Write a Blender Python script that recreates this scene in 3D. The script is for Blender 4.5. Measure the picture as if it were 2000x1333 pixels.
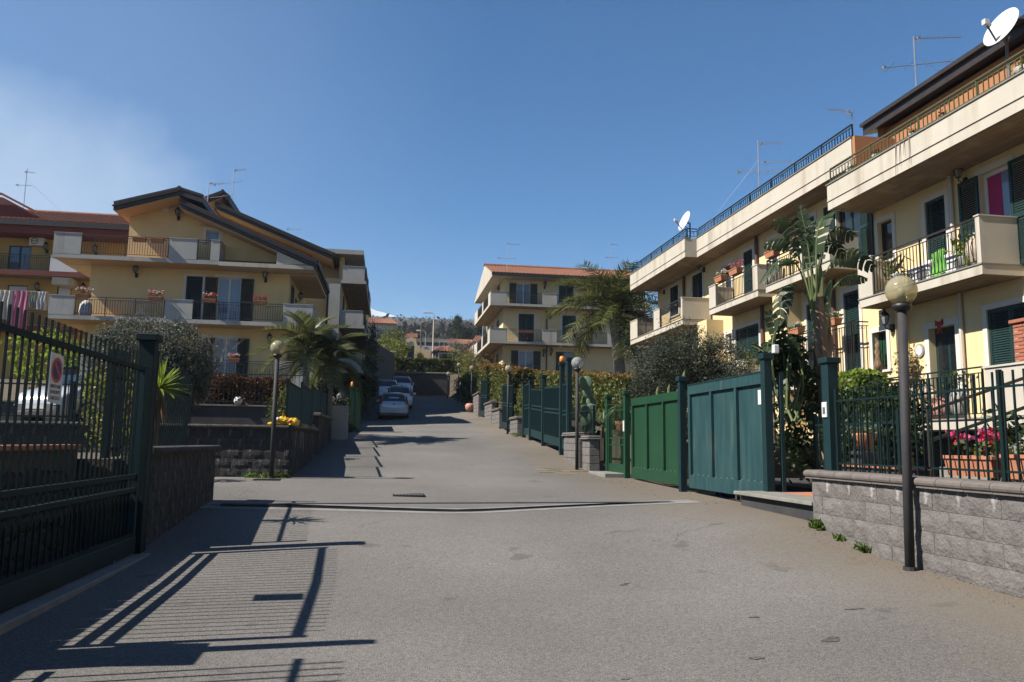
import bpy, bmesh, math, random
import numpy as np
from mathutils import Vector, Matrix, Euler
from math import radians as R, sin, cos, pi, sqrt, atan2
random.seed(7); rng = np.random.default_rng(11)
SC = bpy.context.scene
for o in list(bpy.data.objects): bpy.data.objects.remove(o)

# ------------------------------------------------------------------ camera
EYE = Vector((0.0, 0.0, 1.25))
FPX = 1532.0                                     # 18 mm lens on a 23.5 mm sensor, in pixels of a 2000 px wide frame
def _n(v): return v.normalized()
_vy = _n(Vector((755-1000, -(862-666.5), FPX)))   # the street axis (+Y) as the camera sees it (right, up, forward)
_p2 = _n(Vector((1755-1000, -(862+14-666.5), FPX)))
_vz = _n(_p2.cross(_vy));  _vz = _vz if _vz.y > 0 else -_vz
_vx = _n(_vy.cross(_vz));  _vx = _vx if _vx.x > 0 else -_vx
cam_d = bpy.data.cameras.new('camera'); cam = bpy.data.objects.new('camera', cam_d)
SC.collection.objects.link(cam); SC.camera = cam
cam_d.sensor_width = 23.5; cam_d.lens = 23.5*FPX/2000
cam_d.clip_start = 0.05; cam_d.clip_end = 40000
cam.matrix_world = Matrix(((_vx.x, _vx.y, -_vx.z, EYE.x), (_vy.x, _vy.y, -_vy.z, EYE.y), (_vz.x, _vz.y, -_vz.z, EYE.z), (0, 0, 0, 1)))

# ------------------------------------------------------------------ sky, sun, exposure
SUN_EL, SUN_PHI = R(44.5), R(8.0)                 # the light travels towards +X and a little +Y
W = bpy.data.worlds.new('World'); SC.world = W; W.use_nodes = True
nt = W.node_tree; nt.nodes.clear()
out = nt.nodes.new('ShaderNodeOutputWorld'); bg = nt.nodes.new('ShaderNodeBackground')
sky = nt.nodes.new('ShaderNodeTexSky'); sky.sky_type = 'NISHITA'; sky.sun_disc = False
sky.sun_elevation = SUN_EL; sky.sun_rotation = atan2(-cos(SUN_PHI), -sin(SUN_PHI)) % (2*pi)
sky.altitude = 700; sky.air_density = 1.0; sky.dust_density = 0.1; sky.ozone_density = 2.8
bg.inputs['Strength'].default_value = 0.05
# the pale smoke plume low on the left of the view, carried on beyond the frame
tc = nt.nodes.new('ShaderNodeTexCoord')
def N(t, **k):
    n = nt.nodes.new(t)
    for a, b in k.items(): setattr(n, a, b)
    return n
def plume(d0, lo, hi, k, nscale, wob):
    dot = N('ShaderNodeVectorMath', operation='DOT_PRODUCT'); nt.links.new(tc.outputs['Generated'], dot.inputs[0]); dot.inputs[1].default_value = d0
    no = N('ShaderNodeTexNoise'); no.inputs['Scale'].default_value = nscale; no.inputs['Detail'].default_value = 7; no.inputs['Roughness'].default_value = .55
    nt.links.new(tc.outputs['Generated'], no.inputs['Vector'])
    ad = N('ShaderNodeMath', operation='MULTIPLY_ADD'); nt.links.new(no.outputs['Fac'], ad.inputs[0]); ad.inputs[1].default_value = wob; nt.links.new(dot.outputs['Value'], ad.inputs[2])
    mr = N('ShaderNodeMapRange', interpolation_type='SMOOTHSTEP'); nt.links.new(ad.outputs[0], mr.inputs['Value'])
    mr.inputs['From Min'].default_value = lo + wob*.5; mr.inputs['From Max'].default_value = hi + wob*.5; mr.inputs['To Max'].default_value = k
    return mr
PLUME = [((-0.40, 0.90, 0.17), 0.962, 0.9975, 0.62, 11.0, 0.026), ((-0.60, 0.74, 0.30), 0.72, 0.999, 0.17, 3.0, 0.06)]
mask = None
for a in PLUME:
    m = plume(*a)
    if mask is None: mask = m.outputs[0]
    else:
        mx = N('ShaderNodeMath', operation='MAXIMUM'); nt.links.new(mask, mx.inputs[0]); nt.links.new(m.outputs[0], mx.inputs[1]); mask = mx.outputs[0]
hsv = N('ShaderNodeHueSaturation'); hsv.inputs['Saturation'].default_value = 1.52; nt.links.new(sky.outputs[0], hsv.inputs['Color'])
mixc = N('ShaderNodeMixRGB'); nt.links.new(mask, mixc.inputs['Fac']); nt.links.new(hsv.outputs[0], mixc.inputs['Color1'])
mixc.inputs['Color2'].default_value = (5.2, 6.2, 7.4, 1)
nt.links.new(mixc.outputs[0], bg.inputs['Color']); nt.links.new(bg.outputs[0], out.inputs['Surface'])

sl = bpy.data.lights.new('sun', 'SUN'); sl.energy = 5.0; sl.angle = R(0.53); sl.color = (1.0, .94, .85)
sun = bpy.data.objects.new('sun', sl); SC.collection.objects.link(sun)
Ld = Vector((cos(SUN_PHI)*cos(SUN_EL), sin(SUN_PHI)*cos(SUN_EL), -sin(SUN_EL)))
sun.rotation_euler = Ld.to_track_quat('-Z', 'Y').to_euler(); sun.location = (-40, -5, 50)
SC.view_settings.view_transform = 'Standard'; SC.view_settings.look = 'None'
SC.view_settings.exposure = 1.27; SC.view_settings.gamma = 1.0; SC.view_settings.use_curve_mapping = False
SC.cycles.max_bounces = 7; SC.cycles.transparent_max_bounces = 12; SC.cycles.volume_bounces = 0

# ------------------------------------------------------------------ mesh builder
def V3(p): return (float(p[0]), float(p[1]), float(p[2]))
class Fr:                                        # a facade frame: u along the wall, v up, w out of the wall
    def __init__(s, o, U, Wd): s.o = Vector(o); s.U = Vector(U); s.W = Vector(Wd)
    def P(s, u, v, w=0.0): return s.o + s.U*u + s.W*w + Vector((0, 0, v))
class MB:
    def __init__(s): s.v = []; s.f = []; s.m = []; s.mi = 0
    def _add(s, vs, fs):
        b = len(s.v); s.v.extend(V3(p) for p in vs); s.f.extend(tuple(i+b for i in f) for f in fs); s.m.extend([s.mi]*len(fs)); return s
    BF = [(0, 3, 2, 1), (4, 5, 6, 7), (0, 1, 5, 4), (1, 2, 6, 5), (2, 3, 7, 6), (3, 0, 4, 7)]
    def hexa(s, p): return s._add(p, MB.BF)
    def box(s, x0, x1, y0, y1, z0, z1):
        return s.hexa([(x0, y0, z0), (x1, y0, z0), (x1, y1, z0), (x0, y1, z0), (x0, y0, z1), (x1, y0, z1), (x1, y1, z1), (x0, y1, z1)])
    def fbox(s, fr, u0, u1, v0, v1, w0, w1):
        return s.hexa([fr.P(u0, v0, w0), fr.P(u1, v0, w0), fr.P(u1, v0, w1), fr.P(u0, v0, w1), fr.P(u0, v1, w0), fr.P(u1, v1, w0), fr.P(u1, v1, w1), fr.P(u0, v1, w1)])
    def cbox(s, x0, x1, y0, y1, z0, z1, c=.01, jit=0):   # box with chamfered edges
        vs = []; ix = {}
        X = (x0, x1); Y = (y0, y1); Z = (z0, z1)
        for i in (0, 1):
            for j in (0, 1):
                for k in (0, 1):
                    sx = c if i == 0 else -c; sy = c if j == 0 else -c; sz = c if k == 0 else -c
                    for a, p in enumerate(((X[i], Y[j]+sy, Z[k]+sz), (X[i]+sx, Y[j], Z[k]+sz), (X[i]+sx, Y[j]+sy, Z[k]))):
                        ix[(i, j, k, a)] = len(vs); vs.append(tuple(q + random.uniform(-jit, jit) for q in p))
        I = lambda i, j, k, a: ix[(i, j, k, a)]
        fs = []
        for i in (0, 1): fs.append((I(i, 0, 0, 0), I(i, 1, 0, 0), I(i, 1, 1, 0), I(i, 0, 1, 0)))
        for j in (0, 1): fs.append((I(0, j, 0, 1), I(1, j, 0, 1), I(1, j, 1, 1), I(0, j, 1, 1)))
        for k in (0, 1): fs.append((I(0, 0, k, 2), I(1, 0, k, 2), I(1, 1, k, 2), I(0, 1, k, 2)))
        for i in (0, 1):
            for j in (0, 1): fs.append((I(i, j, 0, 0), I(i, j, 1, 0), I(i, j, 1, 1), I(i, j, 0, 1)))
            for k in (0, 1): fs.append((I(i, 0, k, 0), I(i, 1, k, 0), I(i, 1, k, 2), I(i, 0, k, 2)))
        for j in (0, 1):
            for k in (0, 1): fs.append((I(0, j, k, 1), I(1, j, k, 1), I(1, j, k, 2), I(0, j, k, 2)))
        for i in (0, 1):
            for j in (0, 1):
                for k in (0, 1): fs.append((I(i, j, k, 0), I(i, j, k, 1), I(i, j, k, 2)))
        return s._add(vs, fs)
    def obox(s, c, sx, sy, sz, rot=(0, 0, 0)):
        M = Euler(rot).to_matrix(); c = Vector(c)
        return s.hexa([c + M @ Vector((a*sx/2, b*sy/2, d*sz/2)) for a, b, d in ((-1, -1, -1), (1, -1, -1), (1, 1, -1), (-1, 1, -1), (-1, -1, 1), (1, -1, 1), (1, 1, 1), (-1, 1, 1))])
    def beam(s, p, q, w, h):
        p = Vector(p); q = Vector(q); t = (q-p).normalized(); up = Vector((0, 0, 1)) if abs(t.z) < .95 else Vector((0, 1, 0))
        a = t.cross(up).normalized()*(w/2); b = a.cross(t).normalized()*(h/2)
        return s.hexa([p-a-b, p+a-b, q+a-b, q-a-b, p-a+b, p+a+b, q+a+b, q-a+b])
    def path(s, pts, rad, n=6, cap=True):
        pts = [Vector(p) for p in pts]; k = len(pts)
        if not hasattr(rad, '__len__'): rad = [rad]*k
        vs = []; ref = None
        for i in range(k):
            t = (pts[min(i+1, k-1)] - pts[max(i-1, 0)]).normalized()
            if ref is None: ref = Vector((0, 0, 1)) if abs(t.z) < .9 else Vector((1, 0, 0))
            a = t.cross(ref); a = a.normalized() if a.length > 1e-6 else Vector((1, 0, 0)); b = a.cross(t).normalized(); ref = b
            for j in range(n):
                g = 2*pi*j/n; vs.append(pts[i] + a*(cos(g)*rad[i]) + b*(sin(g)*rad[i]))
        fs = [(i*n+j, i*n+(j+1) % n, (i+1)*n+(j+1) % n, (i+1)*n+j) for i in range(k-1) for j in range(n)]
        if cap: fs += [tuple(range(n))[::-1], tuple((k-1)*n+j for j in range(n))]
        return s._add(vs, fs)
    def tube(s, p, q, r, n=6, r2=None): return s.path([p, q], [r, r if r2 is None else r2], n)
    def lathe(s, cx, cy, prof, n=16, sx=1, sy=1):
        k = len(prof); vs = [(cx + cos(2*pi*j/n)*r*sx, cy + sin(2*pi*j/n)*r*sy, z) for r, z in prof for j in range(n)]
        fs = [(i*n+j, i*n+(j+1) % n, (i+1)*n+(j+1) % n, (i+1)*n+j) for i in range(k-1) for j in range(n)]
        fs += [tuple(range(n))[::-1], tuple((k-1)*n+j for j in range(n))]
        return s._add(vs, fs)
    def ball(s, c, r, n=14, m=9, sz=1.0):
        return s.lathe(c[0], c[1], [(r*sin(pi*i/m)+1e-4, c[2]-r*sz*cos(pi*i/m)) for i in range(m+1)], n)
    def prism(s, poly, vec):
        n = len(poly); vec = Vector(vec); a = [Vector(p) for p in poly]
        return s._add(a + [p+vec for p in a], [tuple(range(n))[::-1], tuple(range(n, 2*n))] + [(i, (i+1) % n, n+(i+1) % n, n+i) for i in range(n)])
    def quad(s, *p): return s._add(p, [tuple(range(len(p)))])
    def arr(s, v, f):
        b = len(s.v); s.v.extend(map(tuple, np.asarray(v, float))); s.f.extend(tuple(int(i)+b for i in q) for q in f); s.m.extend([s.mi]*len(f)); return s
    def mesh(s, name, mats, org=(0, 0, 0), smooth=False):
        me = bpy.data.meshes.new(name); v = np.asarray(s.v, float).reshape(-1, 3) - np.asarray(org, float)
        me.from_pydata(v.tolist(), [], s.f)
        for m in (mats if isinstance(mats, (list, tuple)) else [mats]): me.materials.append(m)
        if any(s.m): me.polygons.foreach_set('material_index', s.m)
        if smooth: me.polygons.foreach_set('use_smooth', [True]*len(me.polygons))
        me.update(); return me
    def build(s, name, mats, parent=None, smooth=False, **props):
        org = ORG[parent.name] if parent else (0, 0, 0)
        ob = bpy.data.objects.new(name, s.mesh(name, mats, org, smooth)); SC.collection.objects.link(ob)
        if parent: ob.parent = parent; ORG[ob.name] = org
        for k, v in props.items(): ob[k] = v
        return ob
ORG = {}
def thing(name, label, cat, loc=(0, 0, 0), group=None):           # an Empty at the thing's base that parents its parts
    o = bpy.data.objects.new(name, None); SC.collection.objects.link(o); o.location = loc; o.empty_display_size = .2
    ORG[o.name] = tuple(loc); o['label'] = label; o['category'] = cat
    if group: o['group'] = group
    return o
def piece(name, me, parent, pos, rot=(0, 0, 0), scale=(1, 1, 1)):  # one more object of a shared mesh, at a world position
    ob = bpy.data.objects.new(name, me); SC.collection.objects.link(ob); ob.parent = parent
    og = ORG[parent.name]; ob.location = (pos[0]-og[0], pos[1]-og[1], pos[2]-og[2]); ob.rotation_euler = rot; ob.scale = scale
    return ob
def kids(o): return [c for c in bpy.data.objects if c.parent == o]
def dup(root, loc, rz=0, label=None, scale=1.0, group=None):      # a copy of a thing with copies of its parts and sub-parts
    r = root.copy(); SC.collection.objects.link(r); r.location = loc; r.rotation_euler = (0, 0, rz); r.scale = (scale,)*3
    if label: r['label'] = label
    if group: r['group'] = group
    for ch in kids(root):
        c = ch.copy(); SC.collection.objects.link(c); c.parent = r
        for g in kids(ch):
            d = g.copy(); SC.collection.objects.link(d); d.parent = c
    return r
def struct(ob): ob['kind'] = 'structure'; return ob
def stuff(ob): ob['kind'] = 'stuff'; return ob
# ------------------------------------------------------------------ materials
def newmat(name):
    m = bpy.data.materials.new(name); m.use_nodes = True; t = m.node_tree; t.nodes.clear()
    o = t.nodes.new('ShaderNodeOutputMaterial'); return m, t, o
ALB = .635                                        # the sun is strong and the exposure high: real-world, darkish base colours
def rgba(c): return (c[0]*ALB, c[1]*ALB, c[2]*ALB, 1)
def mat(name, c1, c2=None, scale=3.0, rough=.8, bump=0.0, bscale=40.0, metal=0.0, rnd=0.0, stretch=(1, 1, 1), lo=.35, hi=.65,
        fine=0.0, fscale=150.0, stain=None, spec=.4, coat=0.0):
    m, t, o = newmat(name); L = t.links.new; n = lambda k: t.nodes.new('ShaderNode'+k)
    b = n('BsdfPrincipled'); L(b.outputs[0], o.inputs[0]); b.inputs['Roughness'].default_value = rough; b.inputs['Metallic'].default_value = metal
    b.inputs['Specular IOR Level'].default_value = spec; b.inputs['Coat Weight'].default_value = coat
    tcn = n('TexCoord'); mp = n('Mapping'); L(tcn.outputs['Object'], mp.inputs['Vector']); mp.inputs['Scale'].default_value = stretch
    if rnd:
        oi = n('ObjectInfo'); va = n('VectorMath'); va.operation = 'SCALE'; va.inputs[0].default_value = (37, 19, 53); L(oi.outputs['Random'], va.inputs['Scale'])
        vb = n('VectorMath'); vb.operation = 'ADD'; L(tcn.outputs['Object'], vb.inputs[0]); L(va.outputs[0], vb.inputs[1]); L(vb.outputs[0], mp.inputs['Vector'])
    col = None
    if c2:
        no = n('TexNoise'); no.inputs['Scale'].default_value = scale; no.inputs['Detail'].default_value = 6; no.inputs['Roughness'].default_value = .62; L(mp.outputs[0], no.inputs['Vector'])
        r = n('ValToRGB'); r.color_ramp.elements[0].position = lo; r.color_ramp.elements[1].position = hi
        r.color_ramp.elements[0].color = rgba(c1); r.color_ramp.elements[1].color = rgba(c2); L(no.outputs['Fac'], r.inputs['Fac']); col = r.outputs[0]
    else:
        rg = n('RGB'); rg.outputs[0].default_value = rgba(c1); col = rg.outputs[0]
    if fine:
        nf = n('TexNoise'); nf.inputs['Scale'].default_value = fscale; nf.inputs['Detail'].default_value = 2; L(tcn.outputs['Object'], nf.inputs['Vector'])
        mr = n('MapRange'); mr.inputs['From Min'].default_value = .3; mr.inputs['From Max'].default_value = .7; mr.inputs['To Min'].default_value = 1-fine; mr.inputs['To Max'].default_value = 1+fine; L(nf.outputs['Fac'], mr.inputs['Value'])
        mu = n('VectorMath'); mu.operation = 'SCALE'; L(col, mu.inputs[0]); L(mr.outputs[0], mu.inputs['Scale']); col = mu.outputs[0]
    if stain:                                                   # (colour, scale, stretch, lo, hi, amount)
        sc, ss, st, sl_, sh, am = stain
        m2 = n('Mapping'); m2.inputs['Scale'].default_value = st; m2.inputs['Location'].default_value = (3.1, 1.7, 9.2); L(tcn.outputs['Object'], m2.inputs['Vector'])
        ns = n('TexNoise'); ns.inputs['Scale'].default_value = ss; ns.inputs['Detail'].default_value = 5; L(m2.outputs[0], ns.inputs['Vector'])
        mr = n('MapRange'); mr.inputs['From Min'].default_value = sl_; mr.inputs['From Max'].default_value = sh; mr.inputs['To Max'].default_value = am; L(ns.outputs['Fac'], mr.inputs['Value'])
        mx = n('MixRGB'); mx.inputs['Color2'].default_value = rgba(sc); L(mr.outputs[0], mx.inputs['Fac']); L(col, mx.inputs['Color1']); col = mx.outputs[0]
    if rnd:
        mr = n('MapRange'); mr.inputs['To Min'].default_value = 1-rnd; mr.inputs['To Max'].default_value = 1+rnd; L(oi.outputs['Random'], mr.inputs['Value'])
        mu = n('VectorMath'); mu.operation = 'SCALE'; L(col, mu.inputs[0]); L(mr.outputs[0], mu.inputs['Scale']); col = mu.outputs[0]
    L(col, b.inputs['Base Color'])
    if bump:
        nb = n('TexNoise'); nb.inputs['Scale'].default_value = bscale; nb.inputs['Detail'].default_value = 5; L(mp.outputs[0], nb.inputs['Vector'])
        bu = n('Bump'); bu.inputs['Strength'].default_value = bump; bu.inputs['Distance'].default_value = .02; L(nb.outputs['Fac'], bu.inputs['Height']); L(bu.outputs[0], b.inputs['Normal'])
    return m
def leafmat(name, c1, c2, trans=.35, gloss=.12, c3=None, tcol=None):
    m, t, o = newmat(name); L = t.links.new; n = lambda k: t.nodes.new('ShaderNode'+k)
    g = n('NewGeometry'); r = n('ValToRGB'); r.color_ramp.elements[0].color = rgba(c1); r.color_ramp.elements[1].color = rgba(c2)
    if c3: e = r.color_ramp.elements.new(.9); e.color = rgba(c3)
    L(g.outputs['Random Per Island'], r.inputs['Fac'])
    d = n('BsdfDiffuse'); tr = n('BsdfTranslucent'); gl = n('BsdfGlossy'); gl.inputs['Roughness'].default_value = .45
    L(r.outputs[0], d.inputs['Color'])
    hs = n('HueSaturation'); hs.inputs['Value'].default_value = 1.5; hs.inputs['Hue'].default_value = .48; L(r.outputs[0], hs.inputs['Color']); L(hs.outputs[0], tr.inputs['Color'])
    m1 = n('MixShader'); m1.inputs[0].default_value = trans; L(d.outputs[0], m1.inputs[1]); L(tr.outputs[0], m1.inputs[2])
    m2 = n('MixShader'); m2.inputs[0].default_value = gloss*.4; L(m1.outputs[0], m2.inputs[1]); L(gl.outputs[0], m2.inputs[2]); gl.inputs['Color'].default_value = (.35, .35, .35, 1)
    L(m2.outputs[0], o.inputs[0]); return m

def asphalt():
    m, t, o = newmat('asphalt'); L = t.links.new; n = lambda k: t.nodes.new('ShaderNode'+k)
    b = n('BsdfPrincipled'); L(b.outputs[0], o.inputs[0]); b.inputs['Roughness'].default_value = .92; b.inputs['Specular IOR Level'].default_value = .25
    tcn = n('TexCoord'); P = tcn.outputs['Object']
    big = n('TexNoise'); big.inputs['Scale'].default_value = .35; big.inputs['Detail'].default_value = 6; L(P, big.inputs['Vector'])
    r = n('ValToRGB'); r.color_ramp.elements[0].position = .33; r.color_ramp.elements[1].position = .68
    r.color_ramp.elements[0].color = (.096, .089, .081, 1); r.color_ramp.elements[1].color = (.124, .116, .107, 1); L(big.outputs['Fac'], r.inputs['Fac'])
    vo = n('TexVoronoi'); vo.inputs['Scale'].default_value = 85; L(P, vo.inputs['Vector'])        # aggregate
    hs = n('SeparateColor'); L(vo.outputs['Color'], hs.inputs[0])
    mr = n('MapRange'); mr.inputs['To Min'].default_value = .70; mr.inputs['To Max'].default_value = 1.30; L(hs.outputs[0], mr.inputs['Value'])
    fi = n('TexNoise'); fi.inputs['Scale'].default_value = 240; L(P, fi.inputs['Vector'])
    mf = n('MapRange'); mf.inputs['From Min'].default_value = .3; mf.inputs['From Max'].default_value = .7; mf.inputs['To Min'].default_value = .75; mf.inputs['To Max'].default_value = 1.25; L(fi.outputs['Fac'], mf.inputs['Value'])
    mm = n('Math'); mm.operation = 'MULTIPLY'; L(mr.outputs[0], mm.inputs[0]); L(mf.outputs[0], mm.inputs[1])
    sc = n('VectorMath'); sc.operation = 'SCALE'; L(r.outputs[0], sc.inputs[0]); L(mm.outputs[0], sc.inputs['Scale'])
    # dark oil stains and a paler worn band
    st = n('TexNoise'); st.inputs['Scale'].default_value = 1.7; st.inputs['Detail'].default_value = 3; L(P, st.inputs['Vector'])
    ms = n('MapRange'); ms.inputs['From Min'].default_value = .665; ms.inputs['From Max'].default_value = .70; ms.inputs['To Max'].default_value = .45; L(st.outputs['Fac'], ms.inputs['Value'])
    mx = n('MixRGB'); mx.inputs['Color2'].default_value = (.045, .041, .038, 1); L(ms.outputs[0], mx.inputs['Fac']); L(sc.outputs[0], mx.inputs['Color1'])
    # cracks
    wv = n('TexNoise'); wv.inputs['Scale'].default_value = 1.6; wv.inputs['Detail'].default_value = 5; L(P, wv.inputs['Vector'])
    va = n('VectorMath'); va.operation = 'MULTIPLY_ADD'; L(wv.outputs['Color'], va.inputs[0]); va.inputs[1].default_value = (.9, .9, 0); L(P, va.inputs[2])
    vc = n('TexVoronoi'); vc.feature = 'DISTANCE_TO_EDGE'; vc.inputs['Scale'].default_value = .28; L(va.outputs[0], vc.inputs['Vector'])
    mc = n('MapRange'); mc.inputs['From Min'].default_value = .0; mc.inputs['From Max'].default_value = .0035; mc.inputs['To Min'].default_value = .45; mc.inputs['To Max'].default_value = 0; L(vc.outputs['Distance'], mc.inputs['Value'])
    mg = n('MapRange'); mg.inputs['From Min'].default_value = .48; mg.inputs['From Max'].default_value = .56; L(big.outputs['Fac'], mg.inputs['Value'])
    mk = n('Math'); mk.operation = 'MULTIPLY'; L(mc.outputs[0], mk.inputs[0]); L(mg.outputs[0], mk.inputs[1])
    m3 = n('MixRGB'); m3.inputs['Color2'].default_value = (.03, .027, .024, 1); L(mk.outputs[0], m3.inputs['Fac']); L(mx.outputs[0], m3.inputs['Color1'])
    # pale dust and earth washed along the right hand edge, and big tonal patches
    sp = n('SeparateXYZ'); L(P, sp.inputs[0]); dn = n('TexNoise'); dn.inputs['Scale'].default_value = 1.3; dn.inputs['Detail'].default_value = 6; L(P, dn.inputs['Vector'])
    da = n('Math'); da.operation = 'MULTIPLY_ADD'; L(dn.outputs['Fac'], da.inputs[0]); da.inputs[1].default_value = 2.2; L(sp.outputs[0], da.inputs[2])
    dm = n('MapRange'); dm.inputs['From Min'].default_value = 4.6; dm.inputs['From Max'].default_value = 6.2; dm.inputs['To Max'].default_value = .75; L(da.outputs[0], dm.inputs['Value'])
    m4 = n('MixRGB'); m4.inputs['Color2'].default_value = (.115, .092, .066, 1); L(dm.outputs[0], m4.inputs['Fac']); L(m3.outputs[0], m4.inputs['Color1'])
    pn = n('TexNoise'); pn.inputs['Scale'].default_value = .16; pn.inputs['Detail'].default_value = 3; L(P, pn.inputs['Vector']); pm_ = n('MapRange'); pm_.inputs['From Min'].default_value = .35; pm_.inputs['From Max'].default_value = .65; pm_.inputs['To Min'].default_value = .86; pm_.inputs['To Max'].default_value = 1.12; L(pn.outputs['Fac'], pm_.inputs['Value'])
    m5 = n('VectorMath'); m5.operation = 'SCALE'; L(m4.outputs[0], m5.inputs[0]); L(pm_.outputs[0], m5.inputs['Scale'])
    L(m5.outputs[0], b.inputs['Base Color'])
    bu = n('Bump'); bu.inputs['Strength'].default_value = .55; bu.inputs['Distance'].default_value = .008; L(vo.outputs['Distance'], bu.inputs['Height']); L(bu.outputs[0], b.inputs['Normal'])
    return m
def glassmat(name, col, rough=.04):
    m, t, o = newmat(name); L = t.links.new; n = lambda k: t.nodes.new('ShaderNode'+k)
    b = n('BsdfPrincipled'); b.inputs['Base Color'].default_value = rgba(col); b.inputs['Roughness'].default_value = rough; b.inputs['Specular IOR Level'].default_value = .7
    L(b.outputs[0], o.inputs[0]); return m
def clearmat(name, tint, fac=.75, rough=.05):                    # thin clear glass or acrylic: mostly see-through, with reflections
    m, t, o = newmat(name); L = t.links.new; n = lambda k: t.nodes.new('ShaderNode'+k)
    tr = n('BsdfTransparent'); tr.inputs[0].default_value = rgba(tint); b = n('BsdfPrincipled'); b.inputs['Base Color'].default_value = rgba(tint); b.inputs['Roughness'].default_value = rough
    mx = n('MixShader'); mx.inputs[0].default_value = 1-fac; L(tr.outputs[0], mx.inputs[1]); L(b.outputs[0], mx.inputs[2]); L(mx.outputs[0], o.inputs[0]); return m

M = {}
M['asphalt'] = asphalt()
M['concrete'] = mat('concrete', (.20, .195, .185), (.28, .27, .255), 4, .9, .25, 60, fine=.15)
M['soil'] = mat('soil', (.07, .055, .035), (.13, .10, .065), 2, .95, .4, 30)
M['hillside'] = mat('hillside', (.035, .04, .022), (.085, .075, .05), .05, .95)
M['cream'] = mat('cream plaster', (.80, .615, .325), (.87, .68, .37), 1.2, .88, .08, 90, fine=.04, fscale=60, stain=((.48, .36, .2), 1.5, (1, 1, .25), .55, .75, .35))
M['yellow'] = mat('yellow plaster', (.78, .59, .29), (.85, .65, .325), .9, .88, .08, 90, fine=.04, fscale=60, stain=((.45, .33, .15), 1.2, (1, 1, .3), .55, .75, .3))
M['ochre'] = mat('ochre plaster', (.52, .33, .10), (.58, .38, .13), .9, .88)
M['white'] = mat('white plaster', (.52, .475, .395), (.58, .53, .44), 1.3, .88, .06, 90, stain=((.33, .27, .19), 2.4, (1, 1, .10), .53, .70, .6))
M['trim'] = mat('white trim', (.70, .65, .57), (.75, .70, .62), 2, .85)
M['grey_render'] = mat('grey render', (.43, .42, .39), (.51, .49, .45), 1.4, .9, stain=((.25, .24, .22), 2.0, (1, 1, .15), .55, .72, .5))
M['salmon'] = mat('salmon plaster', (.40, .175, .075), (.45, .205, .09), 1.0, .88)
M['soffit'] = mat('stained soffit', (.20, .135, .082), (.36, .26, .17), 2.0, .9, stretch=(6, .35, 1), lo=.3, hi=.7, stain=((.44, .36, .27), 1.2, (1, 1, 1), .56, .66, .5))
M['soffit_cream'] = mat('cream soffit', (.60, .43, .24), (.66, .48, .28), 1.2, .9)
M['brown'] = mat('dark brown fascia', (.028, .020, .018), (.04, .03, .027), 3, .5)
M['maroon'] = mat('maroon fascia', (.16, .035, .028), (.20, .05, .038), 1.5, .8)
M['tile'] = mat('terracotta roof tile', (.24, .095, .055), (.34, .145, .085), 3.0, .9, rnd=0)
M['terracotta'] = mat('terracotta', (.44, .17, .085), (.54, .23, .125), 5, .85, .12, 60, fine=.08)
M['brick'] = mat('red brick', (.34, .11, .06), (.43, .16, .09), 8, .9, .2, 60, rnd=.12)
M['mortar'] = mat('mortar', (.42, .38, .32), (.48, .44, .38), 8, .95)
M['teal'] = mat('dark teal paint', (.007, .028, .032), (.010, .036, .040), 4, .55, .05, 90, spec=.2)
M['teal_bar'] = mat('dark green bar paint', (.005, .017, .019), (.007, .022, .023), 4, .6, spec=.15)
M['teal_worn'] = mat('weathered teal paint', (.012, .050, .056), (.030, .080, .085), 3.2, .7, .08, 60, stretch=(1, 2.2, .35), lo=.35, hi=.72, stain=((.11, .125, .105), 3.0, (1, 2, .3), .58, .75, .5), spec=.2)
M['green'] = mat('bright green paint', (.013, .055, .026), (.016, .064, .031), 2, .5, .03, 80, spec=.2)
M['shutter'] = mat('dark green shutter', (.006, .030, .028), (.009, .037, .034), 3, .5)
M['shutter_blue'] = mat('blue green shutter', (.006, .022, .026), (.008, .028, .032), 3, .5)
M['iron'] = mat('black iron', (.016, .015, .014), (.024, .022, .020), 5, .5)
M['olive_iron'] = mat('olive rail paint', (.075, .078, .030), (.10, .10, .04), 5, .5)
M['bluegrey'] = mat('dark lamp post paint', (.040, .038, .040), (.055, .052, .053), 6, .7, spec=.2)
M['galv'] = mat('galvanised steel', (.45, .46, .48), (.56, .57, .58), 12, .42, metal=.7)
M['alu'] = mat('aluminium', (.60, .61, .62), None, rough=.35, metal=.8)
M['dish'] = mat('white dish', (.74, .75, .76), (.79, .80, .80), 3, .5)
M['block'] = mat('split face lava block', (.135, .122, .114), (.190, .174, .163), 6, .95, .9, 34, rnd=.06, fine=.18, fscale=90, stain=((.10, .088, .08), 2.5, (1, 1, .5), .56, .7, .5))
M['block_shade'] = mat('shade toned lava block', (.034, .031, .029), (.062, .057, .053), 5, .95, .9, 30, rnd=.10, fine=.2, fscale=80, stain=((.55, .54, .53), 3.2, (1, 1, .35), .58, .68, .5))  # split face block again, darkened: the left walls' shade is put into the colour
M['block_top'] = mat('stained top course block', (.125, .112, .104), (.185, .168, .158), 6, .95, .9, 34, rnd=.06, fine=.18, fscale=90, stain=((.62, .61, .60), 3.4, (1, 1, .55), .60, .68, .75))
M['joint'] = mat('block joint', (.105, .096, .09), None, rough=.95)
M['coping'] = mat('moulded coping', (.135, .115, .102), (.18, .155, .14), 5, .85, .25, 40, rnd=.06, fine=.1)
M['lava'] = mat('rough lava stone', (.020, .019, .020), (.075, .068, .066), 5, .95, 1.0, 22)
M['slab'] = mat('grey stone slab', (.20, .195, .17), (.27, .26, .23), 5, .8, .1, 50)
M['blackstone'] = mat('dark render', (.03, .03, .032), (.05, .05, .052), 3, .9)
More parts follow.
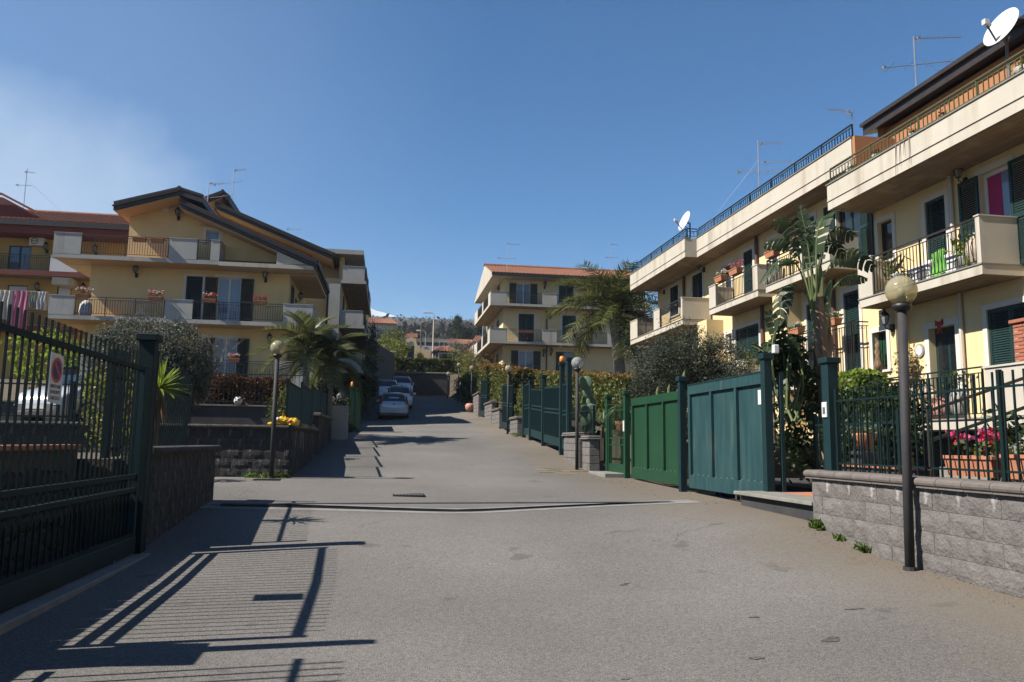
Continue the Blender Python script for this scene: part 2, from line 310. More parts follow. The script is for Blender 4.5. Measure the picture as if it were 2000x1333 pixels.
M['grey_wall'] = mat('grey concrete wall', (.06, .058, .057), (.095, .092, .09), 1.2, .95, .2, 20, stain=((.06, .06, .06), 1.5, (1, 1, .2), .5, .7, .6))
M['gutter'] = mat('dark metal grate', (.03, .028, .026), None, rough=.6, metal=.3)
M['pipe_w'] = mat('pale downpipe', (.62, .53, .44), None, rough=.6)
M['pipe_b'] = mat('brown downpipe', (.12, .06, .045), None, rough=.6)
M['pane'] = glassmat('window pane', (.10, .15, .20)); M['pane_blue'] = glassmat('curtained pane with sky blue', (.22, .30, .40), .08)  # the curtained pane's blue also stands in for reflected sky
M['pane_dark'] = glassmat('dark pane', (.012, .016, .02)); M['magenta'] = mat('magenta curtain', (.42, .012, .10), (.5, .02, .14), 3, .7)
M['door_frame'] = mat('white window frame', (.72, .70, .66), None, rough=.5); M['roller'] = mat('white roller blind', (.66, .68, .70), None, rough=.6)
M['amber'] = clearmat('amber lamp globe', (.86, .78, .52), .66, .08); M['clear'] = clearmat('clear lamp globe', (.9, .92, .92), .72, .05)
M['bulb'] = mat('bulb', (.75, .74, .70), None, rough=.2); M['orange'] = mat('orange flasher', (.75, .22, .02), None, rough=.35)
M['wp'] = mat('white plastic', (.72, .72, .70), None, rough=.45); M['gp'] = mat('grey plastic', (.12, .12, .13), None, rough=.5)
M['sign_white'] = mat('sign white', (.72, .72, .70), None, rough=.4); M['sign_red'] = mat('sign red', (.62, .09, .03), None, rough=.4); M['sign_blue'] = mat('sign blue', (.02, .05, .22), None, rough=.4)
M['ink'] = mat('black ink', (.02, .02, .02), None, rough=.5)
M['bark'] = mat('bark', (.10, .075, .055), (.19, .15, .115), 8, .95, .6, 25, stretch=(1, 1, .3)); M['palmtrunk'] = mat('ringed palm trunk', (.20, .175, .145), (.34, .30, .26), 6, .9, .4, 20, stretch=(.4, .4, 5))
M['husk'] = mat('dry leaf husk', (.15, .085, .045), (.34, .23, .14), 6, .9, .3, 30, stretch=(2, 2, .4)); M['twig'] = mat('bare twig', (.16, .11, .09), (.24, .18, .15), 6, .9)
M['olive'] = leafmat('grey olive leaf', (.016, .023, .012), (.060, .075, .045), .2, .06, (.11, .125, .09)); M['grey_shrub'] = leafmat('silvery shrub leaf', (.030, .040, .025), (.115, .13, .10), .25, .08, (.22, .235, .19))
M['hedge'] = leafmat('hedge leaf', (.025, .048, .012), (.10, .135, .03), .3, .08, (.17, .185, .05)); M['hedge_red'] = leafmat('red hedge tip', (.15, .060, .018), (.24, .13, .035), .3, .08, (.24, .19, .05))
M['hedge_dark'] = leafmat('dark hedge leaf', (.012, .028, .010), (.05, .08, .025), .25, .1); M['dry'] = leafmat('dry brown leaf', (.07, .035, .018), (.17, .085, .04), .2, .05)
M['bright'] = leafmat('bright yellow green leaf', (.10, .17, .02), (.28, .38, .05), .4, .1); M['lime'] = leafmat('sunlit shrub leaf', (.05, .08, .012), (.26, .28, .06), .4, .1)
M['palm'] = leafmat('palm leaflet', (.035, .06, .02), (.10, .13, .045), .3, .22, (.17, .18, .07)); M['queen'] = leafmat('queen palm leaflet', (.024, .046, .014), (.075, .105, .03), .35, .12, (.17, .175, .045))
M['strel'] = leafmat('big banana like leaf', (.030, .055, .026), (.060, .092, .040), .35, .14); M['stalk'] = mat('leaf stalk', (.11, .15, .05), (.17, .20, .075), 4, .6)
M['pine'] = leafmat('pine foliage', (.012, .03, .012), (.04, .065, .02), .2, .05); M['cactus'] = mat('cactus', (.085, .11, .03), (.15, .17, .055), 6, .7, .2, 30); M['prickly'] = mat('prickly pear', (.10, .17, .09), (.17, .24, .14), 4, .7)
M['weed'] = leafmat('weed leaf', (.05, .10, .015), (.14, .22, .04), .4, .1); M['aloe'] = leafmat('aloe leaf', (.08, .12, .06), (.22, .26, .15), .2, .15)
M['flower_red'] = leafmat('red petal', (.50, .01, .02), (.65, .03, .06), .3, .05); M['flower_pink'] = leafmat('pink petal', (.60, .06, .16), (.75, .20, .32), .3, .05); M['flower_white'] = leafmat('white petal', (.6, .58, .5), (.75, .72, .66), .3, .05)
M['snow'] = mat('snow', (.80, .84, .90), (.70, .75, .82), .0015, .8)
M['silver'] = mat('silver car paint', (.62, .64, .66), None, rough=.3, metal=.25, coat=.6, spec=.5); M['carwhite'] = mat('white car paint', (1.05, 1.06, 1.08), None, rough=.25, coat=.6, spec=.5)
M['tyre'] = mat('tyre', (.015, .015, .016), None, rough=.8); M['red_lens'] = mat('red lens', (.32, .010, .012), None, rough=.15, coat=1.0); M['lens'] = glassmat('headlamp lens', (.35, .37, .40)); M['plate'] = mat('number plate', (.62, .62, .60), None, rough=.4)
M['yellow_bag'] = mat('yellow plastic bag', (.72, .42, .02), (.80, .52, .03), 6, .35, .3, 14); M['towel'] = mat('lime green towel', (.13, .40, .06), (.18, .47, .09), 12, .9, .3, 120)
M['lion'] = mat('weathered stone', (.42, .32, .22), (.62, .52, .40), 9, .9, .4, 30); M['vase_pink'] = mat('pink clay vase', (.48, .22, .17), (.56, .28, .22), 5, .7); M['vase_grey'] = mat('grey ceramic vase', (.28, .27, .24), (.44, .42, .38), 6, .6)
# ------------------------------------------------------------------ terrain
KN = [(-400, -8, -8), (-30, -.6, -.5), (0, -.1, -.02), (6, -.02, .08), (7.5, 0, .13), (9, .03, .36), (11, .2, .40), (12.3, .30, .35), (14, .36, .38), (17, .46, .45),
      (20, .58, .56), (24, .85, 1.0), (30, 1.38, 1.48), (34, 1.66, 1.68), (41, 2.1, 2.5), (45, 2.25, 2.72), (48, 2.6, 3.25), (58, 4.35, 4.4), (70, 5.2, 5.2), (80, 5.9, 5.9)]
KY = [k[0] for k in KN]; KL = [k[1] for k in KN]; KR = [k[2] for k in KN]
def gz(x, y):
    t = min(1, max(0, (x+2.3)/7.3)); z = float(np.interp(y, KY, KL))*(1-t) + float(np.interp(y, KY, KR))*t
    if -8 < y < 18: z -= .10*max(0.0, 1-abs(x-1.2)/3.8)*min(1, (18-y)/4.0, (y+8)/4.0) + .03*math.exp(-((x-1.1)/1.8)**2)*math.exp(-((y-12.3)/2.2)**2)
    return z
def sheet(name, xs, ys, fz, m, keep=None, dz=0.0, smooth=True):
    b = MB(); nx, ny = len(xs), len(ys)
    b.v = [(x, y, fz(x, y)+dz) for y in ys for x in xs]
    for j in range(ny-1):
        for i in range(nx-1):
            if keep is None or keep((xs[i]+xs[i+1])/2, (ys[j]+ys[j+1])/2): b.f.append((j*nx+i, j*nx+i+1, (j+1)*nx+i+1, (j+1)*nx+i)); b.m.append(0)
    return struct(b.build(name, m, smooth=smooth))
def ground_z(x, y):
    if y <= 69.8: return gz(x, y) - .16
    return 7.3 + (y-70)*.137 if y > 70.2 else gz(x, y)
gx = sorted(set([-2900, -1000, -300, -120] + list(np.arange(-60, -14, 6)) + list(np.arange(-14, 15, 1.0)) + list(np.arange(18, 60, 6)) + [120, 300, 1000, 2900]))
gy = sorted(set([-2900, -1000, -300, -100] + list(np.arange(-40, 0, 5)) + list(np.arange(0, 70, 1.0)) + [69.79, 70.21] + list(np.arange(74, 230, 8)) + [230]))
sheet('ground', gx, gy, ground_z, M['soil'])
def on_road(x, y):
    if y < 8.9: return -3.0 < x < 5.15
    if y < 12.8: return -2.75 < x < 5.75
    if y < 17.2: return -13 < x < 5.75
    if y < 18: return -2.15 < x < 5.75
    return -2.15 < x < 5.3
rx = sorted(set([-13, -9, -6, -4, -3.0, -2.75, -2.15] + list(np.arange(-2, 5.1, .35)) + [5.15, 5.3, 5.75])); ry = sorted(set(list(np.arange(-14, 0, 2)) + list(np.arange(0, 9, .5)) + [8.9] + list(np.arange(9.25, 12.8, .25)) + [12.8] + list(np.arange(13, 17.2, .4)) + [17.2, 18] + list(np.arange(18.5, 69.6, 1.5)) + [69.8]))
sheet('road', rx, ry, gz, M['asphalt'], on_road)
def strip(name, x0, x1, y0, y1, m, dz, n=24):
    xs = list(np.linspace(x0, x1, n)); return sheet(name, xs, [y0, y1], gz, m, None, dz)
strip('drain_concrete', -2.62, 4.95, 11.9, 12.62, M['concrete'], .004)
strip('track_concrete', -2.85, -2.42, 9.02, 9.03, M['concrete'], .004, 2)
dg = thing('drain_grate', 'long slotted iron drain grate set in a pale strip across the road', 'drain', (1.1, 12.3, gz(1.1, 12.3)))
for k in range(14):
    x0 = -2.35 + k*.495; x1 = x0+.487; b = MB()
    zz = lambda x: gz(x, 12.3)+.004
    for i in range(17):
        xa = x0 + (x1-x0)*i/16; z = zz(xa); b.box(xa-.008, xa+.008, 12.16, 12.42, z-.02, z+.010)
    for ya in (12.146, 12.42): b.hexa([(x0, ya, zz(x0)-.02), (x1, ya, zz(x1)-.02), (x1, ya+.014, zz(x1)-.02), (x0, ya+.014, zz(x0)-.02), (x0, ya, zz(x0)+.012), (x1, ya, zz(x1)+.012), (x1, ya+.014, zz(x1)+.012), (x0, ya+.014, zz(x0)+.012)])
    b.build('grate', M['gutter'], dg)
b = MB(); b.hexa([(-2.35, 12.215, gz(-2.35, 12.3)+.001), (4.58, 12.215, gz(4.58, 12.3)+.001), (4.58, 12.41, gz(4.58, 12.3)+.001), (-2.35, 12.41, gz(-2.35, 12.3)+.001), (-2.35, 12.215, gz(-2.35, 12.3)+.006), (4.58, 12.215, gz(4.58, 12.3)+.006), (4.58, 12.41, gz(4.58, 12.3)+.006), (-2.35, 12.41, gz(-2.35, 12.3)+.006)]); b.build('dark_bed', M['gutter'], dg)  # flat dark plate, paints the darkness seen between the grate bars
def stain(x, y, rx, ry, seed, m='oil'):
    r = random.Random(seed); b = MB(); n = 18; P = [(x+rx*cos(2*pi*i/n)*r.uniform(.6, 1.15), y+ry*sin(2*pi*i/n)*r.uniform(.6, 1.15)) for i in range(n)]; b.quad(*[(a, c, gz(a, c)+.004) for a, c in P]); return struct(b.build('road_stain', M[m]))
M['oil'] = mat('oil stain', (.072, .066, .06), (.115, .107, .098), 9, .9, fine=.3, fscale=70)
for q in ((2.95, 5.0, .075, .05, 1), (3.0, 5.06, .05, .03, 9), (2.3, 4.75, .05, .035, 2), (2.75, 5.7, .05, .022, 3), (3.6, 5.75, .09, .025, 4), (2.15, 7.05, .045, .03, 5), (2.2, 7.1, .03, .02, 6), (1.4, 4.55, .03, .02, 7)): stain(*q)
def square_grate(x, y, sx, sy, label):
    z = gz(x, y); t = thing('drain_cover', label, 'drain cover', (x, y, z)); b = MB()
    for i in range(10):
        xa = x-sx/2 + sx*(i+.5)/10; b.box(xa-.014, xa+.014, y-sy/2+.03, y+sy/2-.03, z-.02, z+.012)
    b.build('grate', M['gutter'], t); b = MB()
    b.box(x-sx/2, x+sx/2, y-sy/2, y-sy/2+.03, z-.02, z+.014); b.box(x-sx/2, x+sx/2, y+sy/2-.03, y+sy/2, z-.02, z+.014)
    b.box(x-sx/2, x-sx/2+.03, y-sy/2+.03, y+sy/2-.03, z-.02, z+.014); b.box(x+sx/2-.03, x+sx/2, y-sy/2+.03, y+sy/2-.03, z-.02, z+.014); b.build('frame', M['gutter'], t)
square_grate(.42, 14.4, .56, .52, 'square iron storm drain cover lying just beyond the long grate')
square_grate(-2.35, 16.6, .5, .4, 'small flat iron cover by the foot of the dark garden wall')
# raised garden ground behind the walls
def terrace(name, x0, x1, y0, y1, z, m='soil', z2=None):
    z2 = z if z2 is None else z2; b = MB()
    b.hexa([(x0, y0, -1), (x1, y0, -1), (x1, y1, -1), (x0, y1, -1), (x0, y0, z), (x1, y0, z), (x1, y1, z2), (x0, y1, z2)]); return struct(b.build(name, M[m]))
terrace('garden_ground', -60, -3.35, -8, 9.0, 1.08); terrace('garden_ground', -60, -2.86, 9.0, 12.55, 1.02)
terrace('garden_ground', -60, -2.25, 17.5, 25.2, 1.45); terrace('garden_ground', -60, -2.25, 25.4, 37, 2.0, z2=3.2); terrace('garden_ground', -60, -2.25, 37, 50, 3.2, z2=4.7); terrace('garden_ground', -60, -1.6, 50, 69.7, 4.7, z2=7.6)
terrace('garden_ground', 6.5, 12.6, 19.5, 30, 1.3, z2=2.2); terrace('garden_ground', 5.4, 60, 30, 48, 2.3, z2=4.4); terrace('garden_ground', 5.4, 60, 48, 69.7, 4.4, z2=7.2)

# ------------------------------------------------------------------ split-face block walls
def block_mesh(L, H, T, seed):
    r = random.Random(seed); b = MB(); ny, nz = 5, 3; g = []
    for j in range(nz+1):
        for i in range(ny+1):
            e = i in (0, ny) or j in (0, nz)
            g.append((-(0 if e else r.uniform(.002, .016)), -L/2 + L*i/ny, -H/2 + H*j/nz))
    b.v += g; n = len(g)
    b.v += [(T, -L/2, -H/2), (T, L/2, -H/2), (T, L/2, H/2), (T, -L/2, H/2)]
    for j in range(nz):
        for i in range(ny): a = j*(ny+1)+i; b.f.append((a, a+1, a+ny+2, a+ny+1))
    bot = list(range(ny+1)); top = [nz*(ny+1)+i for i in range(ny+1)]
    b.f += [tuple(bot[::-1]+[n, n+1]), tuple(top+[n+2, n+3]), tuple([j*(ny+1) for j in range(nz+1)]+[n+3, n]), tuple([j*(ny+1)+ny for j in range(nz+1)][::-1]+[n+1, n+2])]
    b.m = [0]*len(b.f); return b
def block_set(m, L=.4175, H=.1965, T=.06): return [block_mesh(L, H, T, s).mesh('block', M[m]) for s in range(6)], block_mesh(L/2-.004, H, T, 9).mesh('block', M[m])
def lay_blocks(parent, org, du, rot, n, tops, sets, top=None):    # courses laid downwards from each top; du = horizontal direction along the wall
    for ci, zt in enumerate(tops):
        ms, half = top if top and ci == 0 else sets
        u = 0.0; first = ci % 2 == 1
        while u < n - .05:
            L = .21 if first else .42
            me = half if first else random.choice(ms); first = False
            sc = 1.0
            if u + L > n + .02: sc = max(.15, (n-u)/L); 
            L2 = L*sc; c = Vector(org) + Vector(du)*(u + L2/2); pr = random.uniform(0, .006)
            nrm = Vector((cos(rot), sin(rot), 0))
            piece('block', me, parent, (c.x-nrm.x*pr, c.y-nrm.y*pr, zt-.1), (0, 0, rot), (1, sc, 1)); u += L2
def coping_mesh(L, m, w=.30, h=.10):                               # moulded coping unit, length along Y, street face towards -X
    pr = [(-.05, 0), (-.05, .022), (-.066, .03), (-.074, .05), (-.072, .072), (-.055, .09), (-.02, .1), (w-.06, .1), (w-.02, .085), (w-.005, .05), (w-.03, 0)]
    pr = [(a, c*h/.1) for a, c in pr]
    return MB().prism([(a, -L/2, c) for a, c in pr], (0, L, 0)).mesh('coping_stone', M[m])
BL = block_set('block'); BT = block_set('block_top'); BD = block_set('block_shade'); COP = coping_mesh(.325, 'coping'); COPD = coping_mesh(.325, 'block_shade')

w1 = thing('garden_wall', 'low grey split face block wall with moulded coping behind the nearest lamp post', 'wall', (5.2, 6, 0))
b = MB(); b.box(5.075, 5.30, -6, 8.83, -1.0, .875); b.box(5.075, 5.30, 8.83, 8.84, -1, .87); b.build('core', M['joint'], w1)
lay_blocks(w1, (5.05, 8.845, 0), (0, -1, 0), 0, 8.0, [.88-.2*i for i in range(6)], BL, BT)
for i in range(3): piece('block', BL[0][i], w1, (5.17+.0, 8.85+.004, .78-.2*i), (0, 0, -pi/2), (1, .5, 1))
for k in range(40): piece('coping_stone', COP, w1, (5.05, 8.76-.332*k, .88), (random.uniform(-.004, .004), 0, 0))
# the pale threshold slab of the side gate
t = thing('threshold', 'raised grey stone threshold with terracotta paving between green gate and grey wall', 'step', (5.4, 9.9, .3))
b = MB(); b.cbox(5.12, 6.6, 8.86, 10.95, -.2, .55, .01); b.build('riser', M['blackstone'], t)
b = MB(); b.cbox(5.04, 5.62, 8.87, 11.02, .552, .60, .006); b.build('slab', M['slab'], t)
for i in range(6):
    b = MB(); b.cbox(5.63, 6.6, 8.87+i*.34, 9.20+i*.34, .552, .595, .004); b.build('tile', M['terracotta'], t)

# ---- left: rubble planter wall behind the sliding gate
t = thing('planter_wall', 'dark rough lava stone planter wall topped with orange tiles behind the sliding gate', 'wall', (-3.3, 5, 0))
b = MB(); b.box(-3.34, -3.24, -3, 9.0, -.3, 1.12); b.build('core', M['joint'], t)
stones = []
for s in range(8):
    r = random.Random(s+40); bb = MB(); bb.ball((0, 0, 0), .11, 8, 5, .8); bb.v = [(x*.55+r.uniform(-.015, .015), y*1.25+r.uniform(-.022, .022), z+r.uniform(-.02, .02)) for x, y, z in bb.v]; stones.append(bb.mesh('stone', M['lava']))
for k in range(5):
    for i in range(30):
        if 4.0 + i*.17 > 8.9: continue
        piece('stone', random.choice(stones), t, (-3.235, 3.95+i*.17*1.0+random.uniform(-.03, .03)+(k % 2)*.08, .08+k*.19+random.uniform(-.02, .02)), (random.uniform(-.4, .4), 0, 0), (1, random.uniform(.7, 1.0), random.uniform(.9, 1.15)))
tm = MB().cbox(-.09, .09, -.145, .145, 0, .05, .012).mesh('coping_tile', M['terracotta'])
for i in range(20): piece('coping_tile', tm, t, (-3.24, 3.2+i*.296, 1.12), (0, 0, random.uniform(-.02, .02)))
b = MB(); b.box(-3.24, -2.9, -3, 8.9, -.2, .06); b.build('gravel_strip', M['soil'], t)

# ---- left pillar wall with fence on top
w2 = thing('garden_wall', 'short dark block wall with white stains beside the tall gate post', 'wall', (-2.7, 11, 0))
b = MB(); b.box(-2.85, -2.625, 9.25, 12.775, -.2, 1.045); b.build('core', M['joint'], w2)
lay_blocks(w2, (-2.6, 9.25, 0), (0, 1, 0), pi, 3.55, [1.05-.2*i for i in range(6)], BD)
for i in range(5): piece('block', BD[0][i % 6], w2, (-2.725, 12.80, .95-.2*i), (0, 0, -pi/2), (1, .5, 1))
for k in range(11): piece('coping_stone', COPD, w2, (-2.6, 9.42+.332*k, 1.05), (0, 0, pi))
# near pillar outside the frame (its shadow falls into view)
w3 = thing('gate_pillar', 'dark block pillar at the near end of the sliding gate', 'pillar', (-2.6, 4.8, 0))
b = MB(); b.cbox(-2.85, -2.45, 4.86, 5.24, -.1, 1.2, .01); b.build('shaft', M['block_shade'], w3); b = MB(); b.cbox(-2.9, -2.4, 4.81, 5.29, 1.2, 1.28, .01); b.build('cap', M['coping'], w3)
b = MB(); b.cbox(-2.68, -2.52, 5.06, 5.17, 1.28, 2.42, .006); b.build('post', M['teal_bar'], w3); b = MB(); b.box(-2.72, -2.48, 4.9, 5.26, 1.05, 1.33); b.build('control_box', M['gp'], w3)

# ---- left cross wall (Y = 17.2) and the street wall running uphill
w4 = thing('garden_wall', 'long dark block wall with pale coping behind the left lamp post', 'wall', (-3, 17.2, .4))
b = MB(); b.box(-12, -2.02, 17.225, 17.45, -.2, 1.445); b.box(-2.25, -2.02, 17.45, 31, -.2, 1.44); b.build('core', M['joint'], w4)
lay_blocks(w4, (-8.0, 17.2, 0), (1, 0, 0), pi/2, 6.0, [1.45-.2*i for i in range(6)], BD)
b = MB()
for ci in range(5):
    for k in range(33):
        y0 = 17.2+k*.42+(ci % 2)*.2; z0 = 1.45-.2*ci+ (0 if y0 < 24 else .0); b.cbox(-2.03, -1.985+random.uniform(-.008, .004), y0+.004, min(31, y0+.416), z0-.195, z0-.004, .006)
stuff(b.build('blocks', M['block_shade'], w4))
for k in range(30): piece('coping_stone', COPD, w4, (-12+.17+k*.332, 17.2, 1.45), (0, 0, pi/2))
for k in range(20): piece('coping_stone', COPD, w4, (-2.0, 17.36+k*.332, 1.45), (0, 0, pi))
w5 = thing('garden_wall', 'short raised dark wall stepping up behind the yellow bag', 'wall', (-2.1, 26, 1)); b = MB(); b.cbox(-2.3, -1.97, 23.5, 31, .6, 1.95, .01); b.build('body', M['block_shade'], w5)
b = MB(); b.cbox(-2.36, -1.9, 23.4, 31.05, 1.95, 2.04, .015); b.build('coping', M['coping'], w5)
w6 = thing('retaining_wall', 'dark plain retaining wall below the brown hedge at the left', 'wall', (-5, 25, 1.4)); b = MB(); b.box(-14, -2.3, 25.2, 25.4, 1.2, 2.25); b.build('body', M['grey_wall'], w6); b = MB(); b.box(-14, -2.3, 25.15, 25.45, 2.25, 2.30); b.build('coping', M['slab'], w6)

# ------------------------------------------------------------------ fences and gates of bars
def bar_mesh(w, h, m, tip=False): 
    b = MB(); b.box(-w/2, w/2, -w/2, w/2, 0, h); return b.mesh('bar', M[m])
def fence(name, label, cat, p, q, zb, zt, m='teal_bar', step=.12, w=.02, rails=(.1, .85), spike=.1, posts=True, pw=.06, group=None, rail_h=.03, rail_w=.03, post_top=None):
    p = Vector((p[0], p[1], 0)); q = Vector((q[0], q[1], 0)); L = (q-p).length; d = (q-p)/L; ang = atan2(d.y, d.x)
    t = thing(name, label, cat, (p.x, p.y, zb), group); H = zt-zb; n = max(1, int(round(L/step)))
    me = bar_mesh(w, H, m)
    for i in range(1, n):
        c = p + d*(L*i/n); piece('bar', me, t, (c.x, c.y, zb), (0, 0, ang))
    for z in rails:
        b = MB(); b.beam((p.x, p.y, zb+z), (q.x, q.y, zb+z), rail_w, rail_h); b.build('rail', M[m], t)
    if posts:
        k = max(1, int(L/2.2))
        for i in range(k+1):
            c = p + d*(L*i/k); b = MB(); b.box(c.x-pw/2, c.x+pw/2, c.y-pw/2, c.y+pw/2, zb-.05, zb+(post_top or H-.02)); b.build('post', M[m], t)
    return t
# sliding gate at the left
g = fence('sliding_gate', 'tall dark green sliding gate of upright bars at the left edge', 'gate', (-2.6, 5.35), (-2.6, 8.88), .24, 2.15, 'teal_bar', .118, .015, (.0, .47, .61, 1.74), posts=False, rail_w=.045, rail_h=.045)
b = MB(); b.cbox(-2.635, -2.565, 5.3, 8.95, .05, .225, .006); b.build('bottom_beam', M['teal'], g)
b = MB(); b.box(-2.63, -2.57, 8.86, 8.93, .2, 2.02); b.build('stile', M['teal'], g); b = MB(); b.box(-2.63, -2.57, 5.3, 5.36, .2, 2.02); b.build('stile', M['teal'], g)
for y in (5.5, 8.3): b = MB(); b.path([(-2.6+.035*cos(a), y, .03+.035*sin(a)) for a in np.linspace(0, 2*pi, 9)], .02, 5); b.build('wheel', M['gp'], g)
b = MB(); b.cbox(-2.78, -2.42, 3.0, 9.12, -.12, .035, .01); tk = b.build('gate_track', M['concrete']); tk['label'] = 'pale concrete kerb carrying the track of the sliding gate'; tk['category'] = 'kerb'
gp = thing('gate_post', 'thick dark green gate post with square cap at the end of the sliding gate', 'post', (-2.6, 9.1, 0))
b = MB(); b.cbox(-2.70, -2.53, 9.0, 9.15, -.05, 2.30, .006); b.build('shaft', M['teal_bar'], gp); b = MB(); b.cbox(-2.73, -2.50, 8.97, 9.18, 2.30, 2.38, .01); b.build('cap', M['teal_bar'], gp)
b = MB(); b.box(-2.56, -2.53, 9.16, 9.2, 0, 2.2); b.build('guide', M['teal_bar'], gp)
fence('bar_fence', 'dark green bar fence on the short dark wall beside the gate post', 'fence', (-3.05, 9.3), (-3.05, 12.7), 1.03, 2.24, 'teal_bar', .118, .018, (.1, .9))
fence('bar_fence', 'dark green bar fence beyond the near gate pillar', 'fence', (-2.6, 1.2), (-2.6, 4.8), .24, 2.3, 'teal_bar', .12, .02, (.0, .5, 1.8), posts=False)
fence('bar_fence', 'green bar fence along the raised bed behind the silver car', 'fence', (-11, 17.35), (-4.1, 17.35), 1.56, 2.4, 'teal_bar', .14, .016, (.1, .75))
# no parking sign hung on the gate
s = thing('no_parking_sign', 'white no parking sign with red and blue disc hung on the bar gate', 'sign', (-2.56, 6.6, 1.7))
b = MB(); b.hexa([(-2.577, 6.50, 1.515), (-2.577, 6.745, 1.50), (-2.573, 6.745, 1.50), (-2.573, 6.50, 1.515), (-2.577, 6.49, 1.90), (-2.577, 6.735, 1.885), (-2.573, 6.735, 1.885), (-2.573, 6.49, 1.90)]); b.build('plate', M['sign_white'], s)
def disc(x, y, z, r, r2=0, n=28):
    b = MB()
    if r2: 
        for i in range(n): a0, a1 = 2*pi*i/n, 2*pi*(i+1)/n; b.quad(*[(x, y+rr*cos(a), z+rr*sin(a)) for rr, a in ((r2, a0), (r, a0), (r, a1), (r2, a1))])
    else: b.quad(*[(x, y+r*cos(2*pi*i/n), z+r*sin(2*pi*i/n)) for i in range(n)])
    return b
disc(-2.571, 6.617, 1.765, .10).build('disc', M['sign_red'], s); disc(-2.569, 6.617, 1.765, .073).build('disc_centre', M['sign_blue'], s)
b = MB(); b.hexa([(-2.568+e, 6.617+a, 1.765+c) for e in (0, .001) for a, c in ((-.068, .048), (-.048, .068), (.068, -.048), (.048, -.068))]); b.build('bar_stripe', M['sign_red'], s)
def lettering(txt, size, pos, rot, m, parent, sx=1):
    c = bpy.data.curves.new('lettering', 'FONT'); c.body = txt; c.size = size; c.align_x = 'CENTER'; c.extrude = .0006; c.materials.append(M[m])
    o0 = bpy.data.objects.new('lettering_curve', c); me = bpy.data.meshes.new_from_object(o0); me.materials.clear(); me.materials.append(M[m]); bpy.data.objects.remove(o0)
    o = bpy.data.objects.new('lettering', me); SC.collection.objects.link(o); o.parent = parent; og = ORG[parent.name]
    o.location = (pos[0]-og[0], pos[1]-og[1], pos[2]-og[2]); o.rotation_euler = rot; o.scale = (sx, 1, 1); return o
for i, tx in enumerate(('RISPETTARE', 'DI FRONTE', 'CANCELLO')): lettering(tx, .038, (-2.5715, 6.617, 1.625-.045*i), (pi/2, 0, pi/2), 'ink', s, .95)

# right: bar fence on the grey wall, post, small gate
fence('bar_fence', 'green bar fence standing on the grey block wall behind the nearest lamp post', 'fence', (5.19, 8.5), (5.19, 1.0), .985, 1.92, 'teal_bar', .115, .0145, (.08, .80), group=None, post_top=.95, pw=.035, rail_w=.02, rail_h=.02)
gp = thing('gate_post', 'dark teal capped post with white intercom on the end of the grey wall', 'post', (5.19, 8.63, .98))
b = MB(); b.cbox(5.12, 5.26, 8.55, 8.69, .975, 2.24, .006); b.build('shaft', M['teal'], gp); b = MB(); b.cbox(5.095, 5.285, 8.525, 8.715, 2.24, 2.31, .008); b.build('cap', M['teal'], gp)
b = MB(); b.cbox(5.10, 5.118, 8.57, 8.67, 1.60, 1.78, .004); b.build('intercom', M['wp'], gp); b = MB(); b.box(5.097, 5.0995, 8.595, 8.645, 1.64, 1.72); b.build('intercom_panel', M['gp'], gp)
g = fence('side_gate', 'low dark bar gate in the passage between teal gate and grey wall', 'gate', (6.3, 8.95), (6.3, 10.9), .62, 1.75, 'teal_bar', .11, .016, (.05, .95), posts=True, pw=.05, spike=0)

def panel_gate(label, y0, y1, X, zb, zt, mp, mf, wornrail=False):
    t = thing('driveway_gate', label, 'gate', (X, y0, zb)); w = .05
    for z0, z1 in ((zb, zb+.24), (zt-.17, zt)): b = MB(); b.cbox(X-w/2, X+w/2, y0, y1, z0, z1, .004); b.build('rail', M[mf], t)
    L = y1-y0; n = 3
    for i in range(n+1):
        c = y0 + .04 + (L-.08)*i/n; hw = .05 if i in (0, n) else .035; b = MB(); b.cbox(X-w/2-.002, X+w/2, max(y0, c-hw), min(y1, c+hw), zb+.241, zt-.171, .004); b.build('stile', M[mf], t)
    for i in range(n):
        a = y0+.04+(L-.08)*i/n+.062; c = y0+.04+(L-.08)*(i+1)/n-.05; b = MB(); b.cbox(X+.0275, X+.038, a-.03, c+.03, zb+.2, zt-.12, .002); b.build('panel', M[mp], t)
        bb = MB()
        for z in (zb+.33, (zb+zt)/2, zt-.42): bb.box(X-.012, X+.008, a-.03, a-.005, z-.012, z+.012)
        for q in range(4): bb.box(X-.010, X+.008, a+(c-a)*(q+.5)/4-.012, a+(c-a)*(q+.5)/4+.012, zb+.243, zb+.262)
        stuff(bb.build('clips', M['galv'], t))
    return t
tg = panel_gate('weathered teal sheet metal sliding gate with three panels', 11.02, 14.1, 5.60, .47, 2.36, 'teal_worn', 'teal_worn')
b = MB(); b.cbox(5.57, 5.574, 11.12, 11.24, 1.88, 2.10, .001); b.build('plate', M['wp'], tg); b = MB(); b.box(5.565, 5.575, 11.02, 14.1, 2.362, 2.385); b.build('top_bead', M['teal'], tg)
panel_gate('bright green sheet metal sliding gate with three panels', 14.42, 17.6, 5.60, .49, 2.30, 'green', 'green')
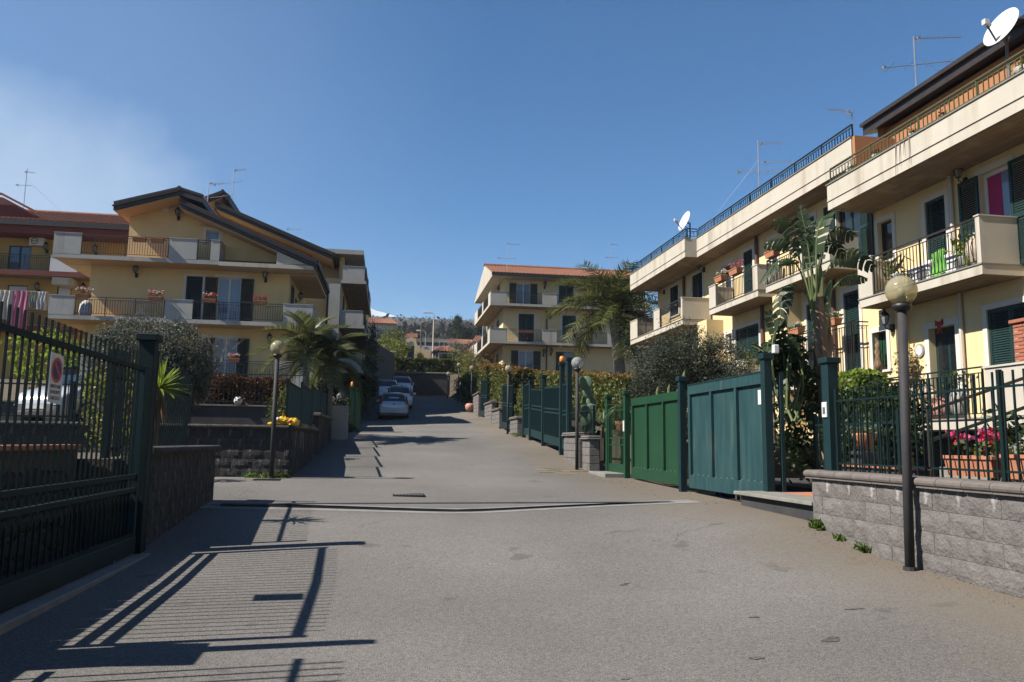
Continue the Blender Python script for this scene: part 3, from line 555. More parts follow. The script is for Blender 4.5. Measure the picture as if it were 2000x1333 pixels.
for i, (y, x, h, m, lab) in enumerate(((10.86, 5.52, 2.62, 'teal', 'dark teal capped gate post at the near end of the weathered gate'), (14.26, 5.52, 2.55, 'teal', 'dark teal capped post between weathered gate and bright green gate'), (17.76, 5.52, 2.50, 'green', 'bright green capped post at the far end of the green gate'), (19.3, 5.52, 2.50, 'green', 'slim bright green capped post of the narrow garden gate'))):
    gp = thing('gate_post', lab, 'post', (x, y, .4)); b = MB(); b.cbox(x-.062, x+.062, y-.062, y+.062, .38, h-.09, .005); b.build('shaft', M[m], gp); b = MB(); b.cbox(x-.09, x+.09, y-.09, y+.09, h-.09, h, .008); b.build('cap', M[m], gp)
    if i == 0:
        b = MB(); b.cbox(5.70, 5.76, 10.80, 10.86, .5, 2.35, .004); b.build('guide', M['teal'], gp); b = MB(); b.cbox(5.62, 5.70, 10.78, 10.86, 2.62, 2.75, .01); b.build('photocell', M['wp'], gp)
    if i == 2: b = MB(); b.cbox(x-.082, x-.064, y-.05, y+.04, 1.55, 1.80, .003); b.build('intercom', M['wp'], gp)
g = fence('garden_gate', 'narrow bright green bar gate beside the bright green sliding gate', 'gate', (5.52, 17.88), (5.52, 19.2), .62, 2.15, 'green', .1, .014, (.1, .62, .78, 1.45), posts=True, pw=.07); b = MB(); b.cbox(5.50, 5.54, 17.88, 19.2, .58, .78, .004); b.build('kick_plate', M['green'], g)
t = thing('threshold', 'grey stone doorstep below the narrow bright green gate', 'step', (5.2, 18.6, .4)); b = MB(); b.cbox(5.02, 5.7, 17.85, 19.35, .3, .58, .01); b.build('slab', M['slab'], t)
# uphill walls on the right
def wall_run(label, y0, y1, z0, z1, X=5.05, cop=True, mat_='block'):
    t = thing('garden_wall', label, 'wall', (X, y0, z0)); b = MB(); b.box(X+.02, X+.26, y0, y1, z0-.8, z1); b.build('core', M['joint'], t); b = MB()
    n = int((z1-z0)/.2)+3
    for ci in range(n):
        zt = z1-.2*ci; k = 0
        y = y0 - (ci % 2)*.2
        while y < y1: 
            a = max(y0, y+.004); c = min(y1, y+.416)
            if c-a > .05: b.cbox(X+random.uniform(-.008, .002), X+.03, a, c, zt-.194, zt-.004, .006)
            y += .42
        if ci < n: b.cbox(X+.0, X+.26, y0-.03, y0+.0, zt-.194, zt-.004, .006)
    stuff(b.build('blocks', M[mat_], t)); b = MB(); b.cbox(X-.07, X+.30, y0-.07, y1+.05, z1, z1+.04, .012); b.cbox(X-.05, X+.28, y0-.05, y1+.03, z1+.04, z1+.10, .02); b.build('coping', M['coping'], t); return t
wall_run('grey block wall with moulded coping beside the green garden gate', 18.9+.5, 20.1, .5, 1.36, 5.05)
wall_run('grey block wall with stained face left of the clear globe lamp', 20.5, 22.3, .6, 1.46, 5.05)
wall_run('short grey wall end between two dark gates up the street', 30.6, 32.4, 1.45, 2.2); wall_run('sloping grey wall below the tall hedge up the street', 35.7, 38.2, 1.8, 2.75); wall_run('higher grey wall step below the tall hedge', 38.4, 41.2, 2.2, 3.2); wall_run('pale grey wall beyond the tall hedge by the far gate', 44.2, 47.5, 2.7, 4.0)
fence('bar_fence', 'dark bar fence on the wall behind the clear globe lamp', 'fence', (5.2, 19.5), (5.2, 22.2), 1.47, 2.25, 'teal_bar', .12, .014, (.08, .65), posts=True)
def dark_gate(label, y0, y1, X, zb, zt, slope=0):
    t = thing('driveway_gate', label, 'gate', (X, y0, zb)); L = y1-y0
    b = MB(); b.beam((X, y0, zb+.13), (X, y1, zb+.13+slope), .05, .26); b.build('kick_plate', M['teal'], t)
    for z in (zb+1.0, zb+1.12, zt-.05): b = MB(); b.beam((X, y0, z), (X, y1, z+slope), .04, .05); b.build('rail', M['teal'], t)
    for y, s2 in ((y0+.03, 0), (y1-.03, slope)): b = MB(); b.box(X-.03, X+.03, y-.03, y+.03, zb+s2, zt+s2); b.build('stile', M['teal'], t)
    b = MB(); n = int(L/.11)
    for i in range(1, n): y = y0+L*i/n; s2 = slope*i/n; b.box(X-.010, X+.010, y-.010, y+.010, zb+.2+s2, zt-.03+s2)
    stuff(b.build('bars', M['teal'], t)); b = MB(); b.quad((X+.03, y0, zb+.2), (X+.03, y1, zb+.2+slope), (X+.03, y1, zt-.08+slope), (X+.03, y0, zt-.08)); b.build('mesh_screen', M['teal_bar'], t); return t
dark_gate('near leaf of the dark green gates up the street', 22.4, 23.1, 5.2, 1.1, 3.05); dark_gate('wide middle leaf of the dark green gates up the street', 23.4, 25.9, 5.2, 1.15, 3.0, .15); dark_gate('far leaf of the dark green gates up the street', 26.2, 28.3, 5.2, 1.35, 3.1, .15)
dark_gate('narrow dark gate at the far end of the gate row', 28.6, 29.8, 5.2, 1.55, 3.5); dark_gate('dark driveway gate between two hedge walls', 32.6, 35.6, 5.2, 1.75, 3.7, .2); dark_gate('farthest dark gate beside the far hedge', 41.4, 44.1, 5.2, 2.6, 4.6, .2)
for y, zt, fl in ((22.3, 3.75, 0), (23.25, 3.7, 1), (26.05, 3.55, 0), (28.45, 3.55, 0), (29.9, 3.6, 0)):
    gp = thing('gate_post', ['slim dark green post at the near end of the far gates', 'slim dark green post with orange flasher on top', 'slim dark green post between the wide gate leaves', 'slim dark green post left of the wide gate leaves', 'slim dark green post at the far end of the gate row'][[22.3, 23.25, 26.05, 28.45, 29.9].index(y)], 'post', (5.2, y, 1))
    b = MB(); b.cbox(5.13, 5.27, y-.07, y+.07, .9, zt-.08, .005); b.build('shaft', M['teal'], gp); b = MB(); b.cbox(5.10, 5.30, y-.1, y+.1, zt-.08, zt, .006); b.build('cap', M['teal'], gp)
    if fl: b = MB(); b.lathe(5.2, y, [(.07, zt), (.085, zt+.06), (.08, zt+.16), (.03, zt+.2)], 12); b.build('flasher', M['orange'], gp, True)
# ------------------------------------------------------------------ facade builders
def wall_holes(b, fr, u0, u1, v0, v1, holes, th=.22, w=0.0):
    us = sorted(set([u0, u1] + [min(u1, max(u0, q)) for h in holes for q in h[:2]])); vs = sorted(set([v0, v1] + [min(v1, max(v0, q)) for h in holes for q in h[2:4]]))
    for i in range(len(us)-1):
        run = None
        for j in range(len(vs)-1):
            cu, cv = (us[i]+us[i+1])/2, (vs[j]+vs[j+1])/2; hole = any(h[0] < cu < h[1] and h[2] < cv < h[3] for h in holes)
            if not hole: run = [vs[j], vs[j+1]] if run is None else [run[0], vs[j+1]]
            if hole or j == len(vs)-2:
                if run: b.fbox(fr, us[i], us[i+1], run[0], run[1], w-th, w); run = None
def surround(h, fr, u0, u1, v0, v1, t=.13, w=0.0, sill=True, m='trim', mat2=None):
    b = MB(); a = .025; b.fbox(fr, u0-t, u0-.001, v0, v1, w+.001, w+a); b.fbox(fr, u1+.001, u1+t, v0, v1, w+.001, w+a); b.fbox(fr, u0-t, u1+t, v1+.001, v1+t, w+.001, w+a)
    if sill: b.fbox(fr, u0-t-.03, u1+t+.03, v0-.06, v0-.001, w+.001, w+.06)
    return b.build('surround', M[m], h)
def leaf(h, P, su, W, H, m='shutter', lab=None):                   # one louvred shutter leaf: P = lower hinge corner, su = horizontal direction, normal = outward thickness direction
    P = Vector(P); su = Vector(su).normalized(); nn = su.cross(Vector((0, 0, 1))); fr = Fr(P, su, nn)
    b = MB(); fw = min(.07, W*.18); T = .036
    b.fbox(fr, 0, fw, 0, H, 0, T); b.fbox(fr, W-fw, W, 0, H, 0, T); b.fbox(fr, fw, W-fw, 0, .09, 0, T); b.fbox(fr, fw, W-fw, H-.08, H, 0, T)
    if H > 1.7: b.fbox(fr, fw, W-fw, H*.44, H*.44+.08, 0, T)
    s = b.build('shutter', M[m], h); lb = MB(); z = .10
    while z < H-.11:
        if not (H > 1.7 and H*.44-.03 < z < H*.44+.08):
            lb.hexa([fr.P(fw, z, T-.006), fr.P(W-fw, z, T-.006), fr.P(W-fw, z+.036, .006), fr.P(fw, z+.036, .006), fr.P(fw, z+.010, T-.006), fr.P(W-fw, z+.010, T-.006), fr.P(W-fw, z+.046, .006), fr.P(fw, z+.046, .006)])
        z += .052
    stuff(lb.build('louvres', M[m], s)); return s
def closed_shutters(h, fr, u0, u1, v0, v1, n=2, w=-.05, m='shutter', sur=True, sill=True, t=.13):
    if sur: surround(h, fr, u0, u1, v0, v1, t, 0, sill)
    W_ = (u1-u0-.006*(n-1))/n; flip = fr.U.cross(Vector((0, 0, 1))).dot(fr.W) < 0
    for i in range(n):
        a = u0 + i*(W_+.006)
        if flip: leaf(h, fr.P(a+W_, v0, w), -fr.U, W_, v1-v0, m)
        else: leaf(h, fr.P(a, v0, w), fr.U, W_, v1-v0, m)
    b = MB(); b.fbox(fr, u0, u1, v0, v1, -.2, -.19); b.build('backing', M['pane_dark'], h)
def glazing(h, fr, u0, u1, v0, v1, n=2, w=-.10, pane='pane_blue', frame='door_frame', sur=True, sill=True, t=.13, fwd=.055, part='window'):
    if sur: surround(h, fr, u0, u1, v0, v1, t, 0, sill)
    b = MB(); f = fwd; T = .05; b.fbox(fr, u0, u0+f, v0, v1, w, w+T); b.fbox(fr, u1-f, u1, v0, v1, w, w+T); b.fbox(fr, u0+f, u1-f, v1-f, v1, w, w+T); b.fbox(fr, u0+f, u1-f, v0, v0+f, w, w+T)
    st = (u1-u0)/n
    for i in range(1, n): b.fbox(fr, u0+st*i-f*.8, u0+st*i+f*.8, v0+f, v1-f, w, w+T)
    wd = b.build(part, M[frame], h)
    for i in range(n):
        a = u0+st*i+(f if i == 0 else f*.8); c = u0+st*(i+1)-(f if i == n-1 else f*.8); b = MB(); b.fbox(fr, a+.002, c-.002, v0+f+.002, v1-f-.002, w+.012, w+.022); b.build('pane', M[pane], wd)
    return wd
def open_leaf(h, fr, u, W_, v0, v1, side, w=.03, m='shutter'):     # leaf folded flat back on the wall; side -1: it covers u-W..u, +1: u..u+W
    a = u-W_ if side < 0 else u; flip = fr.U.cross(Vector((0, 0, 1))).dot(fr.W) < 0
    return leaf(h, fr.P(a+W_, v0, w), -fr.U, W_, v1-v0, m) if flip else leaf(h, fr.P(a, v0, w), fr.U, W_, v1-v0, m)
def lantern(h, fr, u, v, w=0.0, s=1.0):
    c = fr.P(u, v, w+.20*s); b = MB(); x, y, z = c
    b.path([fr.P(u, v-.12*s, w), fr.P(u, v-.16*s, w+.1*s), fr.P(u, v-.12*s, w+.2*s), fr.P(u, v-.05*s, w+.2*s)], .014*s, 5); q = fr.P(u, v-.12*s, w+.01); b.obox(q, .09*s, .09*s, .16*s)
    b.lathe(x, y, [(.02*s, z-.07*s), (.06*s, z-.05*s), (.06*s, z-.04*s)], 6); b.lathe(x, y, [(.115*s, z+.13*s), (.08*s, z+.18*s), (.03*s, z+.23*s), (.02*s, z+.27*s), (.004, z+.29*s)], 6)
    for k in range(6): a = pi*k/3; b.tube((x+.06*s*cos(a), y+.06*s*sin(a), z-.04*s), (x+.105*s*cos(a), y+.105*s*sin(a), z+.13*s), .008*s, 4)
    L = b.build('wall_lantern', M['iron'], h); b = MB(); b.lathe(x, y, [(.052*s, z-.04*s), (.095*s, z+.125*s)], 6); b.build('lantern_glass', M['clear'], L); return L
def pipe(h, fr, u, v0, v1, w=.07, r=.05, m='pipe_w'):
    b = MB(); b.tube(fr.P(u, v0, w), fr.P(u, v1, w), r, 8)
    for z in np.arange(v0+.6, v1, 1.5): b.tube(fr.P(u, z, w), fr.P(u, z+.05, w), r+.012, 8)
    return b.build('downpipe', M[m], h)
def railing(h, p, q, z0, z1, m='iron', posts=1.5, step=.11, r=.008, mid=.12, name='railing', sq=.03):
    p = Vector(p); q = Vector(q); p.z = q.z = 0; L = (q-p).length; d = (q-p)/L; b = MB(); k = max(1, int(round(L/posts)))
    b.beam((p.x, p.y, z1-.015), (q.x, q.y, z1-.015), .045, .03); b.beam((p.x, p.y, z1-mid), (q.x, q.y, z1-mid), .02, .02); b.beam((p.x, p.y, z0+.07), (q.x, q.y, z0+.07), .02, .02)
    for i in range(k+1): c = p+d*(L*i/k); b.box(c.x-sq/2, c.x+sq/2, c.y-sq/2, c.y+sq/2, z0-.10, z1-.03)
    a = b.build(name, M[m], h); b = MB(); n = int(L/step)
    for i in range(1, n): c = p+d*(L*i/n); b.box(c.x-r, c.x+r, c.y-r, c.y+r, z0+.06, z1-mid)
    for i in range(k):                                             # the small scroll near the middle of each bay
        c = p+d*(L*(i+.5)/k)
        for sgn in (-1, 1): b.path([c+d*(sgn*(.05+.035*cos(g)))+Vector((0, 0, z1-mid-.06+.03*sin(g))) for g in np.linspace(0, 2*pi, 7)], .006, 4)
    stuff(b.build('balusters', M[m], a)); return a
def balcony(h, fr, u0, u1, z0, depth, front, top, slab=.22, mp='white', ends=('p', 'p'), rail='iron', soff='soffit', w0=0.0, lip=True, pt=.10, step=.11):
    b = MB(); b.fbox(fr, u0, u1, z0+.012, z0+slab, w0, w0+depth); s = b.build('balcony', M[mp], h)
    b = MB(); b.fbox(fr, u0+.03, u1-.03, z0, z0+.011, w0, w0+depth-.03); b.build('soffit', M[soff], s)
    if lip: b = MB(); b.fbox(fr, u0-.015, u1+.015, z0+slab+.001, z0+slab+.03, w0, w0+depth+.025); b.build('floor_edge', M['slab'], s)
    zf = z0+slab+.031
    for k, a, c in front:
        if k == 'p':
            b = MB(); b.fbox(fr, a, c, zf if lip else z0+slab+.001, top, w0+depth-pt, w0+depth+.004); b.fbox(fr, a-.02, c+.02, top, top+.03, w0+depth-pt-.02, w0+depth+.025); b.build('parapet', M[mp], s)
        else: railing(s, fr.P(a, 0, w0+depth-.03), fr.P(c, 0, w0+depth-.03), zf, top+.0, rail, step=step)
    for e, u, sg in ((ends[0], u0, 1), (ends[1], u1, -1)):
        if e == 'p': b = MB(); b.fbox(fr, min(u, u+sg*pt), max(u, u+sg*pt), zf if lip else z0+slab+.001, top-.002, w0+.09, w0+depth-pt-.002); b.fbox(fr, min(u-sg*.02, u+sg*(pt+.02)), max(u-sg*.02, u+sg*(pt+.02)), top-.001, top+.028, w0+.09, w0+depth-pt-.021); b.build('parapet', M[mp], s)
        elif e == 'r': railing(s, fr.P(u+sg*.03, 0, w0+.03), fr.P(u+sg*.03, 0, w0+depth-.05), zf, top, rail)
    return s
def tile_field(b, p0, p1, q0, q1, pitch=.22, rows=.36, r=.075):    # barrel tiles on the plane p0-p1 (eave) to q0-q1 (ridge)
    p0, p1, q0, q1 = map(Vector, (p0, p1, q0, q1)); L = (p1-p0).length; n = max(2, int(L/pitch)); sl = ((q0-p0).length+(q1-p1).length)/2; m = max(1, int(sl/rows))
    nn = (p1-p0).cross(q0-p0).normalized(); nn = nn if nn.z > 0 else -nn; U = (p1-p0)/L
    b.quad(p0, p1, q1, q0)
    for i in range(n):
        t = (i+.5)/n; a = p0.lerp(p1, t); c = q0.lerp(q1, t)
        for j in range(m):
            s = a.lerp(c, j/m) + nn*.02; e = a.lerp(c, (j+1.12)/m) ; vs = []
            for k, pt in enumerate((s, e)):
                rr = r*(1 if k == 0 else .85)
                for g in (0, pi/3, 2*pi/3, pi): vs.append(pt + U*(cos(g)*rr) + nn*(sin(g)*rr*.8))
            b._add(vs, [(0, 1, 5, 4), (1, 2, 6, 5), (2, 3, 7, 6)] + ([(0, 1, 2, 3)] if j == 0 else []))
# ------------------------------------------------------------------ right: two blocks of terraced houses
FX = 13.0; FR = Fr((FX, 0, 0), (0, 1, 0), (-1, 0, 0))
hn = thing('terraced_house', 'cream plastered terraced house nearest on the right with long balcony and roof terrace', 'house', (FX, 10, 0))
holes = [(18.34, 18.95, 6.2, 7.30), (16.34, 17.05, 5.82, 7.30), (14.34, 15.20, 5.08, 7.38), (18.24, 18.84, 3.25, 4.26), (16.25, 17.15, 1.9, 4.14), (13.3, 15.25, 1.9, 4.30), (10.2, 11.4, 5.08, 7.35), (10.0, 11.6, 1.9, 4.3)]
b = MB(); wall_holes(b, FR, 1.0, 19.0, -.5, 8.3, holes, .25); b.box(FX+.25, 22, 1.0, 19.0, -.5, 7.9); b.build('wall', M['cream'], hn)
b = MB(); b.fbox(FR, 17.88, 19.0, -.4, 3.24, .001, .38); b.fbox(FR, 17.88, 18.23, 3.24, 4.82, .001, .38); b.fbox(FR, 18.85, 19.0, 3.24, 4.82, .001, .38); b.fbox(FR, 18.23, 18.85, 4.27, 4.82, .001, .38); b.build('wall_projection', M['cream'], hn)
FRp = Fr((FX-.38, 0, 0), (0, 1, 0), (-1, 0, 0))
glazing(hn, FR, 18.34, 18.95, 6.2, 7.30, 1, -.15, 'pane_dark', 'shutter'); closed_shutters(hn, FR, 16.34, 17.05, 5.82, 7.30, 1)
d = glazing(hn, FR, 14.34, 15.20, 5.08, 7.38, 1, -.14, 'pane_blue', 'door_frame', sill=False, part='balcony_door', fwd=.09); b = MB(); b.fbox(FR, 14.72, 15.11, 5.18, 7.28, -.117, -.112); b.build('curtain', M['magenta'], d); open_leaf(hn, FR, 15.22, .60, 5.09, 7.37, 1, .04)
open_leaf(hn, FR, 14.32, .62, 5.09, 7.37, -1, .035)
glazing(hn, FRp, 18.24, 18.84, 3.25, 4.26, 1, -.22, 'pane_dark', 'shutter')
for k in range(6): 
    if k == 0: gb = MB()
    gb.fbox(FRp, 18.29+.085*k, 18.29+.085*k+.06, 3.4, 4.2, -.19+.01*(k % 2), -.18+.01*(k % 2))
gb.build('green_curtain', M['green'], hn)
surround(hn, FR, 16.25, 17.15, 1.9, 4.14, .16, 0, False)
b = MB(); b.fbox(FR, 16.25, 17.15, 1.9, 4.14, -.20, -.16); dr = b.build('door', M['shutter'], hn)
b = MB(); 
for a in (16.33, 16.73): b.fbox(FR, a, a+.32, 3.0, 4.0, -.159, -.15); b.fbox(FR, a, a+.32, 2.05, 2.85, -.159, -.145)
b.build('door_panel', M['pane_dark'], dr); b = MB(); b.ball(FR.P(16.75, 2.78, -.1), .035, 8, 6); b.build('door_knob', M['alu'], dr)
closed_shutters(hn, FR, 13.3, 15.25, 1.9, 4.30, 3, sill=False); closed_shutters(hn, FR, 10.0, 11.6, 1.9, 4.30, 2, sill=False); closed_shutters(hn, FR, 10.2, 11.4, 5.08, 7.35, 2, sill=False)
pipe(hn, FR, 16.06, 5.1, 7.64); pipe(hn, FR, 15.98, 1.95, 4.82); lantern(hn, FR, 15.62, 7.50, 0, 1.0); lantern(hn, FRp, 17.95, 4.42, 0, 1.2)
balcony(hn, FR, 14.15, 18.45, 4.83, .98, [('p', 17.85, 18.45), ('r', 14.3, 17.82), ('p', 14.15, 14.27)], 6.08, .22, step=.115)
balcony(hn, FR, 8.3, 12.9, 4.83, .98, [('p', 8.3, 12.9)], 6.08, .22)
# roof terrace slab and parapet (set proud of the wall line)
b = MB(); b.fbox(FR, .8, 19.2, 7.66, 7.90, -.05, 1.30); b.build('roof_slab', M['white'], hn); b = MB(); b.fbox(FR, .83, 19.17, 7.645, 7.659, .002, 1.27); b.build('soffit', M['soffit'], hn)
b = MB(); b.fbox(FR, .8, 19.2, 7.901, 8.36, 1.16, 1.305); b.fbox(FR, 19.08, 19.2, 7.901, 8.355, -.05, 1.159); b.fbox(FR, .8, 19.2, 7.90, 7.93, 1.306, 1.325); b.build('roof_parapet', M['white'], hn); b = MB(); b.fbox(FR, .78, 19.23, 8.361, 8.39, 1.13, 1.335); b.build('parapet_cap', M['slab'], hn)
railing(hn, FR.P(1, 0, 1.22), FR.P(19.15, 0, 1.22), 8.40, 8.84, 'olive_iron', 1.9, .14, .009, .10)
b = MB(); b.box(13.38, 22, 1.0, 18.95, 7.9, 9.2); b.prism([(13.38, 1, 9.2), (22, 1, 9.2), (22, 1, 12.4), (13.38, 1, 10.0)], (0, 17.95, 0)); b.build('attic_wall', M['salmon'], hn)
b = MB(); b.prism([(13.05, .6, 10.02), (13.05, .6, 10.42), (13.2, .6, 10.46), (22.4, .6, 13.0), (22.4, .6, 12.55)], (0, 18.9, 0)); b.build('roof', M['brown'], hn); b = MB(); b.beam((13.0, .6, 10.30), (13.0, 19.5, 10.30), .09, .10); b.build('gutter', M['brown'], hn)
# terrace in front of the ground floor, dark sheet below paints in the garage void's shade
b = MB(); b.fbox(FR, 9.2, 17.4, 1.66, 1.86, .001, 1.20); tr = b.build('terrace', M['white'], hn); b = MB(); b.fbox(FR, 9.2, 17.42, 1.861, 1.89, .001, 1.24); b.build('floor_edge', M['slab'], tr)
railing(tr, FR.P(14.1, 0, 1.17), FR.P(17.35, 0, 1.17), 1.9, 2.92, 'teal_bar', 1.6, .11, .008, .13); railing(tr, FR.P(17.35, 0, .05), FR.P(17.35, 0, 1.15), 1.9, 2.92, 'teal_bar')
b = MB(); b.fbox(FR, 9.2, 14.0, 1.9, 2.86, 1.08, 1.205); b.fbox(FR, 9.2, 14.03, 2.861, 2.90, 1.05, 1.24); b.build('parapet', M['white'], tr)
b = MB(); b.fbox(FR, 6, 18.9, -.4, 1.655, .002, .05); b.build('garage_shade', M['blackstone'], hn)
# ---- the farther block, one level higher on the slope
hf = thing('terraced_house', 'cream plastered terraced block farther up on the right with three balconies and higher roof rail', 'house', (FX, 28, .5))
holes = [(19.95, 20.70, 3.25, 5.68), (22.0, 22.75, 3.25, 5.7), (19.7, 20.9, 6.42, 8.5), (22.1, 22.9, 6.42, 8.45), (24.5, 25.1, 7.4, 8.4), (26.34, 27.09, 6.42, 8.44), (28.17, 28.98, 7.3, 8.36), (30.98, 32.12, 6.42, 8.6), (33.79, 34.85, 7.2, 8.6), (26.0, 27.9, 3.25, 5.63), (28.22, 28.78, 4.92, 5.57)]
b = MB(); wall_holes(b, FR, 19.0, 36.6, -.3, 9.0, holes, .25); b.box(FX+.25, 22, 19.0, 36.6, -.3, 8.9); b.build('wall', M['cream'], hf)
b = MB(); b.fbox(FR, 23.1, 24.0, .2, 6.19, .001, .5); b.build('wall_projection', M['cream'], hf); b = MB(); b.fbox(FR, 29.0, 29.9, .2, 6.19, .001, .7); b.build('wall_projection', M['cream'], hf)
closed_shutters(hf, FR, 19.95, 20.70, 3.25, 5.68, 1, sill=False); closed_shutters(hf, FR, 22.0, 22.75, 3.25, 5.7, 1, sill=False); closed_shutters(hf, FR, 22.1, 22.9, 6.42, 8.45, 1, sill=False)
glazing(hf, FR, 19.7, 20.9, 6.42, 8.5, 2, -.14, 'pane_dark', 'shutter', sill=False, part='balcony_door'); open_leaf(hf, FR, 20.93, .55, 6.43, 8.48, 1); open_leaf(hf, FR, 19.68, .56, 6.43, 8.48, -1, .035)
glazing(hf, FR, 24.5, 25.1, 7.4, 8.4, 1, -.12, 'pane_dark', 'door_frame'); closed_shutters(hf, FR, 26.34, 27.09, 6.42, 8.44, 1, sill=False); glazing(hf, FR, 28.17, 28.98, 7.3, 8.36, 1, -.14, 'pane_dark', 'door_frame')
closed_shutters(hf, FR, 30.98, 32.12, 6.42, 8.6, 2, sill=False); closed_shutters(hf, FR, 33.79, 34.85, 7.2, 8.6, 2); closed_shutters(hf, FR, 26.0, 27.9, 3.25, 5.63, 2, sill=False); glazing(hf, FR, 28.22, 28.78, 4.92, 5.57, 1, -.14, 'pane_dark', 'door_frame')
for u, v0, v1, m in ((21.13, 2.9, 6.19, 'pipe_b'), (25.9, 6.4, 8.75, 'pipe_b'), (32.95, 6.4, 8.75, 'pipe_b'), (25.6, 2.5, 6.19, 'pipe_b')): pipe(hf, FR, u, v0, v1, .08, .06, m)
lantern(hf, FR, 30.75, 8.75, 0, 1.3); lantern(hf, FR, 35.6, 8.7, 0, 1.3); lantern(hf, FR, 21.6, 5.6, 0, 1.1)
balcony(hf, FR, 19.72, 23.5, 6.18, .98, [('p', 19.72, 20.4), ('r', 20.45, 23.42)], 7.26, .22, ends=('p', 'r')); balcony(hf, FR, 24.05, 28.05, 6.18, .98, [('p', 24.05, 24.4), ('r', 24.45, 27.4), ('p', 27.45, 28.05)], 7.26, .22)
balcony(hf, FR, 30.0, 36.95, 6.10, 1.3, [('p', 30.0, 30.15), ('r', 30.2, 32.7), ('p', 32.72, 33.5), ('r', 33.55, 35.8), ('p', 35.85, 36.95)], 7.22, .22)
balcony(hf, FR, 19.4, 23.4, 3.0, .6, [('r', 19.5, 23.3)], 4.68, .22, ends=('r', 'r')); balcony(hf, FR, 25.2, 32, 3.0, .9, [('p', 25.2, 32)], 4.2, .22)
for i, (a, c, wd) in enumerate(((18.7, 29.5, .85), (29.5, 36.8, 1.35))):
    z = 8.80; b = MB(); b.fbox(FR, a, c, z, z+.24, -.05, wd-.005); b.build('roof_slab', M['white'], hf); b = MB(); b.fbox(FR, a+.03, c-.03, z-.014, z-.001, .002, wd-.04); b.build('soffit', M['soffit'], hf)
    b = MB(); b.fbox(FR, a, c, z+.241, 9.58, wd-.15, wd); b.fbox(FR, a, c, z+.24, z+.27, wd+.001, wd+.02); 
    if i == 1: b.fbox(FR, a, a+.14, z+.241, 9.578, -.05, wd-.151); b.fbox(FR, c-.14, c, z+.241, 9.578, -.05, wd-.151)
    b.build('roof_parapet', M['white'], hf); b = MB(); b.fbox(FR, a-.02, c+.02, 9.581, 9.61, wd-.18, wd+.03); b.build('parapet_cap', M['slab'], hf)
    railing(hf, FR.P(a+.05, 0, wd-.08), FR.P(c-.05, 0, wd-.08), 9.61, 10.0, 'teal_bar', 1.6, .14, .009, .09)
railing(hf, FR.P(29.55, 0, .80), FR.P(29.55, 0, 1.22), 9.61, 10.0, 'teal_bar', 1.0, .14); railing(hf, FR.P(36.75, 0, -.5), FR.P(36.75, 0, 1.22), 9.61, 10.0, 'teal_bar', 1.6, .14)
b = MB(); b.box(12.18, 13.8, 18.58, 18.69, 8.80, 9.60); b.box(13.3, 22, 18.97, 19.2, 8.9, 10.4); b.build('end_wall', M['salmon'], hf)
# ------------------------------------------------------------------ left: the gabled house facing the camera
LY = 38.8; FL = Fr((0, LY, 0), (1, 0, 0), (0, -1, 0))
hl = thing('gabled_house', 'yellow gabled house with dark eaves and two long front balconies at the left', 'house', (-9, LY, 3))
holes = [(-9.70, -8.95, 6.72, 8.95), (-8.25, -7.18, 6.72, 8.95), (-8.93, -8.33, 10.62, 11.22), (-8.23, -7.20, 3.75, 6.03)]
b = MB(); wall_holes(b, FL, -14.0, -4.95, 2.0, 9.3, holes[:2]+holes[3:], .25); b.box(-14.0, -4.95, LY+.25, 48, 2, 9.3); b.build('wall', M['yellow'], hl)
b = MB(); wall_holes(b, FL, -12.45, -9.6, 9.301, 11.72, [], .25); wall_holes(b, FL, -9.6, -8.2, 9.301, 11.5, [holes[2]], .25); wall_holes(b, FL, -8.2, -4.95, 9.301, 9.95, [], .25)
b.prism([(-12.45, LY, 11.72), (-9.6, LY, 11.72), (-9.6, LY, 12.55), (-9.98, LY, 12.60)], (0, .25, 0)); b.prism([(-9.598, LY, 11.5), (-8.2, LY, 11.5), (-8.2, LY, 11.42), (-9.598, LY, 12.0)], (0, .25, 0)); b.prism([(-8.198, LY, 9.95), (-4.95, LY, 9.95), (-4.95, LY, 10.08), (-8.198, LY, 11.41)], (0, .25, 0))
b.box(-12.45, -8.2, LY+.252, 47, 9.301, 11.4); b.build('gable_wall', M['yellow'], hl)
glazing(hl, FL, -8.25, -7.18, 6.72, 8.95, 2, -.12, 'pane_blue', sill=False, t=.16); open_leaf(hl, FL, -8.26, .58, 6.73, 8.93, -1, .04, 'shutter_blue'); open_leaf(hl, FL, -7.17, .58, 6.73, 8.93, 1, .04, 'shutter_blue')
closed_shutters(hl, FL, -9.70, -8.95, 6.72, 8.95, 1, m='shutter_blue', sill=False, t=.12); glazing(hl, FL, -8.93, -8.33, 10.62, 11.22, 1, -.12, 'pane_blue', t=.16)
glazing(hl, FL, -8.23, -7.20, 3.75, 6.03, 2, -.12, 'pane', sill=False, t=.1); open_leaf(hl, FL, -8.24, .55, 3.76, 6.02, -1, .04, 'shutter_blue'); open_leaf(hl, FL, -7.19, .55, 3.76, 6.02, 1, .04, 'shutter_blue')
for u, v, s in ((-10.25, 11.9, 1.3), (-11.95, 9.02, 1.3), (-6.05, 9.05, 1.3), (-5.7, 6.0, 1.2)): lantern(hl, FL, u, v, 0, s)
b = MB(); b.fbox(FL, -10.95, -10.72, 12.05, 12.25, 0, .12); b.build('alarm_box', M['wp'], hl)
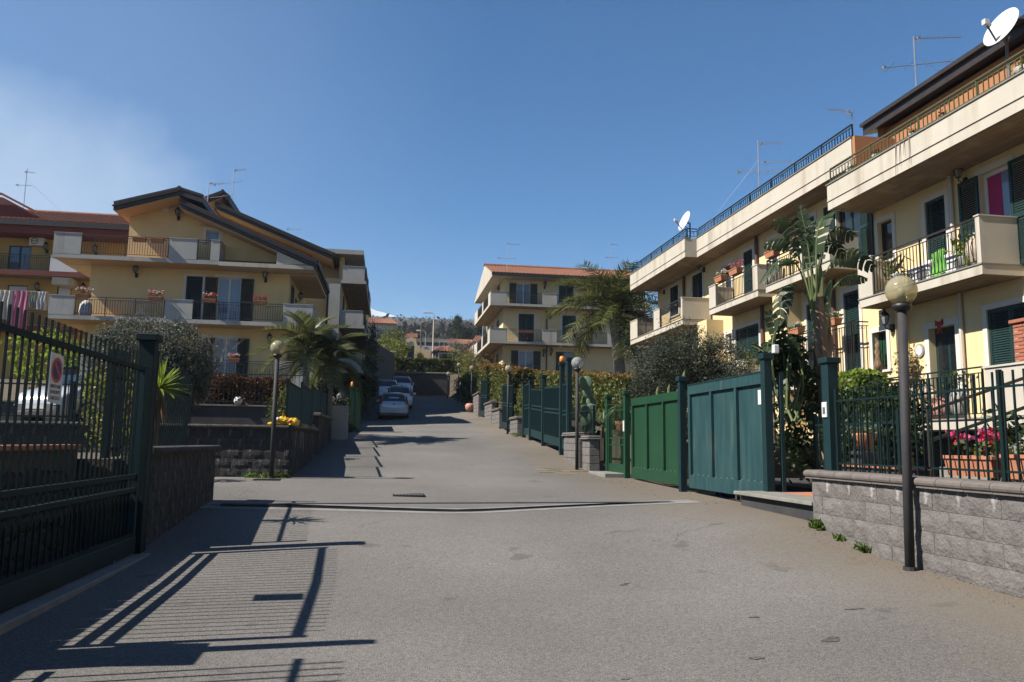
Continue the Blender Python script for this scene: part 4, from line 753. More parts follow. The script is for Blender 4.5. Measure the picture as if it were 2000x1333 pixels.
def gable_roof(h, up, main, y0, y1, y2, soff=True, th=.30):
    (x0, z0), (xa, za), (xb, zb) = up; (xc, zc), (xd, zd) = main
    b = MB(); b.prism([(x0, y0, z0-th), (x0, y0, z0), (xa, y0, za), (xb, y0, zb), (xb, y0, zb-th), (xa, y0, za-th)], (0, y1-y0, 0)); r = b.build('roof', M['brown'], h)
    b = MB(); b.prism([(xc, y0-.02, zc-th), (xc, y0-.02, zc), (xd, y0-.02, zd), (xd, y0-.02, zd-th)], (0, y2-y0, 0)); b.build('roof_slope', M['brown'], h)
    b = MB(); b.prism([(x0+.08, y0+.06, z0-th-.04), (xa, y0+.06, za-th-.04), (xa, y0+.06, za-th-.004), (x0+.08, y0+.06, z0-th-.004)], (0, y1-y0-.1, 0)); b.prism([(xc+.05, y0+.06, zc-th-.05), (xd-.06, y0+.06, zd-th-.05), (xd-.06, y0+.06, zd-th-.004), (xc+.05, y0+.06, zc-th-.004)], (0, y2-y0-.1, 0)); b.build('soffit', M['soffit_cream'], r)
    b = MB(); b.beam((x0-.05, y0-.01, z0-.1), (xa, y0-.05, za-.1), .09, .06); b.beam((xc, y0-.07, zc-.1), (xd+.03, y0-.07, zd-.1), .09, .06); b.beam((xd+.07, y0-.05, zd-.12), (xd+.07, y2, zd-.12), .12, .12); b.build('gutter', M['gutter'], r)
    t = MB(); tile_field(t, (xd, y0+.25, zd+.01), (xd, y2-.05, zd+.01), (xc, y0+.25, zc+.01), (xc, y2-.05, zc+.01), .3, .6, .07); tile_field(t, (xb, y0+.25, zb+.01), (xb, y1, zb+.01), (xa, y0+.25, za+.01), (xa, y1, za+.01), .3, .5, .07)
    v_ = MB(); [v_.beam((p_[0], y0+.10, p_[1]+.05), (q_[0], y0+.10, q_[1]+.05), .24, .11) for p_, q_ in (((x0, z0), (xa, za)), ((xa, za), (xb, zb)), ((xc, zc), (xd, zd)))]; v_.beam((xd+.02, y0, zd+.06), (xd+.02, y2, zd+.06), .16, .11); v_.path([(xa, y0-.03, za+.05), (xa, y1, za+.05)], .10, 8); v_.build('verge', M['brown'], r)
    stuff(t.build('roof_tiles', M['tile'], r)); return r
gable_roof(hl, ((-12.79, 11.93), (-9.98, 12.82), (-8.91, 12.52)), ((-9.94, 12.26), (-3.58, 9.65)), 37.5, 45.5, 44.7)
b = MB(); b.prism([(-5.42, 37.55, 9.46), (-5.42, 37.55, 10.08), (-4.05, 37.55, 9.50)], (0, .2, 0)); b.box(-8.0, -3.7, 37.5, LY-.002, 9.26, 9.45); b.build('ledge', M['white'], hl)
t = MB(); tile_field(t, (-7.9, 37.52, 9.47), (-5.45, 37.52, 9.47), (-7.9, 38.7, 9.72), (-5.45, 38.7, 9.72), .22, .4, .07); stuff(t.build('ledge_tiles', M['tile'], hl))
b = MB(); b.box(-4.949, -3.65, LY, 45, 9.20, 9.44); b.build('side_eave', M['soffit_cream'], hl)
bl = balcony(hl, FL, -15.2, -8.0, 9.28, 1.3, [('p', -15.2, -14.03), ('r', -14.0, -10.27), ('p', -10.23, -9.01), ('r', -8.97, -8.42), ('p', -8.4, -8.0)], 10.44, .20, 'grey_render', ends=('p', 'p'), soff='soffit_cream', lip=False)
b = MB(); b.box(-15.2, -14.001, LY+.001, 47, 9.28, 9.48); b.box(-14.0, -12.46, LY+.26, 47, 9.301, 9.48); b.build('side_slab', M['grey_render'], bl); b = MB(); b.box(-15.1, -8.05, 37.65, LY-.01, 9.481, 9.50); b.box(-15.1, -12.47, LY+.3, 46.9, 9.482, 9.50); b.build('floor_tiles', M['terracotta'], bl); b = MB(); b.box(-15.15, -14.0, LY, 47, 9.262, 9.279); b.build('side_soffit', M['soffit_cream'], bl)
bl = balcony(hl, FL, -15.15, -3.65, 6.48, 1.3, [('p', -15.15, -14.1), ('r', -14.05, -10.27), ('p', -10.24, -9.03), ('r', -9.0, -5.02), ('p', -5.0, -3.65)], 7.55, .20, 'grey_render', ends=('p', 'p'), soff='soffit_cream', lip=False)
b = MB(); b.box(-15.15, -14.001, LY+.001, 47, 6.48, 6.68); b.build('side_slab', M['grey_render'], bl); b = MB(); b.box(-4.949, -3.65, LY+.001, 45, 6.48, 6.68); b.box(-3.75, -3.65, LY, 45, 6.68, 7.53); b.build('side_slab', M['grey_render'], bl); b = MB(); b.box(-15.05, -3.75, 37.65, LY-.01, 6.681, 6.70); b.build('floor_tiles', M['terracotta'], bl)
b = MB(); b.box(-15.1, -14.0, LY, 47, 6.462, 6.479); b.build('side_soffit', M['soffit_cream'], bl)
b = MB(); b.fbox(FL, -9.5, -3.7, 3.45, 3.7, .001, 1.3); b.fbox(FL, -5.2, -3.7, 3.701, 4.88, 1.2, 1.3); b.fbox(FL, -9.5, -3.7, 2.4, 3.449, 1.0, 1.25); tb = b.build('terrace', M['grey_render'], hl); railing(tb, FL.P(-9.4, 0, 1.27), FL.P(-5.22, 0, 1.27), 3.7, 4.83, 'iron')
FS = Fr((-4.95, 0, 0), (0, 1, 0), (1, 0, 0)); closed_shutters(hl, FS, 39.6, 40.5, 6.72, 8.9, 2, .03, 'shutter_blue', sur=False); lantern(hl, FS, 41.6, 8.6, 0, 1.3); closed_shutters(hl, FS, 39.5, 40.6, 3.8, 6.0, 2, .03, 'shutter_blue', sur=False)
b = MB(); b.path([(-3.55, 44.65, 9.5), (-3.55, 44.65, 8.9), (-3.55, 44.65, 4)], .06, 8); b.build('downpipe', M['brown'], hl)
b = MB(); b.box(-4.949, -3.7, 44.2, 44.35, 6.69, 8.0); b.build('screen_wall', M['grey_render'], hl)

# ---- second house, one step up the street
h2 = thing('terraced_house', 'yellow house with second dark gable and street side balconies behind the gabled house', 'house', (-8, 47, 4)); Y2 = 47.3
b = MB(); b.box(-12.2, -2.95, Y2, 62, 3, 10.9); b.box(-5.2, -2.95, Y2+1.5, 62, 10.9, 12.5); b.build('wall', M['yellow'], h2)
b = MB(); b.prism([(-11.0, Y2, 10.9), (-4.8, Y2, 10.9), (-4.8, Y2, 12.2), (-10.2, Y2, 14.4), (-9.9, Y2, 15.0), (-11.0, Y2, 14.6)], (0, .3, 0)); b.build('gable_wall', M['salmon'], h2)
gable_roof(h2, ((-11.22, 14.78), (-9.85, 15.42), (-9.46, 15.14)), ((-10.23, 14.72), (-3.45, 12.06)), 46, 54, 51.5)
b = MB(); b.box(-5.1, -1.75, 47.0, 62, 12.35, 12.62); b.build('flat_roof', M['grey_render'], h2); b = MB(); b.box(-3.2, -2.9, Y2+.6, Y2+1.499, 10.9, 12.34); b.build('pier', M['yellow'], h2)
F2 = Fr((-2.95, 0, 0), (0, 1, 0), (1, 0, 0))
for z, zt in ((5.12, 6.1), (7.72, 8.75), (10.36, 11.38)):
    balcony(h2, F2, 46.0, 57.5, z, 1.45, [('r', 46.1, 49.5), ('p', 49.5, 50.8), ('r', 50.8, 54), ('p', 54, 57.5)], zt, .2, 'grey_render', ends=('p', 'p'), soff='soffit', lip=False)
    closed_shutters(h2, F2, 48.3, 49.5, z+.25, z+2.3, 2, .03, 'shutter_blue', sur=False); closed_shutters(h2, F2, 52.3, 53.5, z+.25, z+2.3, 2, .03, 'shutter_blue', sur=False)
b = MB(); b.box(-3.6, -2.96, 45.95, 47.299, 5.12, 10.3); b.build('corner_panel', M['grey_render'], h2)
h3 = thing('terraced_house', 'pale house end showing behind the street side balconies up the hill', 'house', (-4, 64, 5)); b = MB(); b.box(-12, -1.9, 62.1, 69, 4, 12.0); b.build('wall', M['cream'], h3); b = MB(); b.box(-12.2, -1.7, 62.05, 69.2, 12.0, 12.25); b.build('roof', M['grey_render'], h3)

# ---- far left house with the red tiled roof
BY = 48.0; FB = Fr((0, BY, 0), (1, 0, 0), (0, -1, 0))
hb = thing('tiled_house', 'yellow house with red tiled roof and maroon fascia behind at far left', 'house', (-20, BY, 3))
b = MB(); wall_holes(b, FB, -32, -14.2, 2, 12.9, [(-21.79, -20.6, 10.6, 12.1), (-21.67, -20.59, 7.6, 9.8), (-19.04, -18.27, 8.5, 9.84)], .25); b.box(-32, -14.2, BY+.25, 60, 2, 12.9); b.build('wall', M['ochre'], hb)
glazing(hb, FB, -21.79, -20.6, 10.6, 12.1, 2, -.1, 'pane', 'shutter_blue', sur=False); glazing(hb, FB, -21.67, -20.59, 7.6, 9.8, 1, -.1, 'roller', 'shutter_blue', sur=False); glazing(hb, FB, -19.04, -18.27, 8.5, 9.84, 1, -.1, 'roller', 'shutter_blue', sur=False)
for u, v in ((-19.75, 12.0), (-20.0, 9.65), (-17.55, 9.7), (-17.1, 12.0)): lantern(hb, FB, u, v, 0, 1.4)
b = MB(); b.box(-32, -13.9, BY-1.3, BY-.9, 12.55, 13.15); b.box(-32, -13.9, BY-.9, BY-.01, 12.55, 12.65); b.build('fascia', M['maroon'], hb); b = MB(); b.box(-32, -13.9, BY-1.46, BY-1.3, 13.0, 13.28); b.build('gutter', M['brown'], hb)
t = MB(); tile_field(t, (-32, BY-1.4, 13.28), (-13.9, BY-1.4, 13.28), (-32, BY+3.5, 15.1), (-13.9, BY+3.5, 15.1), .26, .45, .09); t.path([(-32, BY+3.5, 15.12), (-13.9, BY+3.5, 15.12)], .12, 8); rf = stuff(t.build('roof_tiles', M['tile'], hb)); b = MB(); b.box(-32, -13.9, BY-.9, BY+3, 13.0, 13.25); b.build('roof_deck', M['maroon'], hb)
b = MB(); b.prism([(-32, BY-.6, 13.2), (-20.3, BY-.6, 13.5), (-20.3, BY-.6, 13.85), (-22.1, BY-.6, 14.75), (-32, BY-.6, 14.8)], (0, 5, 0)); b.build('dormer', M['maroon'], hb); b = MB(); b.beam((-20.1, BY-.75, 13.9), (-22.1, BY-.75, 14.9), .12, .12); b.beam((-22.1, BY-.75, 14.9), (-32, BY-.75, 14.95), .12, .12); b.build('dormer_edge', M['brick'], hb)
balcony(hb, FB, -30, -16.2, 10.22, 1.2, [('p', -24.0, -21.75), ('r', -21.7, -19.1), ('p', -19.05, -17.6), ('r', -17.5, -16.3)], 11.36, .25, 'roller', soff='soffit', lip=False); b = MB(); b.fbox(FB, -30.02, -16.18, 10.18, 10.46, 1.215, 1.24); b.fbox(FB, -16.18, -16.15, 10.18, 10.46, 0, 1.24); b.build('balcony_edge', M['maroon'], hb)
balcony(hb, FB, -30, -16.2, 7.1, 1.2, [('p', -30, -21.6), ('r', -21.5, -17.5)], 8.2, .25, 'roller', soff='soffit', lip=False); b = MB(); b.fbox(FB, -30.02, -16.18, 7.06, 7.34, 1.215, 1.24); b.build('balcony_edge', M['maroon'], hb)
b = MB(); b.fbox(FB, -18.9, -17.9, 9.75, 10.15, .001, 1.15); b.build('bracket', M['white'], hb)
t = thing('air_conditioner', 'white air conditioner unit on the wall under the red roof', 'air conditioner', FB.P(-20.2, 12.2, .2)); b = MB(); b.fbox(FB, -20.6, -19.8, 12.1, 12.6, .05, .38); b.build('casing', M['roller'], t); b = MB(); x, y, z = FB.P(-20.32, 12.35, .382); b.path([(x+.17*cos(a), y, z+.17*sin(a)) for a in np.linspace(0, 2*pi, 13)], .02, 4); b.fbox(FB, -20.5, -20.14, 12.33, 12.37, .381, .39); b.build('fan_grille', M['gp'], t)
b = MB(); b.fbox(FB, -18.8, -16.5, 8.6, 8.75, .9, 1.0)
# laundry on a line in front of the balcony
def cloth(name, label, cat, x0, x1, y, z0, z1, m, wav=.05, grp=None, fold=6):
    b = MB(); nx, nz = 14, 8
    for j in range(nz+1):
        for i in range(nx+1):
            tx, tz = i/nx, j/nz; b.v.append((x0+(x1-x0)*tx + .03*sin(7*tz+tx*3), y + wav*sin(fold*2*pi*tx*.5+tz*1.3)*(.3+tz) + .02*sin(9*tz), z1+(z0-z1)*tz + .02*sin(5*tx)))
    b.f = [(j*(nx+1)+i, j*(nx+1)+i+1, (j+1)*(nx+1)+i+1, (j+1)*(nx+1)+i) for j in range(nz) for i in range(nx)]; b.m = [0]*len(b.f)
    o = b.build(name, M[m] if isinstance(m, str) else m, smooth=True); o['label'] = label; o['category'] = cat
    if grp: o['group'] = grp
    return o
def striped(name, c1, c2, sc):
    m, t, o = newmat(name); n = lambda k: t.nodes.new('ShaderNode'+k); b_ = n('BsdfPrincipled'); t.links.new(b_.outputs[0], o.inputs[0]); b_.inputs['Roughness'].default_value = .9
    g = n('TexCoord'); w = n('TexWave'); w.inputs['Scale'].default_value = sc; w.inputs['Distortion'].default_value = .3; t.links.new(g.outputs['Object'], w.inputs['Vector']); r = n('ValToRGB'); r.color_ramp.interpolation = 'CONSTANT'; r.color_ramp.elements[0].color = rgba(c1); r.color_ramp.elements[1].position = .55; r.color_ramp.elements[1].color = rgba(c2); t.links.new(w.outputs['Color'], r.inputs[0]); t.links.new(r.outputs[0], b_.inputs['Base Color']); return m
M['pinkstripe'] = striped('pink striped towel', (.60, .20, .30), (.40, .10, .22), 1.6); M['cloth_w'] = mat('white laundry', (.62, .58, .52), None, rough=.9); M['cloth_p'] = mat('pale pink laundry', (.62, .48, .44), None, rough=.9); M['cloth_g'] = mat('grey green laundry', (.22, .28, .26), None, rough=.9); M['cloth_b'] = mat('patterned pale laundry', (.48, .52, .60), (.66, .66, .66), 8, .9)
yl = BY-1.5
b = MB(); b.tube((-22.5, yl, 9.22), (-18.9, yl, 9.22), .012, 4); b.tube((-22.5, yl, 9.2), (-22.5, BY-1.2, 8.1), .02, 4); b.tube((-18.9, yl, 9.2), (-18.9, BY-1.2, 8.1), .02, 4); o = b.build('clothes_line', M['galv']); o['label'] = 'clothes line held out in front of the far left balcony'; o['category'] = 'clothes line'
cloth('laundry_shirt', 'pale pink garment hung at the left end of the clothes line', 'laundry', -22.3, -21.5, yl-.03, 8.0, 9.2, 'cloth_p'); cloth('laundry_sheet', 'cream bunched sheet hung left of the pink striped towel', 'laundry', -21.5, -20.75, yl-.03, 7.6, 9.2, 'cloth_w', .12)
cloth('striped_towel', 'long pink striped towel hanging on the clothes line', 'towel', -20.7, -19.85, yl-.03, 6.9, 9.22, M['pinkstripe'], .04); cloth('laundry_cloth', 'grey green cloth hung right of the striped towel', 'laundry', -19.83, -19.5, yl-.03, 8.3, 9.2, 'cloth_g'); cloth('laundry_cloth', 'pale patterned cloth at the right end of the clothes line', 'laundry', -19.45, -18.95, yl-.03, 8.2, 9.2, 'cloth_b', .1)

# ------------------------------------------------------------------ the three storey house in the middle
MY = 62.2; FM = Fr((0, MY, 0), (1, 0, 0), (0, -1, 0))
hm = thing('balcony_house', 'cream three storey house with red tiled roof and wraparound balconies in the middle distance', 'house', (14, MY, 5))
holes = [(10.07, 11.2, 12.3, 14.2), (13.6, 14.85, 12.75, 14.2), (10.27, 11.55, 9.4, 11.7), (13.9, 15.05, 9.9, 11.7), (10.3, 11.5, 6.5, 8.65), (14.0, 14.95, 6.9, 8.65)]
b = MB(); wall_holes(b, FM, 9.0, 21, 4.5, 14.5, holes, .25); b.box(9.0, 21, MY+.25, 73, 4.5, 14.5); b.build('wall', M['cream'], hm)
glazing(hm, FM, 10.07, 11.2, 12.3, 14.2, 2, -.1, 'pane', sill=False); open_leaf(hm, FM, 10.06, .58, 12.3, 14.2, -1); open_leaf(hm, FM, 11.21, .58, 12.3, 14.2, 1); closed_shutters(hm, FM, 13.6, 14.85, 12.75, 14.2, 2); closed_shutters(hm, FM, 10.27, 11.55, 9.4, 11.7, 2, sill=False); closed_shutters(hm, FM, 13.9, 15.05, 9.9, 11.7, 2)
glazing(hm, FM, 10.3, 11.5, 6.5, 8.65, 2, -.1, 'pane', sill=False); open_leaf(hm, FM, 10.29, .6, 6.5, 8.65, -1); open_leaf(hm, FM, 11.51, .6, 6.5, 8.65, 1); glazing(hm, FM, 14.0, 14.95, 6.9, 8.65, 1, -.1, 'pane', 'shutter'); open_leaf(hm, FM, 13.99, .6, 6.9, 8.65, -1)
pipe(hm, FM, 12.6, 5, 12, .08, .06, 'pipe_b'); lantern(hm, FM, 12.4, 14.1, 0, 1.4); lantern(hm, FM, 12.9, 11.6, 0, 1.4); lantern(hm, FM, 12.95, 8.6, 0, 1.4); lantern(hm, FM, 12.35, 8.5, 0, 1.4)
FMs = Fr((9.0, 0, 0), (0, 1, 0), (-1, 0, 0))
for z, zt in ((9.05, 10.25), (12.1, 13.22)):
    bl = balcony(hm, FM, 7.78, 21, z, 1.2, [('p', 7.78, 9.1), ('r', 9.12, 11.98), ('p', 12.0, 13.2), ('r', 13.22, 17.4), ('p', 17.4, 18.6), ('r', 18.6, 20.9)], zt, .2, 'white', ends=('n', 'n'), soff='soffit', lip=False)
    b = MB(); b.box(7.78, 9.0, MY+.001, 72.5, z, z+.2); b.box(7.78, 7.88, MY-1.09, 62.4, z+.2, zt-.01); b.box(7.78, 7.88, 65.8, 66.6, z+.2, zt-.01); b.box(7.78, 7.88, 70, 72.5, z+.2, zt-.01); b.box(7.88, 9.0, 72.4, 72.5, z+.2, zt); b.build('side_slab', M['white'], bl); b = MB(); b.box(7.8, 9.0, MY, 72.4, z-.015, z-.002); b.build('side_soffit', M['soffit'], bl)
    railing(bl, (7.83, 62.45, 0), (7.83, 65.75, 0), z+.2, zt, 'iron'); railing(bl, (7.83, 66.65, 0), (7.83, 69.95, 0), z+.2, zt, 'iron')
for y in (64.5, 68): 
    for z in (6.5, 9.4, 12.35): closed_shutters(hm, FMs, y, y+1.1, z, z+2.1, 2, .03, 'shutter', sur=False)
b = MB(); b.box(7.9, 21.2, 61.0, 74, 14.5, 14.62); b.build('roof_slab', M['white'], hm); b = MB(); b.box(7.85, 21.2, 60.86, 61.0, 14.52, 14.78); b.build('gutter', M['brown'], hm); b = MB(); b.prism([(7.9, 61.0, 14.62), (7.9, 74, 14.62), (7.9, 66.5, 16.5)], (.15, 0, 0)); b.build('gable_edge', M['white'], hm)
t = MB(); tile_field(t, (7.9, 60.95, 14.75), (21.2, 60.95, 14.75), (7.9, 66.5, 16.55), (21.2, 66.5, 16.55), .30, .5, .10); t.path([(7.85, 66.5, 16.6), (21.2, 66.5, 16.6)], .13, 8); stuff(t.build('roof_tiles', M['tile'], hm)); b = MB(); b.prism([(8.05, 66.5, 16.5), (8.05, 74, 14.65), (8.05, 61.0, 14.65)], (13.1, 0, 0)); b.build('roof', M['maroon'], hm)
# ------------------------------------------------------------------ the end of the street and beyond
rw = thing('retaining_wall', 'tall dark concrete retaining wall behind the parked cars', 'wall', (-.5, 58, 4))
b = MB(); b.hexa([(-1.5, 49.5, 2.4), (-1.15, 49.5, 2.4), (.55, 69.5, 4.8), (.2, 69.5, 4.8), (-1.5, 49.5, 7.45), (-1.15, 49.5, 7.45), (.45, 67, 8.6), (.2, 69.5, 8.2)]); b.build('body', M['grey_wall'], rw)
b = MB(); b.path([(-1.3, 49.5, 7.48), (.33, 67, 8.63)], .06, 6); b.build('coping', M['slab'], rw)
ew = thing('end_wall', 'dark grey wall closing the end of the street below a hedge', 'wall', (3, 70, 5)); b = MB(); b.box(.2, 5.6, 69.85, 70.15, 4.4, 7.25); b.build('body', M['grey_wall'], ew); b = MB(); b.cbox(.2, 5.65, 69.78, 70.2, 7.25, 7.38, .02); b.build('coping', M['slab'], ew)
b = MB(); b.box(.3, 5.1, 69.55, 69.84, 5.0, 5.26); o = b.build('kerb', M['slab']); o['label'] = 'pale kerb along the foot of the wall at the end of the street'; o['category'] = 'kerb'
t = thing('gate_pillar', 'cream plastered pillar at the top end of the dark retaining wall', 'pillar', (.3, 71.5, 7)); b = MB(); b.cbox(.05, .5, 71.2, 71.6, 6.5, 9.2, .02); b.build('shaft', M['cream'], t); b = MB(); b.cbox(-.02, .57, 71.13, 71.67, 9.2, 9.32, .02); b.build('cap', M['white'], t)
def px(x, Y): return (x-755)/1532*Y*1.0
def pz(y, Y): return 1.25 + (862-y)/1532*Y
# arched garden gate house
Y = 100.0; s = Y/1532; g = thing('arched_gateway', 'cream arched gateway with green doors and tiled top above the end hedge', 'gateway', (2.6, Y, 11.4))
x0, x1 = 2.22, 3.12; zs, za = 13.35, 13.95; prof = []
L = [(.2, 11.0), (.2, 12.9), (1.2, 12.9), (1.7, 13.1), (1.95, 13.7), (2.1, 14.25), (2.67, 14.45), (3.25, 14.25), (3.4, 13.6), (3.7, 13.1), (4.2, 12.95), (5.2, 12.9), (5.2, 11.0)]
arch = [(3.12, 11.0), (3.12, zs)] + [(2.67+.45*cos(a), zs+.55*sin(a)) for a in np.linspace(0, pi, 9)[1:-1]] + [(2.22, zs), (2.22, 11.0)]
b = MB(); 
for side in (0, 1):
    top = [p for p in L if (p[0] <= 2.67 if side == 0 else p[0] >= 2.67)]; ar = [p for p in arch if (p[0] <= 2.67+1e-6 if side == 0 else p[0] >= 2.67-1e-6)]
    poly = top + (ar if side == 0 else []) if side == 0 else top + ar
    b.prism([(a, Y, c) for a, c in poly], (0, .4, 0))
b.build('wall', M['cream'], g)
b = MB(); b.box(2.22, 3.12, Y+.1, Y+.18, 11.0, zs); b.build('door', M['teal'], g); b = MB(); b.prism([(2.67+.45*cos(a), Y+.12, zs+.55*sin(a)) for a in np.linspace(0, pi, 10)], (0, .05, 0)); b.build('fanlight', M['roller'], g)
for xx in (1.35, 3.85): b = MB(); b.prism([(xx-.28, Y-.04, 11.2), (xx+.28, Y-.04, 11.2), (xx+.28, Y-.04, 12.2)] + [(xx+.28*cos(a), Y-.04, 12.2+.3*sin(a)) for a in np.linspace(0, pi, 7)[1:-1]] + [(xx-.28, Y-.04, 12.2)], (0, .035, 0)); b.build('niche', M['ochre'], g)
t = MB(); tile_field(t, (1.9, Y+.2, 14.45), (3.5, Y+.2, 14.45), (2.2, Y+2.2, 15.2), (3.6, Y+2.2, 15.2), .24, .4, .08); stuff(t.build('roof_tiles', M['tile'], g))
def far_house(name, label, Y, x0, x1, zb, ze, zr, d, wall='cream', win=()):
    h = thing(name, label, 'house', ((x0+x1)/2, Y, zb)); b = MB(); b.box(x0, x1, Y, Y+d, zb, ze); b.build('wall', M[wall], h); t = MB(); tile_field(t, (x0-.4, Y-.4, ze), (x1+.4, Y-.4, ze), (x0+.8, Y+d/2, zr), (x1-.8, Y+d/2, zr), .4, .7, .13); t.path([(x0+.8, Y+d/2, zr), (x1-.8, Y+d/2, zr)], .15, 6); stuff(t.build('roof_tiles', M['tile'], h))
    b = MB(); b.prism([(x0-.4, Y-.4, ze-.02), (x0-.4, Y+d+.4, ze-.02), (x0+.8, Y+d/2, zr-.05)], (x1-x0-1.0, 0, 0)); b.build('roof', M['maroon'], h)
    for (u0, u1, v0, v1, m) in win:
        b = MB(); b.box(u0-.12, u1+.12, Y-.05, Y-.01, v0-.12, v1+.12); w = b.build('window', M['trim'], h); b = MB(); b.box(u0, u1, Y-.07, Y-.051, v0, v1); b.build('pane', M[m], w)
    return h
far_house('hill_house', 'pale house with orange tiled roof below the snowy slope', 118, -7, 1.0, 12, 18.7, 20.0, 8, 'white', ((-1.9, -.9, 16.2, 17.8, 'pane_dark'), (-.3, .4, 16.2, 17.8, 'pane')))
far_house('hill_house', 'small dark fronted shed with low tiled roof above the end hedge', 96, 5.6, 8.2, 10.5, 12.3, 13.1, 4, 'grey_wall', ((6.0, 7.6, 10.6, 12.0, 'pane_dark'),))
far_house('hill_house', 'low cream house half hidden behind brown bushes on the slope', 150, 16, 24, 17, 20.5, 22.2, 8, 'white', ((18, 19, 18.4, 19.8, 'pane_dark'), (21, 22, 18.4, 19.8, 'pane_dark')))
far_house('hill_house', 'long low house with pale red roof among the slope trees', 170, 12.5, 19, 20, 22.5, 24, 8, 'white', ((14, 15, 21, 22, 'pane_dark'),))
b = MB(); b.box(4.4, 5.5, 101, 101.3, 10.5, 13.4); o = b.build('white_wall', M['roller']); o['label'] = 'short bright white wall between arched gateway and shed'; o['category'] = 'wall'
t = MB(); b = MB()
def pole(label, x, Y, z0, z1, r, m, head=None, cat='pole'):
    t = thing('utility_pole' if head is None else 'street_light', label, cat, (x, Y, z0)); b = MB(); b.tube((x, Y, z0), (x, Y, z1), r, 6, r*.7); b.build('pole', M[m], t)
    if head: 
        b = MB(); b.path([(x, Y, z1-.1), (x-head*.3, Y, z1+.12), (x-head, Y, z1+.15)], .05, 5); b.build('arm', M['galv'], t); b = MB(); b.cbox(x-head-.75, x-head, Y-.16, Y+.16, z1+.08, z1+.24, .04); b.build('lamp_head', M['wp'], t)
pole('tall pale street light above the end hedge', 5.35, 98, 11, 17.2, .12, 'pipe_w', .55, 'street light'); pole('second shorter street light left of the tall one', 4.75, 106, 12, 16.0, .08, 'galv', .5, 'street light')
pole('dark wooden pole beside the arched gateway', 4.05, 104, 11.5, 16.9, .14, 'bark'); pole('short dark post left of the arched gateway', 1.95, 103, 11.5, 15.6, .09, 'bark'); pole('thin grey pole beside the balcony house', 13.6, 115, 13, 18.3, .08, 'galv')
b = MB()
for i in range(14): x = 7.0+i*.7; b.tube((x, 112, 13), (x, 112, 15.6), .03, 4)
for z in (14.2, 15.5): b.tube((7, 112, z), (16.1, 112, z), .03, 4)
o = b.build('wire_fence', M['galv']); o['label'] = 'thin wire fence with posts above the shed roof'; o['category'] = 'fence'
# hills
hr = np.random.default_rng(5)
def vnoise(x, y, s, seed):                                         # smooth value noise
    r = np.random.default_rng(seed); T = r.random((64, 64)); x = np.asarray(x)/s; y = np.asarray(y)/s; i = np.floor(x).astype(int); j = np.floor(y).astype(int); fx = x-i; fy = y-j; fx = fx*fx*(3-2*fx); fy = fy*fy*(3-2*fy)
    g = lambda a, c: T[a % 64, c % 64]; return (g(i, j)*(1-fx)+g(i+1, j)*fx)*(1-fy) + (g(i, j+1)*(1-fx)+g(i+1, j+1)*fx)*fy
def hill_z(x, y):
    t = (y-230)/1270.; a = .129 + .0275*np.clip(t, 0, 1)**.55; z = 1.25 + a*y
    n = (vnoise(x, y, 260, 1)-.5)*.016*y + (vnoise(x, y, 60, 2)-.5)*.007*y
    return z + n*np.clip((y-260)/350, 0, 1)*np.clip((1500-y)/450, .12, 1) - np.clip(y-1500, 0, 9e9)*.5
hy = np.concatenate([np.geomspace(229, 1500, 70), [1520, 1690]]); hx = np.concatenate([[-2900, -2000], np.linspace(-1300, 1800, 120), [2300, 2900]])
Xg, Yg = np.meshgrid(hx, hy); Zg = hill_z(Xg, Yg); Zg[0] -= .6
b = MB(); nx = len(hx); b.v = np.stack([Xg, Yg, Zg], -1).reshape(-1, 3).tolist(); b.f = [(j*nx+i, j*nx+i+1, (j+1)*nx+i+1, (j+1)*nx+i) for j in range(len(hy)-1) for i in range(nx-1)]; b.m = [0]*len(b.f)
M['hills'] = mat('wooded hillside', (.035, .032, .026), (.10, .085, .066), .011, .95, fine=.45, fscale=.09, stain=((.022, .026, .020), .035, (1, 1, 1), .5, .62, .8)); M['hills'].node_tree.nodes['Principled BSDF'].inputs['Specular IOR Level'].default_value = .1
struct(b.build('hills', M['hills'], smooth=True))
sy = np.linspace(1705, 2300, 14); sx = np.linspace(-1000, 460, 60); Xs, Ys = np.meshgrid(sx, sy)
Zs = np.minimum(283 + .30*(49-Xs), 325 - .02*(-90-Xs)) - np.abs(Ys-1850)*.42 + (vnoise(Xs, Ys, 90, 3)-.5)*16 + (vnoise(Xs, Ys, 30, 4)-.5)*7; Zs[0] = 120
b = MB(); nx = len(sx); b.v = np.stack([Xs, Ys, Zs], -1).reshape(-1, 3).tolist(); b.f = [(j*nx+i, j*nx+i+1, (j+1)*nx+i+1, (j+1)*nx+i) for j in range(len(sy)-1) for i in range(nx-1)]; b.m = [0]*len(b.f); o = struct(b.build('snowy_mountain', M['snow'], smooth=True))
